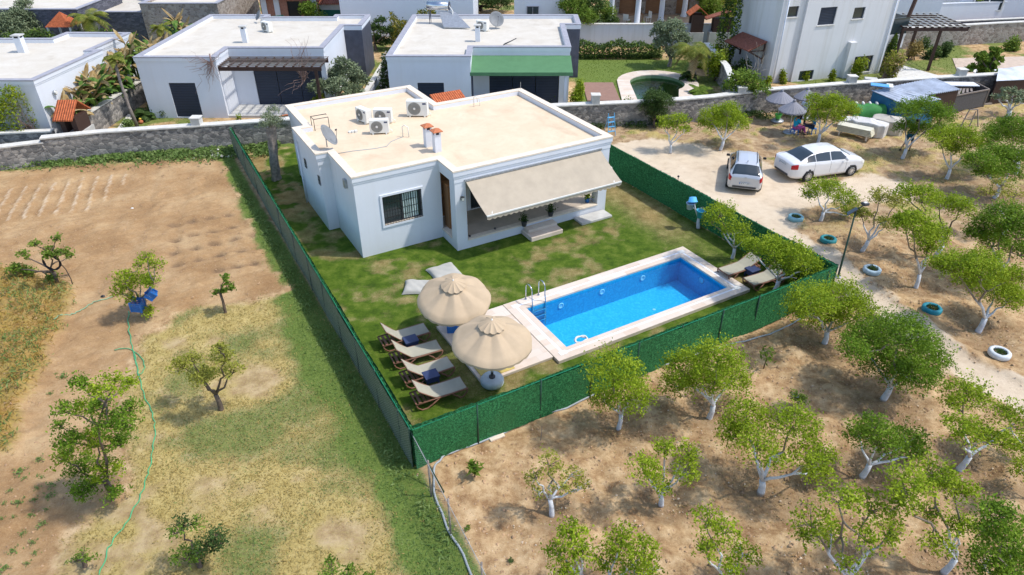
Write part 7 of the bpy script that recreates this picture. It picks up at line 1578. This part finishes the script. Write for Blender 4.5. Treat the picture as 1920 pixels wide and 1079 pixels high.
def shrub(name, label, foot, c_px, wpx, hpx, leaf, seed, cat='shrub', group=None, mix=None, n=None, sz=None, Yoff=0, dz=0):
    b = G(*foot); dp = depth(b); W_ = wpx/FPX*dp; Hh = hpx/FPX*dp/.8; c = PY(*c_px, b.y+Yoff)-b; c.z = max(c.z, Hh*.35)
    t = thing(name, label, cat, b, 0, group); rg = np.random.default_rng(seed); sz = sz or (.12 if dp < 45 else .17)
    n = n or int(min(5000, 260*W_*Hh/(sz*sz*14)))
    k = 5 if W_ > 1 else 3; cs = [(rg.normal(size=3)*np.array([W_*.2, W_*.18, Hh*.18])) for _ in range(k)]
    def pts(n):
        q = rg.normal(size=(n, 3)); q /= np.linalg.norm(q, axis=1)[:, None]; r = (.45+.6*rg.random(n))[:, None]; i = rg.integers(0, k, n)
        P = np.array(cs)[i] + q*r*np.array([W_*.33, W_*.30, Hh*.34])+rg.normal(size=(n, 3))*.05; P += np.array(c); P[:, 2] = np.maximum(P[:, 2], .04); return P
    V, F = leaves(pts(n), sz, rg); np_mesh('foliage', V, F, L[leaf], t)
    if mix: V, F = leaves(pts(n//5), sz*1.1, rg, up=1.2); np_mesh('blossom' if mix == 'blossom' else 'light_foliage', V, F, L[mix], t)
    MB().tube([(0, 0, -.05), c*.5, c], [.05, .035, .015], 6).build('stem', M['bark'], t, smooth=True)
    return t
def frond(b, o, az, Lf, rise, droop, w_, n=9, leaflets=True, seed=0):
    pts = []
    for i in range(n+1):
        t = i/n; r = Lf*t*(1-.15*t); z = rise*Lf*t-droop*Lf*t*t; pts.append(Vector((o[0]+r*math.cos(az), o[1]+r*math.sin(az), o[2]+z)))
    sd = Vector((-math.sin(az), math.cos(az), 0))
    if leaflets:
        for i in range(1, n*3):
            t = i/(n*3); j = min(int(t*n), n-1); p = pts[j].lerp(pts[j+1], t*n-j); l = w_*math.sin(PI*min(1, .15+t*.9))+.05; d = (pts[j+1]-pts[j]).normalized()
            for s_ in (-1, 1):
                e = p+sd*s_*l+d*l*.5-Vector((0, 0, l*.35)); k = d*.028; b.face([p-k, p+k, e+k*.3, e-k*.3])
    else:
        for i in range(n):
            t0, t1 = i/n, (i+1)/n; w0 = w_*math.sin(PI*min(1, .08+t0*.92))**.7; w1 = w_*math.sin(PI*min(1, .08+t1*.92))**.7
            for s_ in (-1, 1): b.face([pts[i], pts[i+1], pts[i+1]+sd*s_*w1-Vector((0, 0, w1*.25)), pts[i]+sd*s_*w0-Vector((0, 0, w0*.25))])
def palm(label, foot, crownpx, Lf, nf, leaf='palm', bend=0, r=.11, dead=6, name='palm_tree', droop=.9):
    b0 = G(*foot); c = PY(*crownpx, b0.y)-b0; t = thing(name, label, 'palm tree', b0); rnd = random.Random(foot[0])
    MB().tube([(0, 0, -.1), c*.3+Vector((bend, 0, 0)), c*.65+Vector((bend, 0, 0)), c], [r*1.3, r, r*.85, r*.9], 9).build('trunk', M['greybark'], t, smooth=True)
    b = MB(); 
    for k in range(nf): frond(b, c, k*2.4+rnd.random()*.5, Lf*rnd.uniform(.8, 1.1), rnd.uniform(.25, 1.0), rnd.uniform(droop*.7, droop*1.2), Lf*.22)
    b.build('fronds', L[leaf], t)
    if dead:
        b = MB()
        for k in range(dead): frond(b, c, k*2.1+.4, Lf*.8, rnd.uniform(-.1, .1), 1.1, Lf*.15)
        b.build('dry_fronds', L['dry'], t)
palm('slim leaning palm with a bare curved trunk in front of the dividing garden wall', (258, 238), (213, 108), .75, 16, 'palm', -.1, .09, 4)
palm('drooping palm behind the far left flat roof', (190, 104), (166, 34), 1.8, 22, 'palm', 0, .14, 8, droop=1.0)
palm('small feathery palm between the two left flat roofed houses', (318, 104), (302, 52), 1.1, 16, 'palm', 0, .1, 4)
palm('drooping yellowish palm beside the round green pool', (1302, 150), (1300, 92), 1.9, 24, 'palm', 0, .16, 12, droop=1.15)
t = palm('dark green cycad low on the ground beside the leaning palm trunk', (270, 224), (270, 215), .85, 26, 'dark', 0, .12, 0, 'cycad', .75)
palm('spiky green agave-like palm inside the corner by the rubble wall pier', (1310, 178), (1312, 170), .9, 22, 'bright', 0, .1, 0, 'dwarf_palm', .8)
palm('spiky dwarf palm at the foot of the silvery olive beside the round pool', (1292, 152), (1290, 144), .8, 18, 'dark', 0, .1, 0, 'dwarf_palm', .7)
# banana clumps
def banana(label, foot, hgt, ns, seed):
    b0 = G(*foot) if len(foot) == 2 else Vector(foot); t = thing('banana_plant', label, 'banana plant', b0, 0, 'sunburnt banana plants behind the garden wall'); rnd = random.Random(seed); gr, dr, st = MB(), MB(), MB()
    for k in range(ns):
        o = Vector((rnd.uniform(-.35, .35), rnd.uniform(-.45, .45), 0)); h_ = hgt*rnd.uniform(.6, 1.05); lean = Vector((rnd.uniform(-.2, .2), rnd.uniform(-.2, .2), 0))
        st.tube([o, o+lean*.5+Vector((0, 0, h_*.5)), o+lean+Vector((0, 0, h_))], [.07, .055, .03], 7)
        for j in range(7):
            frond(gr if rnd.random() < .62 else dr, o+lean*.9+Vector((0, 0, h_*rnd.uniform(.6, 1))), rnd.uniform(0, 6.3), rnd.uniform(.9, 1.4), rnd.uniform(.6, 1.6), rnd.uniform(.7, 1.3), .20, 6, False)
        for j in range(3): frond(dr, o+lean+Vector((0, 0, h_)), rnd.uniform(0, 6.3), rnd.uniform(.5, .9), rnd.uniform(.8, 1.7), .5, .14, 4, False)
    gr.build('leaves', L['banana'], t); dr.build('dry_leaves', L['dry'], t); st.build('stems', L['banana'], t)
BN = ['nearest to the tiled gate roof', 'second from the tiled gate roof', 'third from the tiled gate roof', 'in the middle of the row', 'behind the leaning palm trunk', 'tallest, above the far left roof edge', 'against the left wall of the pergola house', 'behind the back left corner of the pergola house', 'farthest back by the green screen fence']
for i, (x, y, h_) in enumerate(((-24.0, 36.6, 1.9), (-24.1, 37.9, 2.3), (-24.0, 39.2, 2.5), (-24.0, 40.6, 2.6), (-23.9, 42.0, 2.9), (-23.6, 43.6, 3.6), (-22.5, 43.8, 3.2), (-22.8, 46.2, 3.6), (-22.8, 49.5, 3.5))):
    banana('clump of sunburnt banana plants '+BN[i], (x, y, 0), h_, 5, 50+i)
# hedges and shrubs
a, c = G(155, 246), G(238, 200)
leafbox('hedge', 'clipped green hedge slanting along the dividing garden wall at the left', a, c, .9, .75, 'dark', 3800, .13, seed=3, mix='bright', mixn=900)
leafbox('hedge', 'dark green hedge along the back of the round pool garden', G(1086, 108), G(1236, 108), 1.3, 1.1, 'dark', 5200, .17, seed=4, mix='bright', mixn=900)
leafbox('hedge', 'yellow-green climber mass hanging over the wall at the left edge', (-31, 34.8, 0), (-25.4, 34.85, 0), 1.2, 3.1, 'vine', 9500, .14, seed=5, mix='bright', mixn=1200)
leafbox('hedge', 'dark hedge behind the far left flat roof', (-38.0, 53.2, 0), (-28.5, 53.6, 0), 1.2, 1.75, 'dark', 4200, .2, seed=6, mix='bright', mixn=1200)
leafbox('hedge', 'golden conifer hedge behind the gap between the two middle houses', (-9.4, 56, 0), (-6.0, 56, 0), 1.2, 2.6, 'goldgreen', 3600, .17, seed=7, mix='dark', mixn=900)
leafbox('hedge', 'low golden hedge at the top edge behind the solar water heater', (-5.9, 56, 0), (3.0, 56, 0), 1.0, 1.3, 'goldgreen', 3600, .17, seed=8, mix='dark', mixn=900)
leafbox('hedge', 'golden hedge mound at the very top left corner', (-50, 60, 0), (-42, 63, 0), 1.6, 1.8, 'goldgreen', 3000, .22, seed=9)
leafbox('climber', 'tall ivy column climbing the left corner of the tall white house', (14.9, 50.0, 0), (15.6, 50.6, 0), .9, 4.6, 'dark', 3600, .16, 'climber', seed=10, mix='citrus', mixn=1300)
for i, (ft, c_, wp, hp, lf, lb, mx) in enumerate((
  ((722, 165), (724, 135), 34, 70, 'dark', 'oleander bush with pale blossoms beside the middle house', 'blossom'), ((742, 80), (742, 62), 30, 36, 'dark', 'oleander with pale flowers along the left roof edge of the middle house', 'blossom'),
  ((1340, 152), (1342, 128), 44, 44, 'vine', 'yellow-green shrub behind the rubble wall left of the tall house', 'bright'), ((1325, 128), (1325, 112), 34, 34, 'citrus', 'bushy shrub halfway along the side garden wall', None),
  ((1170, 228), (1170, 214), 26, 34, 'bright', 'light green bush at the foot of the rubble wall, middle one', None), ((1122, 235), (1122, 222), 30, 26, 'dark', 'grey-green bush at the foot of the rubble wall near the villa corner', 'weed'),
  ((1082, 205), (1083, 180), 26, 44, 'citrus', 'tall thin shrub by the white awning post', None), ((1030, 190), (1028, 182), 44, 22, 'dark', 'dark glossy shrub in front of the navy shutters behind the cream roof', 'weed'),
  ((1745, 108), (1742, 94), 38, 28, 'dark', 'round dark bush under the slatted pergola, left one', None), ((1775, 106), (1772, 92), 30, 26, 'dark', 'round dark bush right of the pergola post', None), ((1715, 112), (1712, 96), 24, 34, 'straw', 'straw-coloured pampas clump behind the balcony', None),
  ((1905, 95), (1902, 82), 34, 30, 'bright', 'green bush at the right edge in front of the tan wall', None), ((1665, 150), (1662, 132), 30, 50, 'citrusyellow', 'half-dead bramble bush at the right corner of the tall house', 'dry'),
  ((1508, 150), (1508, 141), 22, 26, 'vine', 'young lime shrub in front of the low dark door of the tall house', None), ((1606, 148), (1606, 131), 28, 36, 'vine', 'lime green shrub in front of the lower right window of the tall house', None),
  ((1560, 152), (1560, 140), 16, 28, 'vine', 'slim lime shrub between the two lower windows of the tall house', None), ((1468, 158), (1468, 148), 16, 22, 'vine', 'small lime shrub by the downpipe of the tall house', None), ((1444, 160), (1443, 152), 14, 16, 'vine', 'tiny lime shrub left of the downpipe of the tall house', None),
  ((1385, 150), (1385, 130), 40, 40, 'dark', 'dark shrub below the red tiled porch canopy', None), ((305, 218), (292, 208), 26, 22, 'dark', 'dark shrub at the left base corner of the pergola house', None), ((262, 190), (262, 170), 26, 30, 'dark', 'dark shrub against the left wall of the pergola house', None),
  ((555, 225), (770, 160), 1, 1, 'dark', None, None), ((640, 205), (600, 190), 26, 20, 'vine', 'low lime shrub under the grey-green olive tree', None), ((240, 245), (240, 235), 28, 18, 'weed', 'pale green border plants beside the gravel path', None),
  ((450, 10), (440, 15), 34, 20, 'goldgreen', 'golden rounded shrub above the green screen fence', None), ((585, 60), (585, 20), 50, 30, 'bright', 'bright climber over the wall next to the brick cottage', None), ((1280, 75), (1282, 62), 22, 20, 'bright', 'low shrub behind the patchy white wall', None), ((1140, 60), (1145, 42), 24, 22, 'vine', 'yellow-green bush left of the terracotta pots', None))):
    if lb: shrub('shrub', lb, ft, c_, wp, hp, lf, 200+i, mix=mx)
def cypress(label, foot, toppx, rad, leaf='dark', seed=1, mix='bright'):
    b0 = G(*foot); h_ = (PY(*toppx, b0.y)-b0).z; t = thing('cypress', label, 'cypress', b0, 0, None); rg = np.random.default_rng(seed); n = int(900*h_*rad/.35)
    z = rg.random(n)**.85; a = rg.random(n)*2*PI; r = rad*(1-z)**.6*(.55+.5*rg.random(n))*(1+.15*np.sin(a*3+z*9)); P = np.stack([r*np.cos(a), r*np.sin(a), .1+z*h_], -1)
    V, F = leaves(P, .14, rg, up=.1, asp=.35, droop=-2.0); np_mesh('foliage', V, F, L[leaf], t); V, F = leaves(P[::5]*np.array([1.08, 1.08, 1]), .14, rg, up=.1, asp=.35, droop=-2); np_mesh('light_foliage', V, F, L[mix], t)
    MB().tube([(0, 0, -.1), (0, 0, h_*.6)], [.06, .02], 6).build('trunk', M['bark'], t, smooth=True)
cypress('bright green cypress, left of three beside the slate wall of the pergola house', (646, 132), (645, 74), .33, 'bright', 1)
cypress('bright green cypress, middle and tallest of three beside the slate wall', (655, 126), (650, 58), .36, 'bright', 2)
cypress('bright green cypress, right of three beside the slate wall', (668, 122), (660, 68), .36, 'bright', 3)
cypress('slim dark cypress at the right end of the green awning', (1070, 115), (1066, 46), .25, 'dark', 4)
cypress('dark cypress at the right corner of the tall white house', (1660, 135), (1672, 66), .5, 'dark', 5, 'citrus')
# bare climbers
def climber(label, o, ends, mat, seed, n=26, name='bare_climber'):
    rnd = random.Random(seed); t = thing(name, label, 'climber', o, 0); b = MB()
    for k in range(n):
        e = Vector(rnd.choice(ends))+Vector((rnd.gauss(0, .35), rnd.gauss(0, .10), rnd.gauss(0, .30))); b.tube(curve(Vector((rnd.uniform(-.08, .08), 0, 0)), e, 6, rnd, .13), [.02, .016, .013, .011, .009, .007, .005], 4, cap=False)
    o_ = b.build('twigs', mat, t, smooth=True); o_['kind'] = 'stuff'
    MB().tube([(0, 0, -.1), (.03, 0, .5)], [.05, .04], 6).build('stem', mat, t, smooth=True)
M['vinetwig'] = simple('reddish_bare_twigs', (.30, .20, .17), .85, var=.2)
climber('reddish bare climber on the corner of the pergola house, left of the pergola', (-17.2, 39.85, 3.3), [(-.7, -.05, -.5), (-1.0, 0, .1), (.2, -.05, -1.2), (.4, .2, .4), (-.5, 0, -1.3)], M['vinetwig'], 1, 26)
climber('reddish bare climber over the right part of the pergola', (-12.6, 41.7, 1.8), [(0, -.5, 1.2), (.5, -1.2, .9), (-.6, -1.3, -.2), (.2, 0, 2.2), (-.5, .1, 2.0)], M['vinetwig'], 2, 30)
climber('bare brown climber on the end wall of the far left house', (-25.9, 35.2, 0), [(-.3, 0, 2.2), (.2, 0, 1.6), (-.1, 0, 2.9)], M['vinetwig'], 3, 26)
climber('bare pale branches in front of the red tiled porch canopy', (16.4, 47.0, .3), [(-.5, 0, 1.6), (.6, 0, 1.9), (.1, 0, 2.2)], M['cap'], 4, 9)
climber('brown dead bramble stems at the right corner of the tall house', (25.6, 47.6, 0), [(1.2, 0, 2.4), (.4, 0, 2.0), (1.6, 0, 1.2), (-.8, 0, .7)], M['vinetwig'], 5, 30)
# gnarled olive inside the fence
b0 = G(517, 337); t = thing('olive_tree', 'old pollarded olive with thick gnarled grey trunk between the villa and the left fence', 'tree', b0)
P = [Vector((0, 0, -.1)), PY(517, 325, b0.y)-b0, PY(514, 295, b0.y)-b0, PY(510, 265, b0.y)-b0, PY(508, 245, b0.y)-b0, PY(512, 234, b0.y)-b0]
b = MB(); nseg = 30; ring = []
for i in range(nseg+1):
    u = i/nseg*(len(P)-1); j = min(int(u), len(P)-2); p = P[j].lerp(P[j+1], u-j); r0 = np.interp(i/nseg, [0, .15, .5, .8, 1], [.24, .20, .19, .21, .14])
    ring.append([p+Vector((math.cos(a), math.sin(a), 0))*r0*(1+.16*math.sin(3*a+i*.35)+.09*math.sin(7*a-i*.5)+.05*math.sin(13*a+i)) for a in [2*PI*k/28 for k in range(28)]])
b.add([q for r in ring for q in r], [(i*28+k, i*28+(k+1) % 28, (i+1)*28+(k+1) % 28, (i+1)*28+k) for i in range(nseg) for k in range(28)]+[tuple(range(nseg*28, nseg*28+28))]); b.build('trunk', M['greybark'], t, smooth=True)
rg = np.random.default_rng(9); pts = []
tw = MB(); rnd = random.Random(4)
for (px_, py_, r) in ((502, 222, .34), (520, 226, .34), (512, 208, .32), (494, 236, .28), (528, 238, .26), (508, 232, .4)):
    c = PY(px_, py_, b0.y+rnd.uniform(-.3, .3))-b0; Q, T = lobe_points(c, r, rg, 34, spread=.07, per=12, shell=.3); pts.append(Q); tw.tube(curve(P[-2], c, 4, rnd, .1), [.05, .04, .03, .02, .01], 6)
V, F = leaves(np.concatenate(pts), .085, rg, asp=.3); np_mesh('crown', V, F, L['olive'], t); tw.build('branches', M['greybark'], t, smooth=True)
shrub('weed_bush', 'yellow-green shoots climbing the top end of the left fence', (452, 262), (452, 248), 14, 34, 'vine', 77)
# garden bits behind the wall
sp_ = MB().prism([tuple(G(*p))[:2] for p in ((205, 262), (228, 262), (252, 215), (240, 215))], 0, .03).build('gravel_path', M['caplight'], None); sp_['kind'] = 'structure'
t = thing('garden_ornament', 'small orange and white garden ornament by the cycad', 'ornament', G(265, 232)); MB().lathe([(0, 0), (.12, .02), (.14, .14), (.05, .22), (0, .22)], 12).build('body', M['terracotta'], t, smooth=True); MB().lathe([(0, .2), (.07, .24), (.07, .30), (0, .35)], 12).build('head', M['yellow'], t, smooth=True)
t = thing('terracotta_bowl', 'flat terracotta pot on the patio edge seen past the back corner of the cream roof', 'flower pot', G(537, 226)); MB().lathe([(0, 0), (.28, 0), (.38, .22), (.40, .24), (.33, .24), (.3, .2)], 18).build('pot', M['terracotta'], t, smooth=True)
# ------------------------------------------------------------------ SCATTER (nobody could count these)
def scatter_leaves(name, mask, n, sz, leaf, xr, yr, seed, asp=.18, h_=.05, up=.2, droop=-.8, label=None, zadd=.0):
    rg = np.random.default_rng(seed); P = []
    need = n; tries = 0
    while need > 0 and tries < 12:
        tries += 1; x = rg.uniform(*xr, need*2); y = rg.uniform(*yr, need*2); m_ = maskat(mask, x, y); k = rg.random(need*2) < m_; x, y = x[k][:need], y[k][:need]
        i = np.clip(np.searchsorted(xs, x), 0, nx_-1); j = np.clip(np.searchsorted(ys, y), 0, ny_-1); z = Z[i, j]
        ok = z > -.3; P.append(np.stack([x[ok], y[ok], z[ok]+h_*rg.random(ok.sum())*1.0+zadd], -1)); need -= ok.sum()
    P = np.concatenate(P); V, F = leaves(P, sz, rg, up=up, asp=asp, droop=droop); o = np_mesh(name, V, F, L[leaf]); o['kind'] = 'stuff'; return o
near = np.clip(1.25-GY/32, .12, 1)
scatter_leaves('dry_grass', mead*(1-green_m)*ss(n1*.6+n2*.4, .32, .5)*near, 30000, .085, 'straw', (-17, 0), (7.5, 24), 1)
scatter_leaves('green_grass', np.clip(green_m, 0, 1)*near, 26000, .08, 'weed', (-17, 0), (7.5, 34), 2)
scatter_leaves('lawn_grass', lawn*(1-wear)*(hd < -.1), 60000, .065, 'bright', (-15, 13), (12, 42), 3, h_=.03)
scatter_leaves('worn_grass', lawn*wear*(hd < -.1), 9000, .05, 'straw', (-15, 13), (12, 42), 31, h_=.02)
scatter_leaves('rusty_grass', rust, 13000, .17, 'orange', (-22, -13), (11, 23), 4, h_=.2, asp=.14)
scatter_leaves('green_weeds', rust*ss(n2, .5, .6), 5000, .16, 'weed', (-22, -13), (11, 23), 5, h_=.2, asp=.2)
scatter_leaves('grass_tufts', np.clip(dryr+greenr, 0, 1), 9000, .10, 'straw', (4, 34), (22, 46), 6, h_=.05)
scatter_leaves('green_tufts', greenr, 7000, .10, 'weed', (4, 34), (22, 46), 7, h_=.06)
scatter_leaves('garden_grass', gyard*(d_far > 0), 24000, .14, 'bright', (-22, 36), (37, 58), 8, h_=.05)
wb = np.exp(-((d_far+1.5)/.75)**2)*(GX < -12.5)*ss(n2, .25, .5)
scatter_leaves('wall_weeds', wb, 16000, .17, 'weed', (-30, -12), (30, 37), 9, h_=.28, asp=.45)
wb2 = np.exp(-((d_far+.8)/.5)**2)*(GX > 3)*(GX < 20)*ss(n2, .40, .6)
scatter_leaves('wall_foot_plants', wb2, 7000, .14, 'dark', (3, 20), (36, 44), 10, h_=.3, asp=.45)
eg = edge_green*mead; scatter_leaves('fence_weeds', np.exp(-((U_+2.85)/.25)**2)*mead*ss(n2, .35, .55), 9000, .12, 'weed', (-17, 0), (7.5, 36), 11, h_=.14, asp=.3)
# soil clods
def clods(name, mask, n, smin, smax, xr, yr, seed, mat):
    rg = np.random.default_rng(seed); x = rg.uniform(*xr, n*6); y = rg.uniform(*yr, n*6); k = rg.random(n*6) < maskat(mask, x, y); x, y = x[k][:n], y[k][:n]; n = len(x)
    i = np.clip(np.searchsorted(xs, x), 0, nx_-1); j = np.clip(np.searchsorted(ys, y), 0, ny_-1); z = Z[i, j]
    base = np.array([(1, 0, 0), (-.5, .87, 0), (-.5, -.87, 0), (.1, .1, .9), (.6, .4, .45), (-.6, .2, .5)], float); fc = np.array([(0, 4, 3), (4, 1, 3), (1, 5, 3), (5, 2, 3), (2, 0, 3), (0, 1, 4), (1, 2, 5)])
    s_ = smin+(smax-smin)*rg.random(n)**3; a = rg.random(n)*6.28; ca, sa = np.cos(a), np.sin(a)
    B = base[None]*s_[:, None, None]*(.7+.6*rg.random((n, 6, 3))); X_ = B[..., 0]*ca[:, None]-B[..., 1]*sa[:, None]; Y_ = B[..., 0]*sa[:, None]+B[..., 1]*ca[:, None]
    V = np.stack([X_+x[:, None], Y_+y[:, None], B[..., 2]+z[:, None]-.01], -1).reshape(-1, 3); F = (fc[None]+np.arange(n)[:, None, None]*6).reshape(-1, 3)
    o = np_mesh(name, V, F, mat); o['kind'] = 'stuff'
M['clod'] = simple('dry_soil_clod', (.40, .26, .15), .95, var=.3, nsc=2); M['clodl'] = simple('pale_pebble', (.55, .44, .32), .9, var=.2, nsc=2)
om = orch*(1-rightback)
clods('soil_clods', om, 9000, .015, .07, (-2.5, 17), (7.5, 26), 21, M['clod']); clods('pebbles', om*ss(n1, .4, .6), 3500, .012, .04, (-2.5, 17), (7.5, 26), 22, M['clodl'])
clods('field_clods', fieldm, 14000, .012, .045, (-24, -5), (9, 34), 23, M['clod']); clods('yard_clods', rightback*(1-road), 4000, .02, .07, (5, 32), (24, 44), 24, M['clod'])
clods('road_pebbles', road, 2500, .01, .035, (5, 20), (13, 38), 25, M['clodl'])
litter = dark*(1-lawn)*(GX > 0)*(1-fieldm); scatter_leaves('leaf_litter', litter, 9000, .07, 'dry', (0, 32), (8, 44), 26, asp=.5, h_=.015, up=1.5, droop=0)
